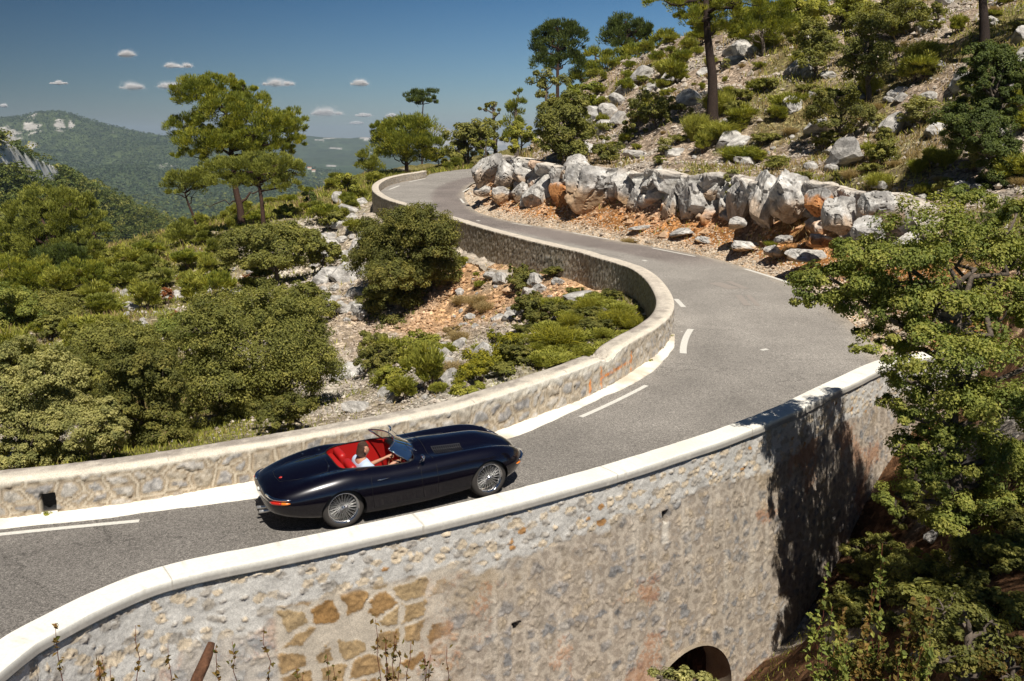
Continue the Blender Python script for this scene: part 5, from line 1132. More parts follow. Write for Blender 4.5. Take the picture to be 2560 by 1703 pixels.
RK = [(1440,212,52,26,'white rock on the slope under the skyline pines'),(1425,235,36,24,'second white rock under the skyline pines'),(1405,265,50,34,'large pale outcrop on the slope above the cliff'),(1425,285,50,30,'ledge below the large pale outcrop'),(1590,235,60,36,'smooth white rock left of the thick trunk'),
 (1540,190,50,30,'small white outcrop left of the trunk on the upper slope'),(1510,205,50,20,'flat white rock on the upper slope'),(1700,120,60,40,'bluish rock in the shade under the bright pine'),(1745,115,40,30,'pale rock at the foot of the bright pine'),(1690,145,50,24,'rock behind the thick trunk'),
 (1840,170,54,50,'tall pale outcrop on the slope by the oak shrub'),(1550,355,60,20,'long flat rock above the middle boulders'),(1470,360,60,20,'pale slab above the biggest boulder'),(1700,330,60,16,'flat rock in the middle of the slope'),(1920,355,50,14,'low rock on the scree'),(1440,195,40,20,'topmost white rock below the skyline'),
 (1350,690,84,22,'long pale rock lying in the hollow inside the bend'),(1410,685,28,10,'small flat rock right of the long pale rock'),(1400,715,40,12,'pale rock half hidden in the cushions inside the bend'),(800,865,90,30,'pale ledge right of the largest round bush'),(905,925,36,24,'grey stone close behind the wall'),
 (825,945,70,26,'low pale ledge behind the wall right of the largest bush'),(780,520,60,26,'pale rock on the rib above the wide bush'),(800,490,60,26,'upper pale slab of the rock rib'),(830,470,40,20,'topmost slab of the rock rib below the far bend wall'),(780,462,26,30,'dark grey rock on the ridge under the open oak'),
 (735,477,26,10,'pale flat rock on the ridge'),(370,622,40,16,'white rock on the left slope above the rust shrubs'),(490,658,50,24,'white rock left of the largest bush'),(460,675,50,20,'long white rock by the rust shrubs'),(380,690,50,24,'white rock beside the rust brown shrubs'),
 (300,680,40,20,'white rock on the lower left slope'),(300,715,50,24,'second white rock on the lower left slope'),(235,750,44,16,'pale rock near the left slope bushes'),(780,600,60,34,'broad pale slab of the rock rib'),(790,640,66,36,'lowest broad slab of the rock rib'),(765,700,60,30,'rock at the foot of the rock rib'),
 (750,555,50,30,'pale rock left on the rock rib'),(820,580,44,24,'pale slab right on the rock rib'),(1055,800,36,20,'pale stone in the middle of the stony bank'),(1080,735,30,16,'small stone on the stony bank'),(2340,150,40,18,'white rock at the right edge of the slope'),
 (2150,310,60,30,'pale rocks by the slender oak'),(2050,300,40,20,'small pale rock on the right slope'),(1480,180,60,30,'pale outcrop below the umbrella pine'),(1375,275,60,40,'pale slab above the large dark shrub'),(1390,300,50,30,'pale slab above the cliff')]
for k, (x, y, w, h, lab) in enumerate(RK):
    p = hit(x * d2, y * d2)
    if p is None: print('rock miss', x, y); continue
    m = depth_of(p) / FOC * d2; put_rock(0, 0, w * m, h * m * 0.8, lab, None, 700 + k, at=p)
def rocks(n, poly, wr, group, lab, seed, rk='pale rock'):
    rng = np.random.default_rng(seed); P = np.array(poly, float); k = 0; t = 0
    while k < n and t < n * 30:
        t += 1; x = rng.uniform(P[:, 0].min(), P[:, 0].max()); y = rng.uniform(P[:, 1].min(), P[:, 1].max())
        if not inside(np.array([[x, y]]), P)[0]: continue
        p = hit(x * d2, y * d2)
        if p is None: continue
        q = p[None, :2]
        if inside(q, ROADPOLY)[0] or seg_dist(q, wallP[::3])[0][0] < 0.7 or seg_dist(q, edgeP[::3])[0][0] < 0.5: continue
        w = wr[0] + (wr[1] - wr[0]) * rng.uniform(0, 1) ** 2.2; put_rock(0, 0, w, w * rng.uniform(0.35, 0.7), place_label(rk, x, y, 'small' if w < wr[0] + 0.15 * (wr[1] - wr[0]) else 'big' if w > wr[0] + 0.5 * (wr[1] - wr[0]) else 'middling', lab), group, seed * 997 + k, at=p); k += 1
rocks(100, HILL, (0.2, 1.5), 'loose pale rocks on the hillside', 'one of the loose pale limestone rocks on the hillside above the road', 21)
rocks(80, [(860,900),(1040,760),(1040,600),(1150,560),(1350,640),(1250,720),(1180,800),(1000,930),(880,940)], (0.14, 0.8), 'loose stones on the bank', 'one of the loose pale stones on the bank inside the bend', 22)
rocks(42, [(700,720),(720,580),(840,470),(860,500),(840,640),(830,760)], (0.3, 1.1), 'broken slabs of the rock rib', 'one of the broken pale slabs of the rock rib left of the tall dense bush', 23)
rocks(20, [(150,780),(520,620),(700,600),(560,680),(250,790)], (0.25, 0.9), 'pale stones on the valley slope', 'one of the pale stones showing between shrubs on the valley slope', 24)
rocks(14, [(1950,1250),(2357,1150),(2357,1568),(1950,1568)], (0.10, 0.45), 'pale stones in the gully', 'one of the pale stones in the shady gully under the oak', 25)
# loose gravel and dry litter, grass: things nobody could count
def stuff_gravel():
    rng = np.random.default_rng(77); n = 30000; i = rng.integers(0, len(edgeP) - 1, n); off = sgn * (0.12 + np.abs(rng.normal(size=n)) * 0.75)
    q = edgeP[i] + en2[i] * off[:, None] + rng.normal(size=(n, 2)) * 0.1; ok = ~inside(q, ROADPOLY) & (q[:, 1] > 19); q = q[ok]; n = len(q)
    z = ground(q)[0]; s = rng.uniform(0.015, 0.06, n) ** 1.0
    oct_ = np.array([[1,0,0],[0,1,0],[-1,0,0],[0,-1,0],[0,0,0.8],[0,0,-0.8]], float); T = np.array([[0,1,4],[1,2,4],[2,3,4],[3,0,4],[1,0,5],[2,1,5],[3,2,5],[0,3,5]])
    V = np.c_[q, z][:, None] + oct_[None] * s[:, None, None] * rng.uniform(0.5, 1.4, (n, 6, 1)); F = (T[None] + 6 * np.arange(n)[:, None, None]).reshape(-1, 3)
    col = mixc([0.60, 0.52, 0.42], [0.46, 0.29, 0.15], rng.uniform(0, 1, n) ** 2.5)
    tag(mesh_np('gravel', V.reshape(-1, 3), F, M_ROCK, np.repeat(col, 6, 0), smooth=False), kind='stuff')
stuff_gravel()
def stuff_scree():
    rng = np.random.default_rng(79); rr = R2.ravel(); m = (rr > 8) & (rr < 110) & (gleft | (GQ[:, 1] > 19)) & ~gins & (gdW > 0.6) & (gdE > 0.5) & (gdP > 0.9)
    gw = np.where(gleft, (sstep(0.1, -0.3, nc_ + 0.35 * nb_) * 0.6 + 1.6 * bare) * sstep(75, 60, rr), 0.25 + sstep(0.3, -0.2, nc_ + 0.3 * nb_)) * (0.3 + sstep(-0.2, 0.3, na + 0.5 * nb_))
    p = np.where(m, gw * rr * (1 + 1.0 * (rr < 50)), 0); p /= p.sum(); n = 70000; i = rng.choice(len(p), n, p=p); P = GV[i] + np.c_[rng.normal(size=(n, 2)) * 0.15, np.zeros(n)]
    s = np.clip(rr[i] / 45.0, 0.3, 2.0) * 0.045 * np.exp(rng.normal(size=n) * 0.55); oct_ = np.array([[1,0,0],[0,1,0],[-1,0,0],[0,-1,0],[0,0,0.8],[0,0,-0.8]], float); T = np.array([[0,1,4],[1,2,4],[2,3,4],[3,0,4],[1,0,5],[2,1,5],[3,2,5],[0,3,5]])
    V = P[:, None] + oct_[None] * s[:, None, None] * rng.uniform(0.5, 1.5, (n, 6, 1)); F = (T[None] + 6 * np.arange(n)[:, None, None]).reshape(-1, 3)
    col = mixc([0.56, 0.50, 0.43], [0.30, 0.25, 0.20], rng.uniform(0, 1, n)); col = mixc(col, [0.52, 0.30, 0.14], np.clip(och[i], 0, 1) * 0.7)
    tag(mesh_np('scree', V.reshape(-1, 3), F, M_ROCK, np.repeat(col, 6, 0), smooth=False), kind='stuff')
stuff_scree()
def stuff_grass():
    rng = np.random.default_rng(78); m = (R2.ravel() > 9) & (R2.ravel() < 120) & ~gins & (gdW > 0.6) & (gdE > 0.9) & (gdP > 0.9)
    gw = np.where(gleft, (sstep(-0.3, 0.2, nc_ + 0.35 * nb_) * 0.9 + 0.1) * (1 - 0.93 * bare), 0.6 * sstep(-0.3, 0.3, nc_ + 0.3 * nb_) + 0.03) * (1 - np.clip(och, 0, 1) * 0.7)
    rr = R2.ravel(); p = np.where(m, gw * rr ** 1.0 * (1 + 1.5 * (rr < 45)), 0); p /= p.sum(); n = 150000
    i = rng.choice(len(p), n, p=p); P = GV[i] + np.c_[rng.normal(size=(n, 2)) * 0.12, np.zeros(n) - 0.02]
    D = np.c_[rng.normal(size=(n, 2)) * 0.45, np.ones(n)]; D /= np.linalg.norm(D, axis=1)[:, None]
    sc = np.clip(rr[i] / 38.0, 0.35, 2.2); V, Q = blades(P, D, 1.0, 1.0, rng); V = V.reshape(n, 4, 3); L = sc * 0.22; W = sc * 0.05
    S = V[:, 1] - V[:, 0]; S /= np.linalg.norm(S, axis=1)[:, None]; tip = P + D * (L * rng.uniform(0.5, 1.3, n))[:, None]
    V = np.stack([P - S * W[:, None] / 2, P + S * W[:, None] / 2, tip + S * W[:, None] * 0.1, tip - S * W[:, None] * 0.1], 1)
    k = fbm(P * 0.25, 3, 91); pick = rng.uniform(-0.5, 0.5, n) + k * 1.4 + np.where(gleft[i], 0.0, 0.35)
    col = np.where((pick > 0.3)[:, None], tint('dry', n, rng.integers(0, 50, n), rng), tint('broom', n, rng.integers(0, 50, n), rng)); col = np.where((pick < -0.35)[:, None], tint('pineyellow', n, rng.integers(0, 50, n), rng), col)
    tag(mesh_np('grass', V.reshape(-1, 3), np.arange(4 * n).reshape(n, 4), M_NEEDLE, np.repeat(col, 4, 0), smooth=False), kind='stuff')
stuff_grass()
# ------------------------------------------------------------------ distant hills, valley, houses, clouds
def hill(name, sky_px, d_top, foot_y, d_foot, cols, rows, amp, seed, green=(0.065,0.085,0.034), rock=(0.42,0.39,0.36), rk=0.55, rockspots=(), nsc=300.0, pw=1.0):
    sk = np.array(sky_px, float); x = np.linspace(sk[0, 0], sk[-1, 0], cols); ys, _ = resample(sk, n=400); ytop = np.interp(x, ys[:, 0], ys[:, 1])
    dt = np.interp(x, sk[:, 0], np.broadcast_to(d_top, len(sk))); t = np.linspace(0, 1.25, rows)
    X = np.repeat(x[:, None], rows, 1); T = np.repeat(t[None], cols, 0)
    fy = foot_y if np.ndim(foot_y) == 0 else np.interp(x, [p[0] for p in foot_y], [p[1] for p in foot_y])[:, None]
    tc = np.clip(T, 0, 1) ** pw; d_foot = d_foot * dt[:, None] if d_foot < 1 else d_foot; Y = fy + (ytop[:, None] - fy) * tc; Dp = d_foot + (dt[:, None] - d_foot) * tc ** 0.9
    P = at_depth(X * d2, Y * d2, Dp)
    back = np.clip(T - 1, 0, 1); P[..., 1] += back * dt[:, None] * 0.3; P[..., 2] -= back * dt[:, None] * 0.6
    n = fbm(P[..., :2] / nsc, 5, seed); rid = 1 - np.abs(fbm(P[..., :2] / (nsc * 1.3), 4, seed + 7)) * 2
    fade = np.clip(tc * 3, 0, 1) * np.where(T > 0.93, np.clip((1.0 - T) / 0.07, 0.12, 1) ** 0.5, 1)
    P[..., 2] += amp * (n * 0.8 + 0.5 * rid) * fade
    nn = fbm(P / (nsc * 0.22), 5, seed + 3); n3 = fbm(P / (nsc * 0.05), 4, seed + 4)
    col = np.array(green) * (1 + 0.35 * nn + 0.45 * n3)[..., None]
    w = sstep(rk, rk + 0.12, nn + 0.5 * n3 + 0.25 * np.clip(tc, 0, 1) + 0.3 * rid - 0.3)
    for cx, cy, rx, ry in rockspots:
        w = np.maximum(w, sstep(0.0, 0.35, 1 - np.hypot((X - cx) / rx, (Y - cy) / ry) + 0.75 * n3 + 0.3 * nn))
    col = mixc(col, np.array(rock) * (1 + 0.5 * n3)[..., None], w * 0.85)
    o = mesh_np(name, P.reshape(-1, 3), gridfaces(cols, rows), M_HILL, np.clip(col, 0.005, 0.8).reshape(-1, 3)); tag(o, kind='structure')
    return P, w, T
M_HILL = attr_mat('hill_cover', 0.95, 0.35, 0.12, 0, 0.1, 1, 0.1, var2=0.2, nscale2=0.01)
mtn = hill('mountain', [(-200,300),(-80,290),(0,286),(60,280),(110,272),(130,266),(150,270),(240,287),(330,303),(400,318),(470,336),(540,356),(620,380),(720,405),(800,425)], 4600, 482, 2500, 420, 160, 95, 41,
     rockspots=[(20,322,32,14),(75,308,22,7),(140,303,14,10),(165,305,10,7),(262,312,14,4),(133,268,12,4),(75,330,16,4)], rk=0.62, nsc=520)
rng2 = hill('distant_ridge', [(480,335),(600,328),(690,313),(740,316),(800,320),(850,316),(900,328),(960,340),(1060,345),(1200,350)], 7600, 440, 4000, 300, 60, 60, 43, rk=0.5, green=(0.05,0.07,0.035), nsc=800)
hill('far_peak', [(900,330),(940,312),(985,293),(1005,289),(1030,292),(1060,302),(1100,318),(1180,335)], 15000, 345, 12500, 90, 30, 120, 47, green=(0.30,0.29,0.27), rk=0.1, nsc=1500)
spur = hill('spur_hill', [(-260,235),(-120,285),(-40,308),(0,325),(40,342),(80,362),(120,386),(160,402),(200,420),(240,440),(290,465),(340,488),(390,507),(450,528),(520,560),(600,600)],
            [330,340,350,360,380,400,430,460,500,540,590,640,690,740,800,860], 700, 0.80, 360, 110, 5, 53, rockspots=[(20,376,60,26),(60,390,60,26),(92,402,40,26),(5,345,30,12),(112,412,26,16)], rk=0.9, rock=(0.60,0.58,0.55), nsc=60)
def valley():
    r = np.geomspace(260, 6000, 150); a = np.linspace(rad(-42), rad(20), 260); A_, R_ = np.meshgrid(a, r); X = np.sin(A_) * R_; Y = np.cos(A_) * R_
    P = np.stack([X, Y], -1); z = -188 + 12 * fbm(P / 350.0, 4, 71) + np.clip((600 - R_) / 600, 0, 1) * 60
    n = fbm(P / 90.0, 4, 72); n2_ = fbm(P / 25.0, 3, 73); col = np.array([0.045, 0.07, 0.028]) * (1 + 0.4 * n + 0.4 * n2_)[..., None]
    band = sstep(2500, 2800, R_) * sstep(4200, 3600, R_); col = mixc(col, [0.24, 0.20, 0.14], sstep(0.18, 0.4, n + 0.3 * n2_) * band); 
    tag(mesh_np('valley_floor', np.concatenate([P, z[..., None]], -1).reshape(-1, 3), gridfaces(len(r), len(a), flip=True), M_HILL, col.reshape(-1, 3)), kind='structure')
valley()
def forest(P, w, T, n, per, r, size, seed, name, pal=('pine', 'holm', 'pinedark'), tmax=1.02, jit=3.0):
    rng = np.random.default_rng(seed); flat = P.reshape(-1, 3); ok = (w.ravel() < 0.4) & (T.ravel() < tmax); i = rng.choice(np.nonzero(ok)[0], n)
    c = flat[i] + np.c_[rng.normal(size=(n, 2)) * jit, np.full(n, r * 0.4)]; cr = r * rng.uniform(0.5, 1.35, n); ci = np.repeat(np.arange(n), per)
    off = unit(len(ci), rng) * (rng.uniform(0.3, 1, len(ci)) ** 0.5)[:, None]; off[:, 2] = np.abs(off[:, 2]) * 0.9 - 0.1; Pp = c[ci] + off * cr[ci][:, None]; Nn = off + np.array([0, 0, 0.5])
    V, Q = leaf_quads(Pp, Nn, size, rng, 0.8)
    k = rng.integers(0, len(pal), n)[ci]; col = np.zeros((len(ci), 3))
    for j, p in enumerate(pal): m = k == j; col[m] = tint(p, m.sum(), ci[m], rng)
    tag(mesh_np(name, V, Q, M_LEAF, np.repeat(col, 4, 0), smooth=False), kind='stuff')
forest(*spur, 9000, 30, 2.8, 0.55, 61, 'forest_of_the_spur', ('spur', 'holm', 'spur', 'pinedark'))
forest(*mtn, 26000, 4, 6.0, 4.0, 62, 'forest_of_the_mountain', ('far', 'far'), jit=12)
def vforest():
    rng = np.random.default_rng(63); n = 34000; R_ = np.exp(rng.uniform(np.log(500), np.log(4200), n)); A_ = rng.uniform(rad(-36), rad(4), n); X = np.sin(A_) * R_; Y = np.cos(A_) * R_
    P = np.stack([X, Y, -186 + 12 * fbm(np.stack([X, Y], -1) / 350.0, 4, 71)], -1)
    keep = fbm(P[:, :2] / 90.0, 4, 72) < 0.12; P = P[keep]; forest(P[:, None], np.zeros((len(P), 1)), np.zeros((len(P), 1)), 28000, 6, 8.0, 4.2, 64, 'valley_woods', ('far', 'spur'))
vforest()
M_PLASTER = simple('pale_plaster', (0.72, 0.66, 0.56), 0.9); M_TILE = simple('clay_tiles', (0.42, 0.19, 0.11), 0.9); M_WIN = simple('dark_window', (0.03, 0.03, 0.035), 0.3)
def house(px, py, wpx, lab, depth, rz, st=2, tile=True):
    p = at_depth(px * d2, py * d2, depth); m = depth / FOC * d2; w = wpx * m / 2; dd = w * 0.6; h = st * 3.0 + 1.5
    e = empty('house', p - np.array([0, 0, h * 0.5]), rz); tag(e, lab, 'house', None)
    MB().box((0, 0, h / 2), (w, dd, h / 2)).build('wall', M_PLASTER, e, False)
    V = [(-w-.4,-dd-.4,h),(w+.4,-dd-.4,h),(w+.4,dd+.4,h),(-w-.4,dd+.4,h),(-w-.4,0,h+dd*.6),(w+.4,0,h+dd*.6)]; mesh_list('roof', V, [(0,1,5,4),(2,3,4,5),(1,2,5),(0,4,3),(3,2,1,0)], M_TILE if tile else M_PLASTER, e)
    for k in range(3): MB().box((-w * 0.6 + k * w * 0.6, -dd - 0.05, h * 0.62), (0.6, 0.08, 0.9)).build('window', M_WIN, e, False)
for a in [(338,566,10,'pale house in the valley woods left of the ridge pines',2300,0.3),(395,594,22,'long white building at the foot of the valley near the small leaning pine',1450,0.1,1,False),(352,580,9,'small pale house left of the long white building',1700,0.5),
          (415,588,12,'house with a clay roof right of the long white building',1500,-0.4),(428,546,9,'house among trees above the long white building',1900,0.2),(440,552,8,'right one of two houses among trees behind the small leaning pine',1850,0.9),
          (335,448,8,'farmhouse beside the fields at the foot of the mountain',3200,0.2),(712,388,9,'pale house of the far village right of the ridge pines',3600,0.4),(722,394,8,'lower house of the far village right of the ridge pines',3500,0.1)]:
    house(*a)
M_CLOUD = bpy.data.materials.new('cloud_white'); M_CLOUD.use_nodes = True; _n = M_CLOUD.node_tree; _n.nodes.clear()
_co = N(_n, 'OutputMaterial'); _cd = N(_n, 'BsdfDiffuse'); _cd.inputs[0].default_value = (0.8, 0.79, 0.79, 1); _ct = N(_n, 'BsdfTranslucent'); _ct.inputs[0].default_value = (0.8, 0.79, 0.79, 1); _cm = N(_n, 'MixShader')
_n.links.new(_cd.outputs[0], _cm.inputs[1]); _n.links.new(_ct.outputs[0], _cm.inputs[2]); _n.links.new(_cm.outputs[0], _co.inputs[0])
def cloud(cx, cy, w, h, lab, seed):
    rng = np.random.default_rng(seed); D = 14000.0; m = D / FOC * d2; base = at_depth(cx * d2, (cy + h * 0.30) * d2, D); n = 15000; lob = []
    for k in range(13):
        t = rng.uniform(-1, 1); r = h * (0.60 - 0.42 * abs(t)) * rng.uniform(0.5, 1.15); lob.append((t * w * 0.42, r * 0.45, r * rng.uniform(1.3, 2.0), r))
    lob.append((0, h * 0.02, w * 0.42, h * 0.16)); lob = np.array(lob); i = rng.choice(len(lob), n, p=lob[:, 2] * lob[:, 3] / (lob[:, 2] * lob[:, 3]).sum()); o = unit(n, rng) * (np.abs(rng.normal(size=n)) * 0.48)[:, None]
    L = lob[i]; P = np.stack([L[:, 0] + o[:, 0] * L[:, 2], o[:, 1] * L[:, 2], L[:, 1] + o[:, 2] * L[:, 3]], 1); q = fbm(P / (h * 0.35) + seed, 4, seed); P = P[(q > -0.30 - 0.25 * rng.uniform(0, 1, n)) ] * m
    N_ = np.tile([0.3, -0.5, 0.8], (len(P), 1)) + 0.3 * unit(len(P), rng); V, Q = leaf_quads(P + base, N_, 0.5 * m, rng, 0.9); tag(mesh_np('cloud', V, Q, M_CLOUD, np.broadcast_to([0.78, 0.76, 0.76], V.shape), smooth=False), lab, 'cloud')
for k, (x, y, w, h, l) in enumerate([(292,123,42,18,'small round cloud highest at the left'),(412,148,74,20,'long cloud second highest, right of the small round one'),(305,197,74,22,'flat based cloud above the mountain, left of a pair'),(393,195,76,22,'right one of the pair of clouds, touching the ridge pine crown'),
    (641,188,80,26,'wide cloud right of the tallest ridge pine'),(827,190,46,17,'small cloud alone between the ridge pines and the lone pine'),(752,256,84,28,'broad low cloud with two heads over the distant ridge'),(838,264,46,10,'thin low cloud right of the two headed cloud'),(900,265,32,12,'small low cloud left of the lone pine'),
    (820,282,38,9,'lowest thin cloud over the distant ridge'),(135,190,44,9,'faint flat cloud above the mountain top'),(10,243,18,7,'tiny cloud at the left edge over the mountain')]): cloud(x, y, w, h, l, 500 + k * 31)
# ------------------------------------------------------------------ the open sports car
M_PAINTC = simple('dark_blue_paint', (0.0024, 0.0014, 0.0060), 0.25, 0.25, Coat_Weight=1.0, Coat_Roughness=0.02); 
M_CHROME = simple('chrome', (0.75, 0.75, 0.76), 0.08, 1.0); M_STEEL = simple('brushed_steel', (0.80, 0.79, 0.77), 0.42, 0.9)
M_RED = simple('red_leather', (0.42, 0.012, 0.010), 0.45); M_BLACK = simple('black_trim', (0.01, 0.01, 0.011), 0.5); M_TYRE = simple('tyre_rubber', (0.045, 0.040, 0.036), 0.8)
M_SEAM = simple('shut_line', (0.002, 0.002, 0.002), 0.8); M_LREDL = simple('red_lens', (0.5, 0.02, 0.01), 0.15, 0, Coat_Weight=1.0); M_LORA = simple('orange_lens', (0.75, 0.20, 0.015), 0.15, 0, Coat_Weight=1.0)
def glass_mat(name, tintc, op):
    m = bpy.data.materials.new(name); m.use_nodes = True; nt = m.node_tree; nt.nodes.clear(); out = N(nt, 'OutputMaterial'); g = N(nt, 'BsdfGlossy'); g.inputs['Roughness'].default_value = 0.01
    t = N(nt, 'BsdfTransparent'); t.inputs[0].default_value = (*tintc, 1); f = N(nt, 'Fresnel'); f.inputs[0].default_value = 1.5; mx = N(nt, 'MixShader'); ad = N(nt, 'Math', operation='MULTIPLY_ADD'); ad.inputs[1].default_value = 1.0; ad.inputs[2].default_value = op
    nt.links.new(f.outputs[0], ad.inputs[0]); nt.links.new(ad.outputs[0], mx.inputs[0]); nt.links.new(t.outputs[0], mx.inputs[1]); nt.links.new(g.outputs[0], mx.inputs[2]); nt.links.new(mx.outputs[0], out.inputs[0]); return m
M_GLASS = glass_mat('windscreen_glass', (0.78, 0.84, 0.80), 0.03)
RC = on_road(766 * d2, 1222 * d2); FC = on_road(1126 * d2, 1144 * d2)
fx = FC - RC; fx[2] = SL * fx[1]; fx /= np.linalg.norm(fx); up = np.array([0, -SL, 1.0]); up /= np.linalg.norm(up); ly = np.cross(up, fx); fx = np.cross(ly, up)
XR, XF, TR = 1.06, 3.46, 0.66            # rear and front axle, half track
CS = 0.955; org = FC - fx * XF * CS + ly * (TR + 0.075) * CS
car = empty('sports_car'); car.matrix_world = Matrix(((fx[0], ly[0], up[0], org[0]), (fx[1], ly[1], up[1], org[1]), (fx[2], ly[2], up[2], org[2]), (0, 0, 0, 1))) @ Matrix.Scale(CS, 4)
tag(car, 'glossy dark blue open sports car with red seats and wire wheels on the road', 'car')
ST = np.array([
 # x     zc    yv    zv    yp    zp    w     zw    wl    zl    zb
 [0.00, .560, .10, .560, .20, .555, .30, .525, .22, .47, .45],
 [0.03, .610, .20, .606, .36, .590, .50, .520, .42, .42, .38],
 [0.12, .665, .28, .655, .50, .628, .62, .525, .54, .36, .32],
 [0.30, .730, .32, .712, .56, .690, .715, .535, .64, .31, .28],
 [0.60, .795, .35, .765, .60, .765, .785, .555, .71, .26, .24],
 [0.95, .835, .38, .795, .62, .822, .825, .575, .76, .23, .21],
 [1.18, .850, .42, .815, .635, .835, .832, .575, .78, .21, .19],
 [1.42, .845, .46, .825, .65, .815, .828, .560, .79, .20, .18],
 [1.72, .840, .48, .825, .665, .790, .824, .545, .79, .19, .18],
 [2.04, .845, .48, .825, .66, .785, .822, .540, .79, .19, .18],
 [2.32, .880, .40, .810, .65, .785, .820, .540, .79, .19, .18],
 [2.62, .905, .37, .795, .63, .795, .818, .540, .785, .20, .19],
 [3.00, .890, .36, .770, .61, .808, .812, .545, .77, .22, .20],
 [3.55, .862, .35, .742, .60, .800, .800, .545, .75, .24, .21],
 [3.85, .805, .33, .690, .57, .765, .765, .525, .70, .26, .23],
 [4.10, .730, .29, .628, .50, .700, .69, .500, .60, .29, .26],
 [4.28, .650, .24, .575, .42, .625, .575, .475, .48, .32, .29],
 [4.39, .575, .17, .530, .32, .555, .44, .460, .34, .36, .34],
 [4.44, .515, .10, .505, .18, .505, .27, .450, .20, .40, .38]])
NK = 0.80
def nx(x): return x if x < 3.5 else 3.5 + (x - 3.5) * NK
def car_section(x):
    x = x if x < 3.5 else 3.5 + (x - 3.5) / NK; xs = ST[:, 0]; v = np.zeros(11)
    i = int(np.clip(np.searchsorted(xs, x) - 1, 0, len(xs) - 2)); t = (x - xs[i]) / (xs[i+1] - xs[i]); d = xs[i+1] - xs[i]
    sl = lambda k: (ST[k+1] - ST[k-1]) / (xs[k+1] - xs[k-1]) if 0 < k < len(xs) - 1 else (ST[1] - ST[0]) / (xs[1] - xs[0]) if k == 0 else (ST[-1] - ST[-2]) / (xs[-1] - xs[-2])
    return (2*t**3 - 3*t**2 + 1) * ST[i] + (t**3 - 2*t**2 + t) * d * sl(i) + (-2*t**3 + 3*t**2) * ST[i+1] + (t**3 - t**2) * d * sl(i+1)
def car_ring(x, half=34):
    _, zc, yv, zv, yp, zp, w, zw, wl, zl, zb = car_section(x)
    bul = sstep(2.55, 2.8, x) * sstep(4.3, 3.9, x)
    P = [(-yv, zv), (0, zc), (yv * 0.55, zc - (zc - zv) * (0.30 + 0.0 * bul)), (yv, zv), (yp, zp), (yp + (w - yp) * 0.62, zp - (zp - zw) * 0.30), (w, zw), (w - (w - wl) * 0.35, zw - (zw - zl) * 0.6), (wl, zl), (wl * 0.82, zb), (0, zb)]
    Q, _ = resample(np.array(P), n=half * 6); k0 = int(np.argmin(np.abs(Q[:, 0]) + (Q[:, 1] < zb + 0.1) * 9)); Q = Q[k0:]
    s = np.concatenate([[0], np.cumsum(np.hypot(*np.diff(Q, axis=0).T))]); ss = np.linspace(0, s[-1], half); Q = np.stack([np.interp(ss, s, Q[:, 0]), np.interp(ss, s, Q[:, 1])], 1); Q[0, 0] = 0; Q[-1, 0] = 0
    return Q
def surf_z(x, y):
    Q = car_ring(x, 80); top = Q[:55]; return float(np.interp(abs(y), top[:, 0], top[:, 1]))
xs = np.array([nx(q) for q in np.concatenate([[0.0, 0.008, 0.02], np.arange(0.04, 4.40, 0.03), [4.40, 4.42, 4.435, 4.44]])])
HN = 44; rings = []
for x in xs:
    q = car_ring(x, HN); rings.append(np.concatenate([np.c_[q[:, 0], q[:, 1]], np.c_[-q[-2:0:-1, 0], q[-2:0:-1, 1]]]))
rings = np.array(rings); nr_, nc_r = rings.shape[:2]; BV = np.concatenate([np.repeat(xs[:, None], nc_r, 1)[..., None], rings], 2).reshape(-1, 3)
BF = gridfaces(nr_, nc_r, wrap=True, flip=True); c0 = len(BV); BV = np.concatenate([BV, [[-0.006, 0, .51]], [[nx(4.446), 0, .455]]])
j = np.arange(nc_r); capT = np.concatenate([np.stack([j, (j + 1) % nc_r, np.full(nc_r, c0)], 1), np.stack([(nr_-1)*nc_r + (j + 1) % nc_r, (nr_-1)*nc_r + j, np.full(nc_r, c0 + 1)], 1)])
body0 = mesh_np('body_raw', BV, [BF, capT], M_PAINTC); body0.data.materials.append(M_RED); body0.data.materials.append(M_BLACK)
bm = bmesh.new(); bm.from_mesh(body0.data); bmesh.ops.recalc_face_normals(bm, faces=bm.faces[:]); bm.to_mesh(body0.data); bm.free()
def cutter(name, mb, mi):
    o = mb.build(name, None, None, False)
    for m in (M_PAINTC, M_RED, M_BLACK): o.data.materials.append(m)
    o.data.polygons.foreach_set('material_index', [mi] * len(o.data.polygons)); b = bmesh.new(); b.from_mesh(o.data); bmesh.ops.recalc_face_normals(b, faces=b.faces[:]); b.to_mesh(o.data); b.free(); return o
cuts = []
for ax, rr_ in ((XR, 0.338), (XF, 0.345)):
    for sy in (-1, 1):
        mb = MB(); mb.tube([(ax, sy * 0.565, 0.298), (ax, sy * 0.75, 0.298), (ax, sy * 1.0, 0.298)], rr_, 56); cuts.append(cutter('cut', mb, 2))
def cockpit_outline():
    P = [(1.10,0.0),(1.11,0.28),(1.16,0.42),(1.28,0.50),(1.50,0.555),(1.80,0.60),(2.08,0.61),(2.20,0.585),(2.28,0.50),(2.32,0.30),(2.33,0.0)]
    Q, _ = resample(np.array(P), n=30); return np.concatenate([Q, np.c_[Q[-2:0:-1, 0], -Q[-2:0:-1, 1]]])
co_ = cockpit_outline(); n_ = len(co_); zs = [0.24, 1.2]; V_ = np.concatenate([np.c_[co_, np.full(n_, z)] for z in zs]); k_ = np.arange(n_)
mbc = MB(); mbc.add(np.concatenate([V_, [[2.0, 0, zs[0]]], [[2.0, 0, zs[1]]]]), np.stack([k_, (k_+1) % n_, n_ + (k_+1) % n_, n_ + k_], 1), np.concatenate([np.stack([(k_+1) % n_, k_, np.full(n_, 2*n_)], 1), np.stack([n_+k_, n_+(k_+1) % n_, np.full(n_, 2*n_+1)], 1)]))
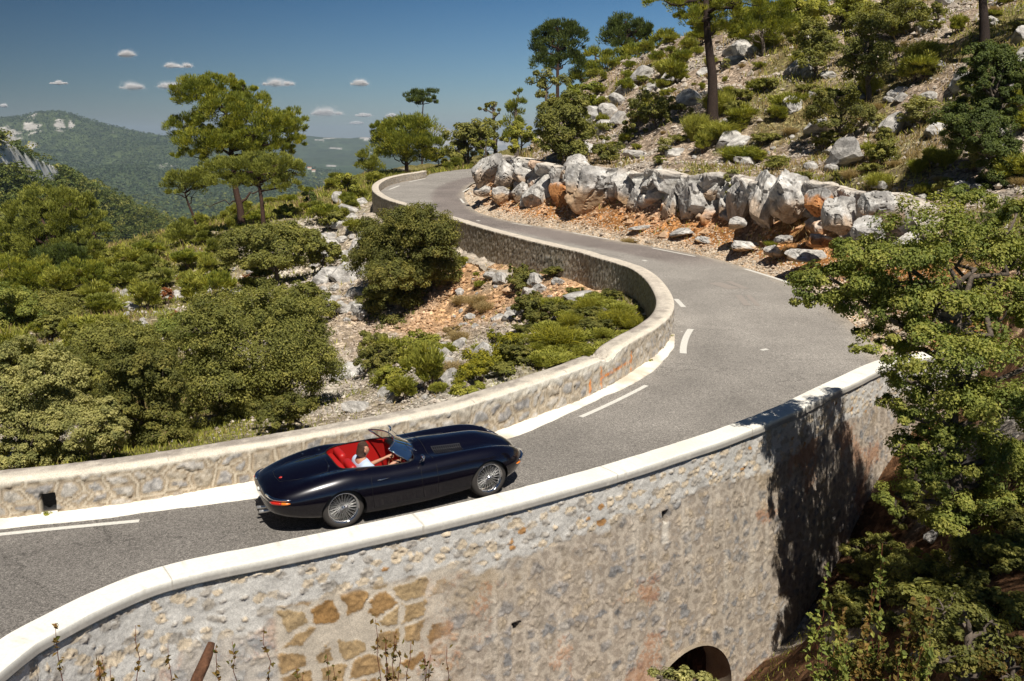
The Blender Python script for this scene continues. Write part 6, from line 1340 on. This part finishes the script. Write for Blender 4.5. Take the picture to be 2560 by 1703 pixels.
cuts.append(cutter('cut', mbc, 1))
for c in cuts:
    md = body0.modifiers.new('b', 'BOOLEAN'); md.operation = 'DIFFERENCE'; md.object = c; md.solver = 'EXACT'
    try: md.material_mode = 'TRANSFER'
    except Exception: pass
dg = bpy.context.evaluated_depsgraph_get(); dg.update(); bme = bpy.data.meshes.new_from_object(body0.evaluated_get(dg)); 
for c in cuts: bpy.data.objects.remove(c, do_unlink=True)
bpy.data.objects.remove(body0, do_unlink=True)
# split the shell where the real panels meet
me_v = np.zeros(len(bme.vertices) * 3); bme.vertices.foreach_get('co', me_v); me_v = me_v.reshape(-1, 3)
groups = {'body': [], 'bonnet': [], 'door': [], 'door2': [], 'boot_lid': []}
for p in bme.polygons:
    c = me_v[list(p.vertices)].mean(0); mi = p.material_index; g = 'body'
    if mi == 0:
        if c[0] > 2.55 and c[2] > 0.30: g = 'bonnet'
        elif 1.50 < c[0] < 2.28 and 0.27 < c[2] and abs(c[1]) > 0.585: g = 'door' if c[1] < 0 else 'door2'
        elif 0.22 < c[0] < 1.00 and abs(c[1]) < 0.40 - 0.14 * (c[0] < 0.3) and c[2] > 0.6: g = 'boot_lid'
    groups[g].append(p.index)
for g, idx in groups.items():
    used = sorted({v for i in idx for v in bme.polygons[i].vertices}); mp = {v: k for k, v in enumerate(used)}
    me = bpy.data.meshes.new(g); me.from_pydata([tuple(me_v[v]) for v in used], [], [[mp[v] for v in bme.polygons[i].vertices] for i in idx])
    for m in (M_PAINTC, M_RED, M_BLACK): me.materials.append(m)
    me.polygons.foreach_set('material_index', [bme.polygons[i].material_index for i in idx]); me.polygons.foreach_set('use_smooth', [True] * len(idx)); me.update()
    try: me.set_sharp_from_angle(angle=rad(40))
    except Exception: pass
    o = bpy.data.objects.new('door' if g == 'door2' else g, me); C.objects.link(o); o.parent = car; groups[g] = o
bodyo = groups['body']
def on_body(pts, lift=0.002):
    return np.array([(x, y, surf_z(x, y) + lift) for x, y in pts])
def seamp(P, r, k=5): return MB().tube(P, r, k).build('shut_line', M_SEAM, bodyo)
def side_pt(x, zz, sy):   # side surface point at height zz
    Q = car_ring(x, 80); k = int(np.argmax(Q[:, 0])); lo = Q[k:72][::-1]; hi = Q[20:k + 1][::-1]
    y = np.interp(zz, lo[:, 1], lo[:, 0]) if zz < Q[k, 1] else np.interp(zz, hi[:, 1], hi[:, 0]); return (x, sy * (y + 0.0015), zz)
for sy in (-1, 1):
    for xx in (1.50, 2.30):
        P = [side_pt(xx + 0.015 * math.sin(z * 8), z, sy) for z in np.linspace(0.27, 0.74, 14)]; seamp(P, 0.0035, 5)
    seamp([side_pt(x, 0.27, sy) for x in np.linspace(1.50, 2.30, 14)], 0.0035, 5)
    seamp([side_pt(2.55, z, sy) for z in np.linspace(0.30, 0.74, 12)], 0.0035, 5)
    seamp([side_pt(x, 0.30, sy) for x in np.linspace(2.55, 3.11, 6)], 0.0035, 5)
seamp(on_body([(2.55 , y) for y in np.linspace(-0.62, 0.62, 30)], 0.001), 0.0035, 5)
seamp(on_body([(0.24, 0), (0.26, .22), (0.5, .36), (0.8, .395), (0.95, .37), (1.01, .2), (1.02, 0), (1.01, -.2), (.95, -.37), (.8, -.395), (.5, -.36), (.26, -.22), (.24, 0)], 0.001), 0.003, 5)
# louvre panels in the bonnet
for sy in (-1, 1):
    lv = MB()
    for k in range(13):
        x = 2.69 + k * 0.037; y0, y1 = 0.27, 0.42
        for q in range(2):
            ya = y0 + q * 0.078; P = on_body([(x, sy * (ya)), (x, sy * (ya + 0.035)), (x, sy * (ya + 0.07))], 0.004); lv.tube(P, 0.0085, 5)
    pan = MB(); g = [[(x, sy * y, surf_z(x, y) + 0.0025) for y in np.linspace(0.255, 0.435, 5)] for x in np.linspace(2.66, 3.16, 12)]
    pan.add(np.array(g).reshape(-1, 3), gridfaces(12, 5)); po = pan.build('louvre_panel', M_BLACK, groups['bonnet']); lv.build('louvre', M_PAINTC, groups['bonnet'])
# windscreen
wsb = []; wst = []
for t in np.linspace(-1, 1, 25):
    y = 0.56 * t; xb = 2.40 - 0.26 * abs(t) ** 2.3; wsb.append((xb, y, surf_z(xb, y) - 0.004)); wst.append((xb - 0.30 + 0.04 * abs(t) ** 2, y * 0.86, 1.055 - 0.03 * abs(t) ** 3))
wsb = np.array(wsb); wst = np.array(wst)
gr_ = np.stack([wsb + (wst - wsb) * k for k in np.linspace(0, 1, 6)], 1); sc = empty('windscreen'); sc.parent = car
mesh_np('glass', gr_.reshape(-1, 3), gridfaces(25, 6), M_GLASS, parent=sc)
fr = MB(); fr.tube(wst, 0.011, 6); fr.tube(wsb, 0.010, 6); fr.tube([wsb[0], wst[0]], 0.016, 6); fr.tube([wsb[-1], wst[-1]], 0.016, 6); fr.build('windscreen_frame', M_CHROME, sc)
wp_ = MB()
for y0 in (-0.32, 0.0, 0.32):
    wp_ = MB(); xb = 2.46 - 0.28 * abs(y0 / .6) ** 2.3; a = np.array((xb, y0, surf_z(xb, y0) + 0.015)); wp_.tube([a, a + (-0.03, 0.02, 0.02), a + (-0.12, 0.14, 0.11)], 0.0045, 5); wp_.build('wiper', M_CHROME, sc)
pass
mr = MB(); mr.box((2.15, 0.03, 0.985), (0.012, 0.085, 0.024), bev=0.01); mr.tube([(2.165, 0.03, 0.99), (2.20, 0.03, 0.99)], 0.006, 6); mr.build('rear_view_mirror', M_RED, sc)
for sy in (-1, 1):
    dm = MB(); b0 = np.array(side_pt(2.30, 0.775, sy)); dm.tube([b0 + (0, -sy * .01, 0), b0 + (0.0, sy * 0.03, 0.05), b0 + (0.02, sy * 0.055, 0.09)], 0.007, 6); M3 = np.array([[1, 0, 0], [0, 1, 0], [0, 0, 1.0]])
    dm.lathe([(0.05, 0.001), (0.045, 0.03), (0.02, 0.052), (0.0, 0.056), (-0.006, 0.05), (-0.006, 0.001)], M3, b0 + (0.02, sy * 0.06, 0.11), 20); dm.build('wing_mirror', M_CHROME, car)
    hd = MB(); P = [side_pt(1.58, 0.69, sy), tuple(np.array(side_pt(1.62, 0.69, sy)) + (0, sy * 0.022, 0)), tuple(np.array(side_pt(1.76, 0.692, sy)) + (0, sy * 0.018, 0))]; hd.tube(P, [0.014, 0.010, 0.005], 8); hd.tube([side_pt(1.59, 0.69, sy), side_pt(1.59, 0.675, sy)], 0.014, 8)
    hd.build('handle', M_CHROME, groups['door' if sy < 0 else 'door2'])
    # headlight behind a clear cover in a sunk bowl
    hl = empty('headlight'); hl.parent = car
    hx, hy = nx(4.18), sy * 0.46
    rim = []
    for t in np.linspace(0, 2 * np.pi, 25):
        x = hx + 0.12 * math.cos(t); y = hy + sy * (0.075 * math.sin(t) - 0.09 * math.cos(t)); rim.append((x, y, surf_z(min(x, nx(4.42)), y) + 0.004))
    rim = np.array(rim); MB().tube(rim, 0.006, 6).build('bezel', M_CHROME, hl); cen = rim.mean(0) + (0.0, 0, 0.014)
    V = [cen] + list(rim[:-1]); mesh_np('lamp_glass', np.array(V), np.array([[0, 1 + k, 1 + (k + 1) % 24] for k in range(24)]), simple('lamp_glass', (0.75, 0.76, 0.74), 0.12, 0.2, Coat_Weight=1.0) if sy < 0 else bpy.data.materials['lamp_glass'], parent=hl)
    # orange front marker
    P = [side_pt(x, 0.46, sy) for x in np.linspace(nx(4.10), nx(4.24), 6)]; MB().tube(P, [0.008, 0.018, 0.022, 0.022, 0.018, 0.008], 8, sq=0.6).build('side_marker', M_LORA, car)
    bp_ = MB(); P = [tuple(np.array(side_pt(x, 0.505, sy)) + (0.012 * (x > nx(4.3)), sy * 0.012, 0)) for x in (nx(4.20), nx(4.28), nx(4.36), nx(4.41), nx(4.435))]; bp_.tube(P, [0.012, 0.022, 0.026, 0.026, 0.022], 8); bp_.build('front_bumper', M_CHROME, car)
    # slim rear bumper under which the lamp sits
    P = [tuple(np.array(side_pt(x, 0.595, sy)) + (0, sy * 0.012, 0)) for x in np.linspace(0.03, 0.30, 9)]; MB().tube(P, [0.020, 0.026, 0.026, 0.024, 0.022, 0.02, 0.017, 0.012, 0.004], 8).build('rear_bumper', M_CHROME, car)
    tl = empty('tail_light'); tl.parent = car
    P = [tuple(np.array(side_pt(x, 0.548, sy)) + (0, sy * 0.010, 0)) for x in np.linspace(0.045, 0.17, 6)]; MB().tube(P, [0.018, 0.024, 0.024, 0.024, 0.022, 0.02], 10).build('red_lens', M_LREDL, tl)
    P = [tuple(np.array(side_pt(x, 0.548, sy)) + (0, sy * 0.010, 0)) for x in np.linspace(0.172, 0.29, 6)]; MB().tube(P, [0.022, 0.022, 0.021, 0.018, 0.013, 0.004], 10).build('orange_lens', M_LORA, tl)
# tail panel, exhausts, deck badge, hood studs
MB().box((0.012, 0, 0.50), (0.012, 0.16, 0.045), bev=0.008).build('number_plate_recess', M_BLACK, car)
MB().tube([(0.0, 0.0, 0.565), (-0.02, 0.0, 0.565), (-0.03, 0.0, 0.565)], [0.035, 0.035, 0.02], 16).build('reversing_light', simple('pale_lens', (0.7, 0.68, 0.62), 0.15), car)
ex = MB()
for yy in (-0.07, 0.07): ex.tube([(0.55, yy, 0.20), (0.15, yy, 0.22), (-0.04, yy * 1.2, 0.235)], 0.026, 10)
ex.build('exhaust_pipe', M_STEEL, car)
bd = on_body([(0.30, -0.12)], 0.004)[0]; nrm = np.array([-0.25, 0, 1.0]); nrm /= np.linalg.norm(nrm); MB().tube([bd, bd + nrm * 0.004, bd + nrm * 0.008], [0.026, 0.026, 0.018], 18).build('badge', M_LREDL, groups['boot_lid'])
sd = MB()
for x, y in ((1.06, -.50), (1.0, -.25), (1.0, .25), (1.06, .50), (0.80, .50), (0.80, -.50)): q = on_body([(x, y)], 0.0)[0]; sd.tube([q, q + (0, 0, .006), q + (0, 0, .012)], [0.010, 0.013, 0.006], 8)
sd.build('hood_stud', M_CHROME, bodyo)
# cabin
ft = np.array(cockpit_outline()); MB().tube(on_body([(p[0], p[1]) for p in np.concatenate([ft, ft[:1]])], 0.002), 0.010, 6).build('cockpit_piping', M_BLACK, car)
MB().box((1.78, 0, 0.245), (0.50, 0.58, 0.008)).build('cabin_floor', simple('red_carpet', (0.25, 0.012, 0.012), 0.95), car)
def seat(yc):
    s = empty('seat'); s.parent = car
    MB().box((1.64, yc, 0.33), (0.24, 0.22, 0.075), bev=0.05).build('seat_cushion', M_RED, s)
    a = rad(14); M3 = np.array([[math.cos(a), 0, -math.sin(a)], [0, 1, 0], [math.sin(a), 0, math.cos(a)]])
    b = MB(); b.box((1.37, yc, 0.60), (0.062, 0.20, 0.25), M3, bev=0.055); 
    for k in range(5): b.tube([(1.42, yc - 0.14 + k * 0.07, 0.42), (1.405, yc - 0.14 + k * 0.07, 0.58), (1.37, yc - 0.14 + k * 0.07, 0.75)], [0.02, 0.026, 0.02], 6)
    b.build('backrest', M_RED, s)
for yc in (-0.27, 0.27): seat(yc)
MB().box((1.80, 0, 0.36), (0.42, 0.055, 0.11), bev=0.03).build('centre_console', M_RED, car)
MB().box((1.21, 0, 0.60), (0.05, 0.42, 0.17), bev=0.04).build('rear_bulkhead', M_RED, car)
dsh = MB(); P = [(2.24 - 0.02 * abs(t), 0.56 * t, 0.755) for t in np.linspace(-1, 1, 15)]; dsh.tube(P, 0.055, 10); dsh.box((2.27, 0, 0.66), (0.03, 0.54, 0.10), bev=0.02); dsh.build('dashboard', M_BLACK, car)
dl = MB()
for y in (-0.40, -0.30, -0.20, -0.06, 0.02, 0.10): dl.tube([(2.232, y, 0.68), (2.225, y, 0.68)], 0.034 if y < -.15 else 0.02, 14)
dl.build('gauge', M_STEEL, car)
SWC = np.array([2.04, -0.27, 0.70]); a = rad(24); ux = np.array([math.sin(a), 0, math.cos(a)]); uy = np.array([0, 1.0, 0]); ax_ = np.array([math.cos(a), 0, -math.sin(a)])
sw = MB(); th = np.linspace(0, 2 * np.pi, 33); sw.tube([SWC + 0.195 * (math.cos(t) * ux + math.sin(t) * uy) for t in th], 0.012, 8, caps=False)
for t in (0.5 * np.pi, -0.5 * np.pi, np.pi): sw.tube([SWC, SWC + 0.19 * (math.cos(t) * ux + math.sin(t) * uy)], 0.008, 5)
sw.tube([SWC - ax_ * 0.01, SWC + ax_ * 0.26], [0.03, 0.018], 10); sw.build('steering_wheel', simple('wood_rim', (0.16, 0.06, 0.02), 0.35), car)
# wheels
def wheel(x, sy, yc, steer=0.0):
    w = empty('wheel'); w.parent = car; w.location = (x, yc, 0.325); w.rotation_euler = (0, 0, steer)
    s = float(sy); M3 = np.array([[0, 0, 1.0], [s, 0, 0], [0, 1.0, 0]])           # axial -> outwards
    M3 = np.array([[0, 1.0, 0], [s, 0, 0], [0, 0, 1.0]])
    T = MB(); T.lathe([(-0.075, 0.228), (-0.088, 0.25), (-0.086, 0.285), (-0.072, 0.313), (-0.045, 0.324), (0, 0.3265), (0.045, 0.324), (0.072, 0.313), (0.086, 0.285), (0.089, 0.25), (0.078, 0.234)], M3, (0, 0, 0), 64)
    for gx in (-0.03, 0.0, 0.03): T.lathe([(gx - 0.003, 0.3268), (gx, 0.3275), (gx + 0.003, 0.3268)], M3, (0, 0, 0), 64)
    T.build('tyre', M_TYRE, w)
    R_ = MB(); R_.lathe([(-0.078, 0.228), (-0.06, 0.212), (-0.02, 0.200), (0.03, 0.204), (0.062, 0.214), (0.078, 0.224), (0.090, 0.236), (0.088, 0.244), (0.078, 0.240)], M3, (0, 0, 0), 64); R_.build('rim', M_CHROME, w)
    S_ = MB()
    for k in range(44):
        for (r1, a1, dr, a2, da) in ((0.036, 0.066, 0.210, 0.060, 0.42), (0.034, -0.005, 0.202, 0.030, -0.36)):
            t = 2 * np.pi * (k + (0.5 if a1 < 0.05 else 0)) / 44; t2 = t + (da if k % 2 else -da)
            S_.tube([(r1 * math.cos(t), s * a1, r1 * math.sin(t)), (dr * math.cos(t2), s * a2, dr * math.sin(t2))], 0.0019, 4, caps=False)
    S_.build('spokes', M_STEEL, w)
    H_ = MB(); H_.lathe([(-0.03, 0.045), (0.05, 0.042), (0.066, 0.036), (0.070, 0.026), (0.086, 0.022), (0.094, 0.002)], M3, (0, 0, 0), 24)
    for t in (0.4, 0.4 + np.pi): H_.box((0.035 * math.cos(t), s * 0.085, 0.035 * math.sin(t)), (0.034, 0.006, 0.012), np.array([[math.cos(t), 0, -math.sin(t)], [0, 1, 0], [math.sin(t), 0, math.cos(t)]]))
    H_.build('hub_nut', M_CHROME, w)
    D_ = MB(); D_.lathe([(-0.06, 0.004), (-0.06, 0.135), (-0.05, 0.135), (-0.05, 0.004)], M3, (0, 0, 0), 32); D_.build('brake_disc', M_BLACK, w)
for sy in (-1, 1):
    wheel(XR, sy, sy * TR); wheel(XF, sy, sy * TR, rad(6))
# ------------------------------------------------------------------ the driver
per = empty('person'); per.matrix_world = car.matrix_world.copy()
tag(per, 'driver with brown hair and pale blue shirt holding the steering wheel', 'person')
JN = {'pel': (1.580, -.27, 0.370, .13, .11), 'wai': (1.540, -.27, 0.550, .125, .10), 'che': (1.510, -.27, 0.710, .15, .11), 'col': (1.510, -.27, 0.820, .10, .08), 'nk': (1.525, -.27, 0.875, .052, .052), 'nk2': (1.540, -.27, 0.920, .052, .055),
      'hd1': (1.555, -.27, 0.975, .070, .082), 'hd2': (1.555, -.27, 1.035, .074, .092), 'hd3': (1.545, -.27, 1.085, .055, .072), 'nose': (1.645, -.272, 0.990, .014, .014), 'chin': (1.608, -.271, 0.935, .032, .03),
      'shR': (1.510, -.44, 0.785, .062, .062), 'elR': (1.720, -.53, 0.640, .045, .045), 'wrR': (1.920, -.44, 0.740, .029, .026), 'paR': (2.005, -.425, 0.770, .034, .018),
      'shL': (1.510, -.10, 0.785, .062, .062), 'elL': (1.700, -.02, 0.620, .045, .045), 'wrL': (1.920, -.10, 0.720, .029, .026), 'paL': (2.005, -.10, 0.750, .034, .018),
      'hiR': (1.640, -.36, 0.350, .085, .085), 'knR': (1.980, -.37, 0.370, .062, .062), 'fR': (2.260, -.36, 0.280, .045, .05), 'hiL': (1.640, -.18, 0.350, .085, .085), 'knL': (1.980, -.17, 0.370, .062, .062), 'fL': (2.260, -.18, 0.280, .045, .05)}
EDG = [('pel','wai'),('wai','che'),('che','col'),('col','nk'),('nk','nk2'),('nk2','hd1'),('hd1','hd2'),('hd2','hd3'),('hd1','chin'),('hd1','nose'),('col','shR'),('shR','elR'),('elR','wrR'),('wrR','paR'),('col','shL'),('shL','elL'),('elL','wrL'),('wrL','paL'),
       ('pel','hiR'),('hiR','knR'),('knR','fR'),('pel','hiL'),('hiL','knL'),('knL','fL')]
for s_, y0 in (('R', -.425), ('L', -.10)):
    cz = JN['pa' + s_][2]
    for q, dy in enumerate((-.026, -.009, .009, .025)):
        L_ = (.9, 1.05, 1.0, .85)[q]; a0 = (2.035, y0 + dy, cz + .008, .0095, .009); b0 = (2.035 + .036 * L_, y0 + dy, cz + .012, .009, .0085); c1 = (2.038 + .046 * L_, y0 + dy, cz - .018, .0085, .008); e1 = (2.035 + .02, y0 + dy, cz - .034, .008, .0075)
        for nme, v in zip('abcd', (a0, b0, c1, e1)): JN[f'f{s_}{q}{nme}'] = v
        EDG += [('pa' + s_, f'f{s_}{q}a'), (f'f{s_}{q}a', f'f{s_}{q}b'), (f'f{s_}{q}b', f'f{s_}{q}c'), (f'f{s_}{q}c', f'f{s_}{q}d')]
    sg_ = 1 if s_ == 'R' else -1
    JN[f't{s_}a'] = (2.00, y0 + sg_ * .032, cz - .008, .011, .010); JN[f't{s_}b'] = (2.03, y0 + sg_ * .034, cz - .026, .009, .009); EDG += [('pa' + s_, f't{s_}a'), (f't{s_}a', f't{s_}b')]
def skinned(name, names, edges, mat, grow=0.0, sub=2, root='pel'):
    ix = {n: i for i, n in enumerate(names)}; me = bpy.data.meshes.new(name); me.from_pydata([JN[n][:3] for n in names], [(ix[a], ix[b]) for a, b in edges], []); o = bpy.data.objects.new(name, me); C.objects.link(o)
    md = o.modifiers.new('s', 'SKIN'); md.use_smooth_shade = True; sv = me.skin_vertices[0].data if len(me.skin_vertices) else None
    if sv is None:
        b = bmesh.new(); b.from_mesh(me); b.verts.layers.skin.verify(); b.to_mesh(me); b.free(); sv = me.skin_vertices[0].data
    for n, i in ix.items(): sv[i].radius = (JN[n][3] + grow, JN[n][4] + grow); sv[i].use_root = (n == root)
    m2 = o.modifiers.new('u', 'SUBSURF'); m2.levels = sub; m2.render_levels = sub
    g = bpy.context.evaluated_depsgraph_get(); g.update(); nm = bpy.data.meshes.new_from_object(o.evaluated_get(g)); bpy.data.objects.remove(o, do_unlink=True); nm.materials.clear(); nm.materials.append(mat)
    nm.polygons.foreach_set('use_smooth', [True] * len(nm.polygons)); r = bpy.data.objects.new(name, nm); C.objects.link(r); r.parent = per; return r
M_SKIN = simple('skin', (0.50, 0.25, 0.16), 0.55); M_HAIR = simple('brown_hair', (0.055, 0.026, 0.014), 0.7); M_SHIRT = simple('pale_blue_shirt', (0.50, 0.60, 0.76), 0.85); M_TROU = simple('dark_trousers', (0.03, 0.035, 0.05), 0.9)
skinned('body', list(JN), EDG, M_SKIN)
JN['slR'] = tuple(np.array(JN['shR']) * 0.35 + np.array(JN['elR']) * 0.65); JN['slL'] = tuple(np.array(JN['shL']) * 0.35 + np.array(JN['elL']) * 0.65)
skinned('shirt', ['pel','wai','che','col','shR','slR','shL','slL'], [('pel','wai'),('wai','che'),('che','col'),('col','shR'),('shR','slR'),('col','shL'),('shL','slL')], M_SHIRT, 0.042)
skinned('trousers', ['pel','hiR','knR','fR','hiL','knL','fL'], [('pel','hiR'),('hiR','knR'),('knR','fR'),('pel','hiL'),('hiL','knL'),('knL','fL')], M_TROU, 0.012)
JN['ha'] = (1.52, -.27, 0.99, .070, .074); JN['hb'] = (1.535, -.27, 1.055, .082, .094); JN['hc'] = (1.54, -.27, 1.105, .06, .072); JN['hn'] = (1.505, -.27, 0.94, .045, .05); JN['hf'] = (1.605, -.27, 1.09, .035, .05)
hair = skinned('hair', ['hn','ha','hb','hc','hf'], [('hn','ha'),('ha','hb'),('hb','hc'),('hb','hf')], M_HAIR, 0.004, 3, 'ha')
hv = np.zeros(len(hair.data.vertices) * 3); hair.data.vertices.foreach_get('co', hv); hv = hv.reshape(-1, 3); dn_ = hv - np.array([1.54, -.27, 1.03]); dn_ /= np.linalg.norm(dn_, axis=1)[:, None]; hv += dn_ * (0.012 * fbm(hv * 38, 3, 5))[:, None]; hair.data.vertices.foreach_set('co', hv.ravel()); hair.data.update()
fe = MB()
for sy in (-1, 1): fe.lathe([(0.006, 0.001), (0.0, 0.011), (-0.006, 0.012)], np.eye(3), (1.633, -.27 + sy * 0.030, 1.008), 10)
fe.build('eyes', simple('eye', (0.05, 0.04, 0.035), 0.3), per)
er = MB()
for sy in (-1, 1): er.tube([(1.555, -.27 + sy * 0.077, 0.975), (1.545, -.27 + sy * 0.084, 0.995), (1.552, -.27 + sy * 0.080, 1.02)], [0.010, 0.014, 0.010], 8)
er.build('ears', M_SKIN, per)
# ------------------------------------------------------------------ thin plants and the post in front of the retaining wall
def twig_plant(px, py, hpx, lab, seed, depth, group=None, pal='reddish', leaf=0.022, n=26, stems=1, lean=0.0, red=(0.16, 0.05, 0.03)):
    rng = np.random.default_rng(seed); root = at_depth(px * d2, py * d2, depth); m = depth / FOC * d2; h = hpx * m
    e = empty('slender_plant', root); tag(e, lab, 'plant', group); st = MB(); P_ = []; N_ = []
    for s in range(stems):
        ln = lean + rng.normal() * 0.12 * (stems > 1); hh = h * (rng.uniform(0.6, 1.0) if s else 1.0); top = np.array([ln * hh + rng.normal() * 0.05 * hh, rng.normal() * 0.1 * hh, hh])
        Q = wobble((rng.normal() * 0.03 * (stems > 1), 0, -0.6), top, rng, 9, 0.02); st.tube(Q, np.linspace(0.0055, 0.0018, 9), 5)
        for k in range(max(4, n // 5)):
            t = rng.uniform(0.15, 0.95); i = t * 8; a = Q[int(i)] + (Q[min(int(i) + 1, 8)] - Q[int(i)]) * (i % 1); d = rng.normal(size=3); d[2] = abs(d[2]) * 0.6 + 0.2; d /= np.linalg.norm(d); b = a + d * hh * rng.uniform(0.05, 0.16) * (1.2 - t)
            st.tube([a, (a + b) / 2 + (0, 0, 0.01), b], [0.0028, 0.002, 0.0012], 4, caps=False)
            for q in range(4): P_.append(a + (b - a) * rng.uniform(0.2, 1.05)); N_.append(rng.normal(size=3) + (0, -0.4, 0.7))
        for q in range(n): t = rng.uniform(0.1, 1.0) * 8; a = Q[int(min(t, 7.99))] + (Q[int(min(t, 7.99)) + 1] - Q[int(min(t, 7.99))]) * (t % 1); P_.append(a + rng.normal(size=3) * 0.018); N_.append(rng.normal(size=3) + (0, -0.4, 0.7))
    P_ = np.array(P_); N_ = np.array(N_); N_ /= np.linalg.norm(N_, axis=1)[:, None]
    V, Q = leaf_quads(P_, N_, leaf, rng, 0.55); col = np.repeat(tint(pal, len(P_), rng.integers(0, 20, len(P_)), rng), 4, 0)
    st.build('stem', M_BARK, e, True, col=red); mesh_np('leaves', V, Q, M_LEAF, col, e, smooth=False)
for k, (x, y, h, lab, st, n) in enumerate([(143,1580,160,'single upright leafy stem at the far left of the wall foot',1,30),(318,1580,140,'leafy stem second from the left edge before the wall',1,26),(240,1580,70,'low leafy cluster between the two left stems',4,16),(398,1580,110,'small stem left of the leaning post',1,18),
    (500,1580,90,'thin stem just right of the leaning post',1,18),(548,1580,120,'leafy stem where the ochre stones begin',1,30),(620,1590,160,'tall red stem before the ochre stones',1,14),(760,1580,90,'short stem below the ochre stones',2,14),(862,1585,170,'tallest thin stem in the middle cluster',1,18),
    (890,1585,140,'bushy thin plant right of the tallest thin stem',4,18),(925,1590,150,'red stemmed plant at the right of the middle cluster',2,18),(985,1590,90,'airy plant right of the middle cluster',3,16),(690,1590,60,'lowest plant below the ochre stones',3,14),(1030,1590,110,'thin grey stem right of all wall foot plants',1,14)]):
    twig_plant(x, y, h, lab, 800 + k, 6.2 + 0.05 * (k % 3), n=n, stems=st)
for k, (x, y, h, lab, st) in enumerate([(1880,1600,300,'tall red stemmed plant close to the wall corner',4),(1950,1600,260,'leafy branching plant in the middle of the gully mouth',5),(2010,1560,330,'tallest shoot of the gully plants, with a bare tip',2),(2060,1600,260,'reddish plant right of the tallest shoot',5),
    (1920,1640,240,'low dense plant below the wall corner',6),(1990,1640,230,'dense green and rust plant at the bottom edge',6),(2110,1640,200,'spreading plant at the bottom edge right of the dense one',6)]):
    twig_plant(x, y, h, lab, 850 + k, 7.2 + 0.15 * (k % 3), n=60, stems=st, leaf=0.030, pal='reddish' if k % 2 else 'oak')
for k, (x, y, h, lab) in enumerate([(2230,1640,330,'wide dark bush filling the bottom right corner'),(2330,1640,200,'small leaved bush at the right bottom edge')]):
    BT('bush', 'bush', lab, (x, y), disc(x, y - h * 0.5, h * 0.42, h * 0.36, 8, 60 + k), 'reddish' if k else 'green', depth=9.0, seed=870 + k, dens=0.22, leaf=1.0)
BT('shrub', 'shrub', 'pale leaved shrub growing in front of the culvert arch', (1570, 1640), disc(1560, 1590, 90, 40, 8, 66), 'olive', depth=9.0, seed=881, dens=0.5, leaf=1.1)
post = MB(); a = at_depth(432 * d2, 1620 * d2, 6.6); b = at_depth(487 * d2, 1480 * d2, 6.9); post.tube(wobble(a - (b - a) * 0.5, b, np.random.default_rng(3), 9, 0.012), [0.055, 0.052, 0.05, 0.048, 0.046, 0.045, 0.044, 0.04, 0.028], 9)
tag(post.build('wooden_post', M_BARK, None, True, col=(0.14, 0.065, 0.035)), 'weathered brown wooden post leaning in front of the retaining wall', 'post')
tf = hit(112 * d2, 1195 * d2)
p = on_road(122 * d2 * 1.0, 1196 * d2); 
def tuft(p, s, lab, seed):
    rng = np.random.default_rng(seed); P, Nn, ci, c, cr = clump_points([(0, 0, 0.05, s, s * 0.6, s * 0.45)], 8, 26, rng, (0.2, 0.9), 0.4); V, Q = leaf_quads(P, Nn, 0.012, rng)
    o = mesh_np('weed', V, Q, M_LEAF, np.repeat(tint('broom', len(P), ci, rng), 4, 0), smooth=False); o.location = p; tag(o, lab, 'weed')
tuft(on_road(112 * d2, 1190 * d2), 0.11, 'small weed growing out of the square drain hole in the wall', 5); tuft(on_road(8 * d2, 1196 * d2), 0.06, 'tiny weed at the wall foot near the left edge', 6)
tuft(on_road(1496 * d2, 835 * d2), 0.10, 'weed at the foot of the wall beside the widest kerb', 7); tuft(on_road(1541 * d2, 777 * d2), 0.13, 'weed in the corner of the wall at the turn of the bend', 8)
# ------------------------------------------------------------------ the air between here and the mountains
hz = MB().box((0, 8000, -60), (16000, 9500, 215)).build('haze', None, None, False); tag(hz, kind='stuff')
mh = bpy.data.materials.new('haze'); mh.use_nodes = True; mh.node_tree.nodes.clear(); oh = N(mh.node_tree, 'OutputMaterial'); vh = N(mh.node_tree, 'VolumePrincipled')
vh.inputs['Color'].default_value = (0.66, 0.82, 1.0, 1); vh.inputs['Density'].default_value = 7.0e-5; vh.inputs['Anisotropy'].default_value = 0.1
mh.node_tree.links.new(vh.outputs[0], oh.inputs['Volume']); hz.data.materials.append(mh)
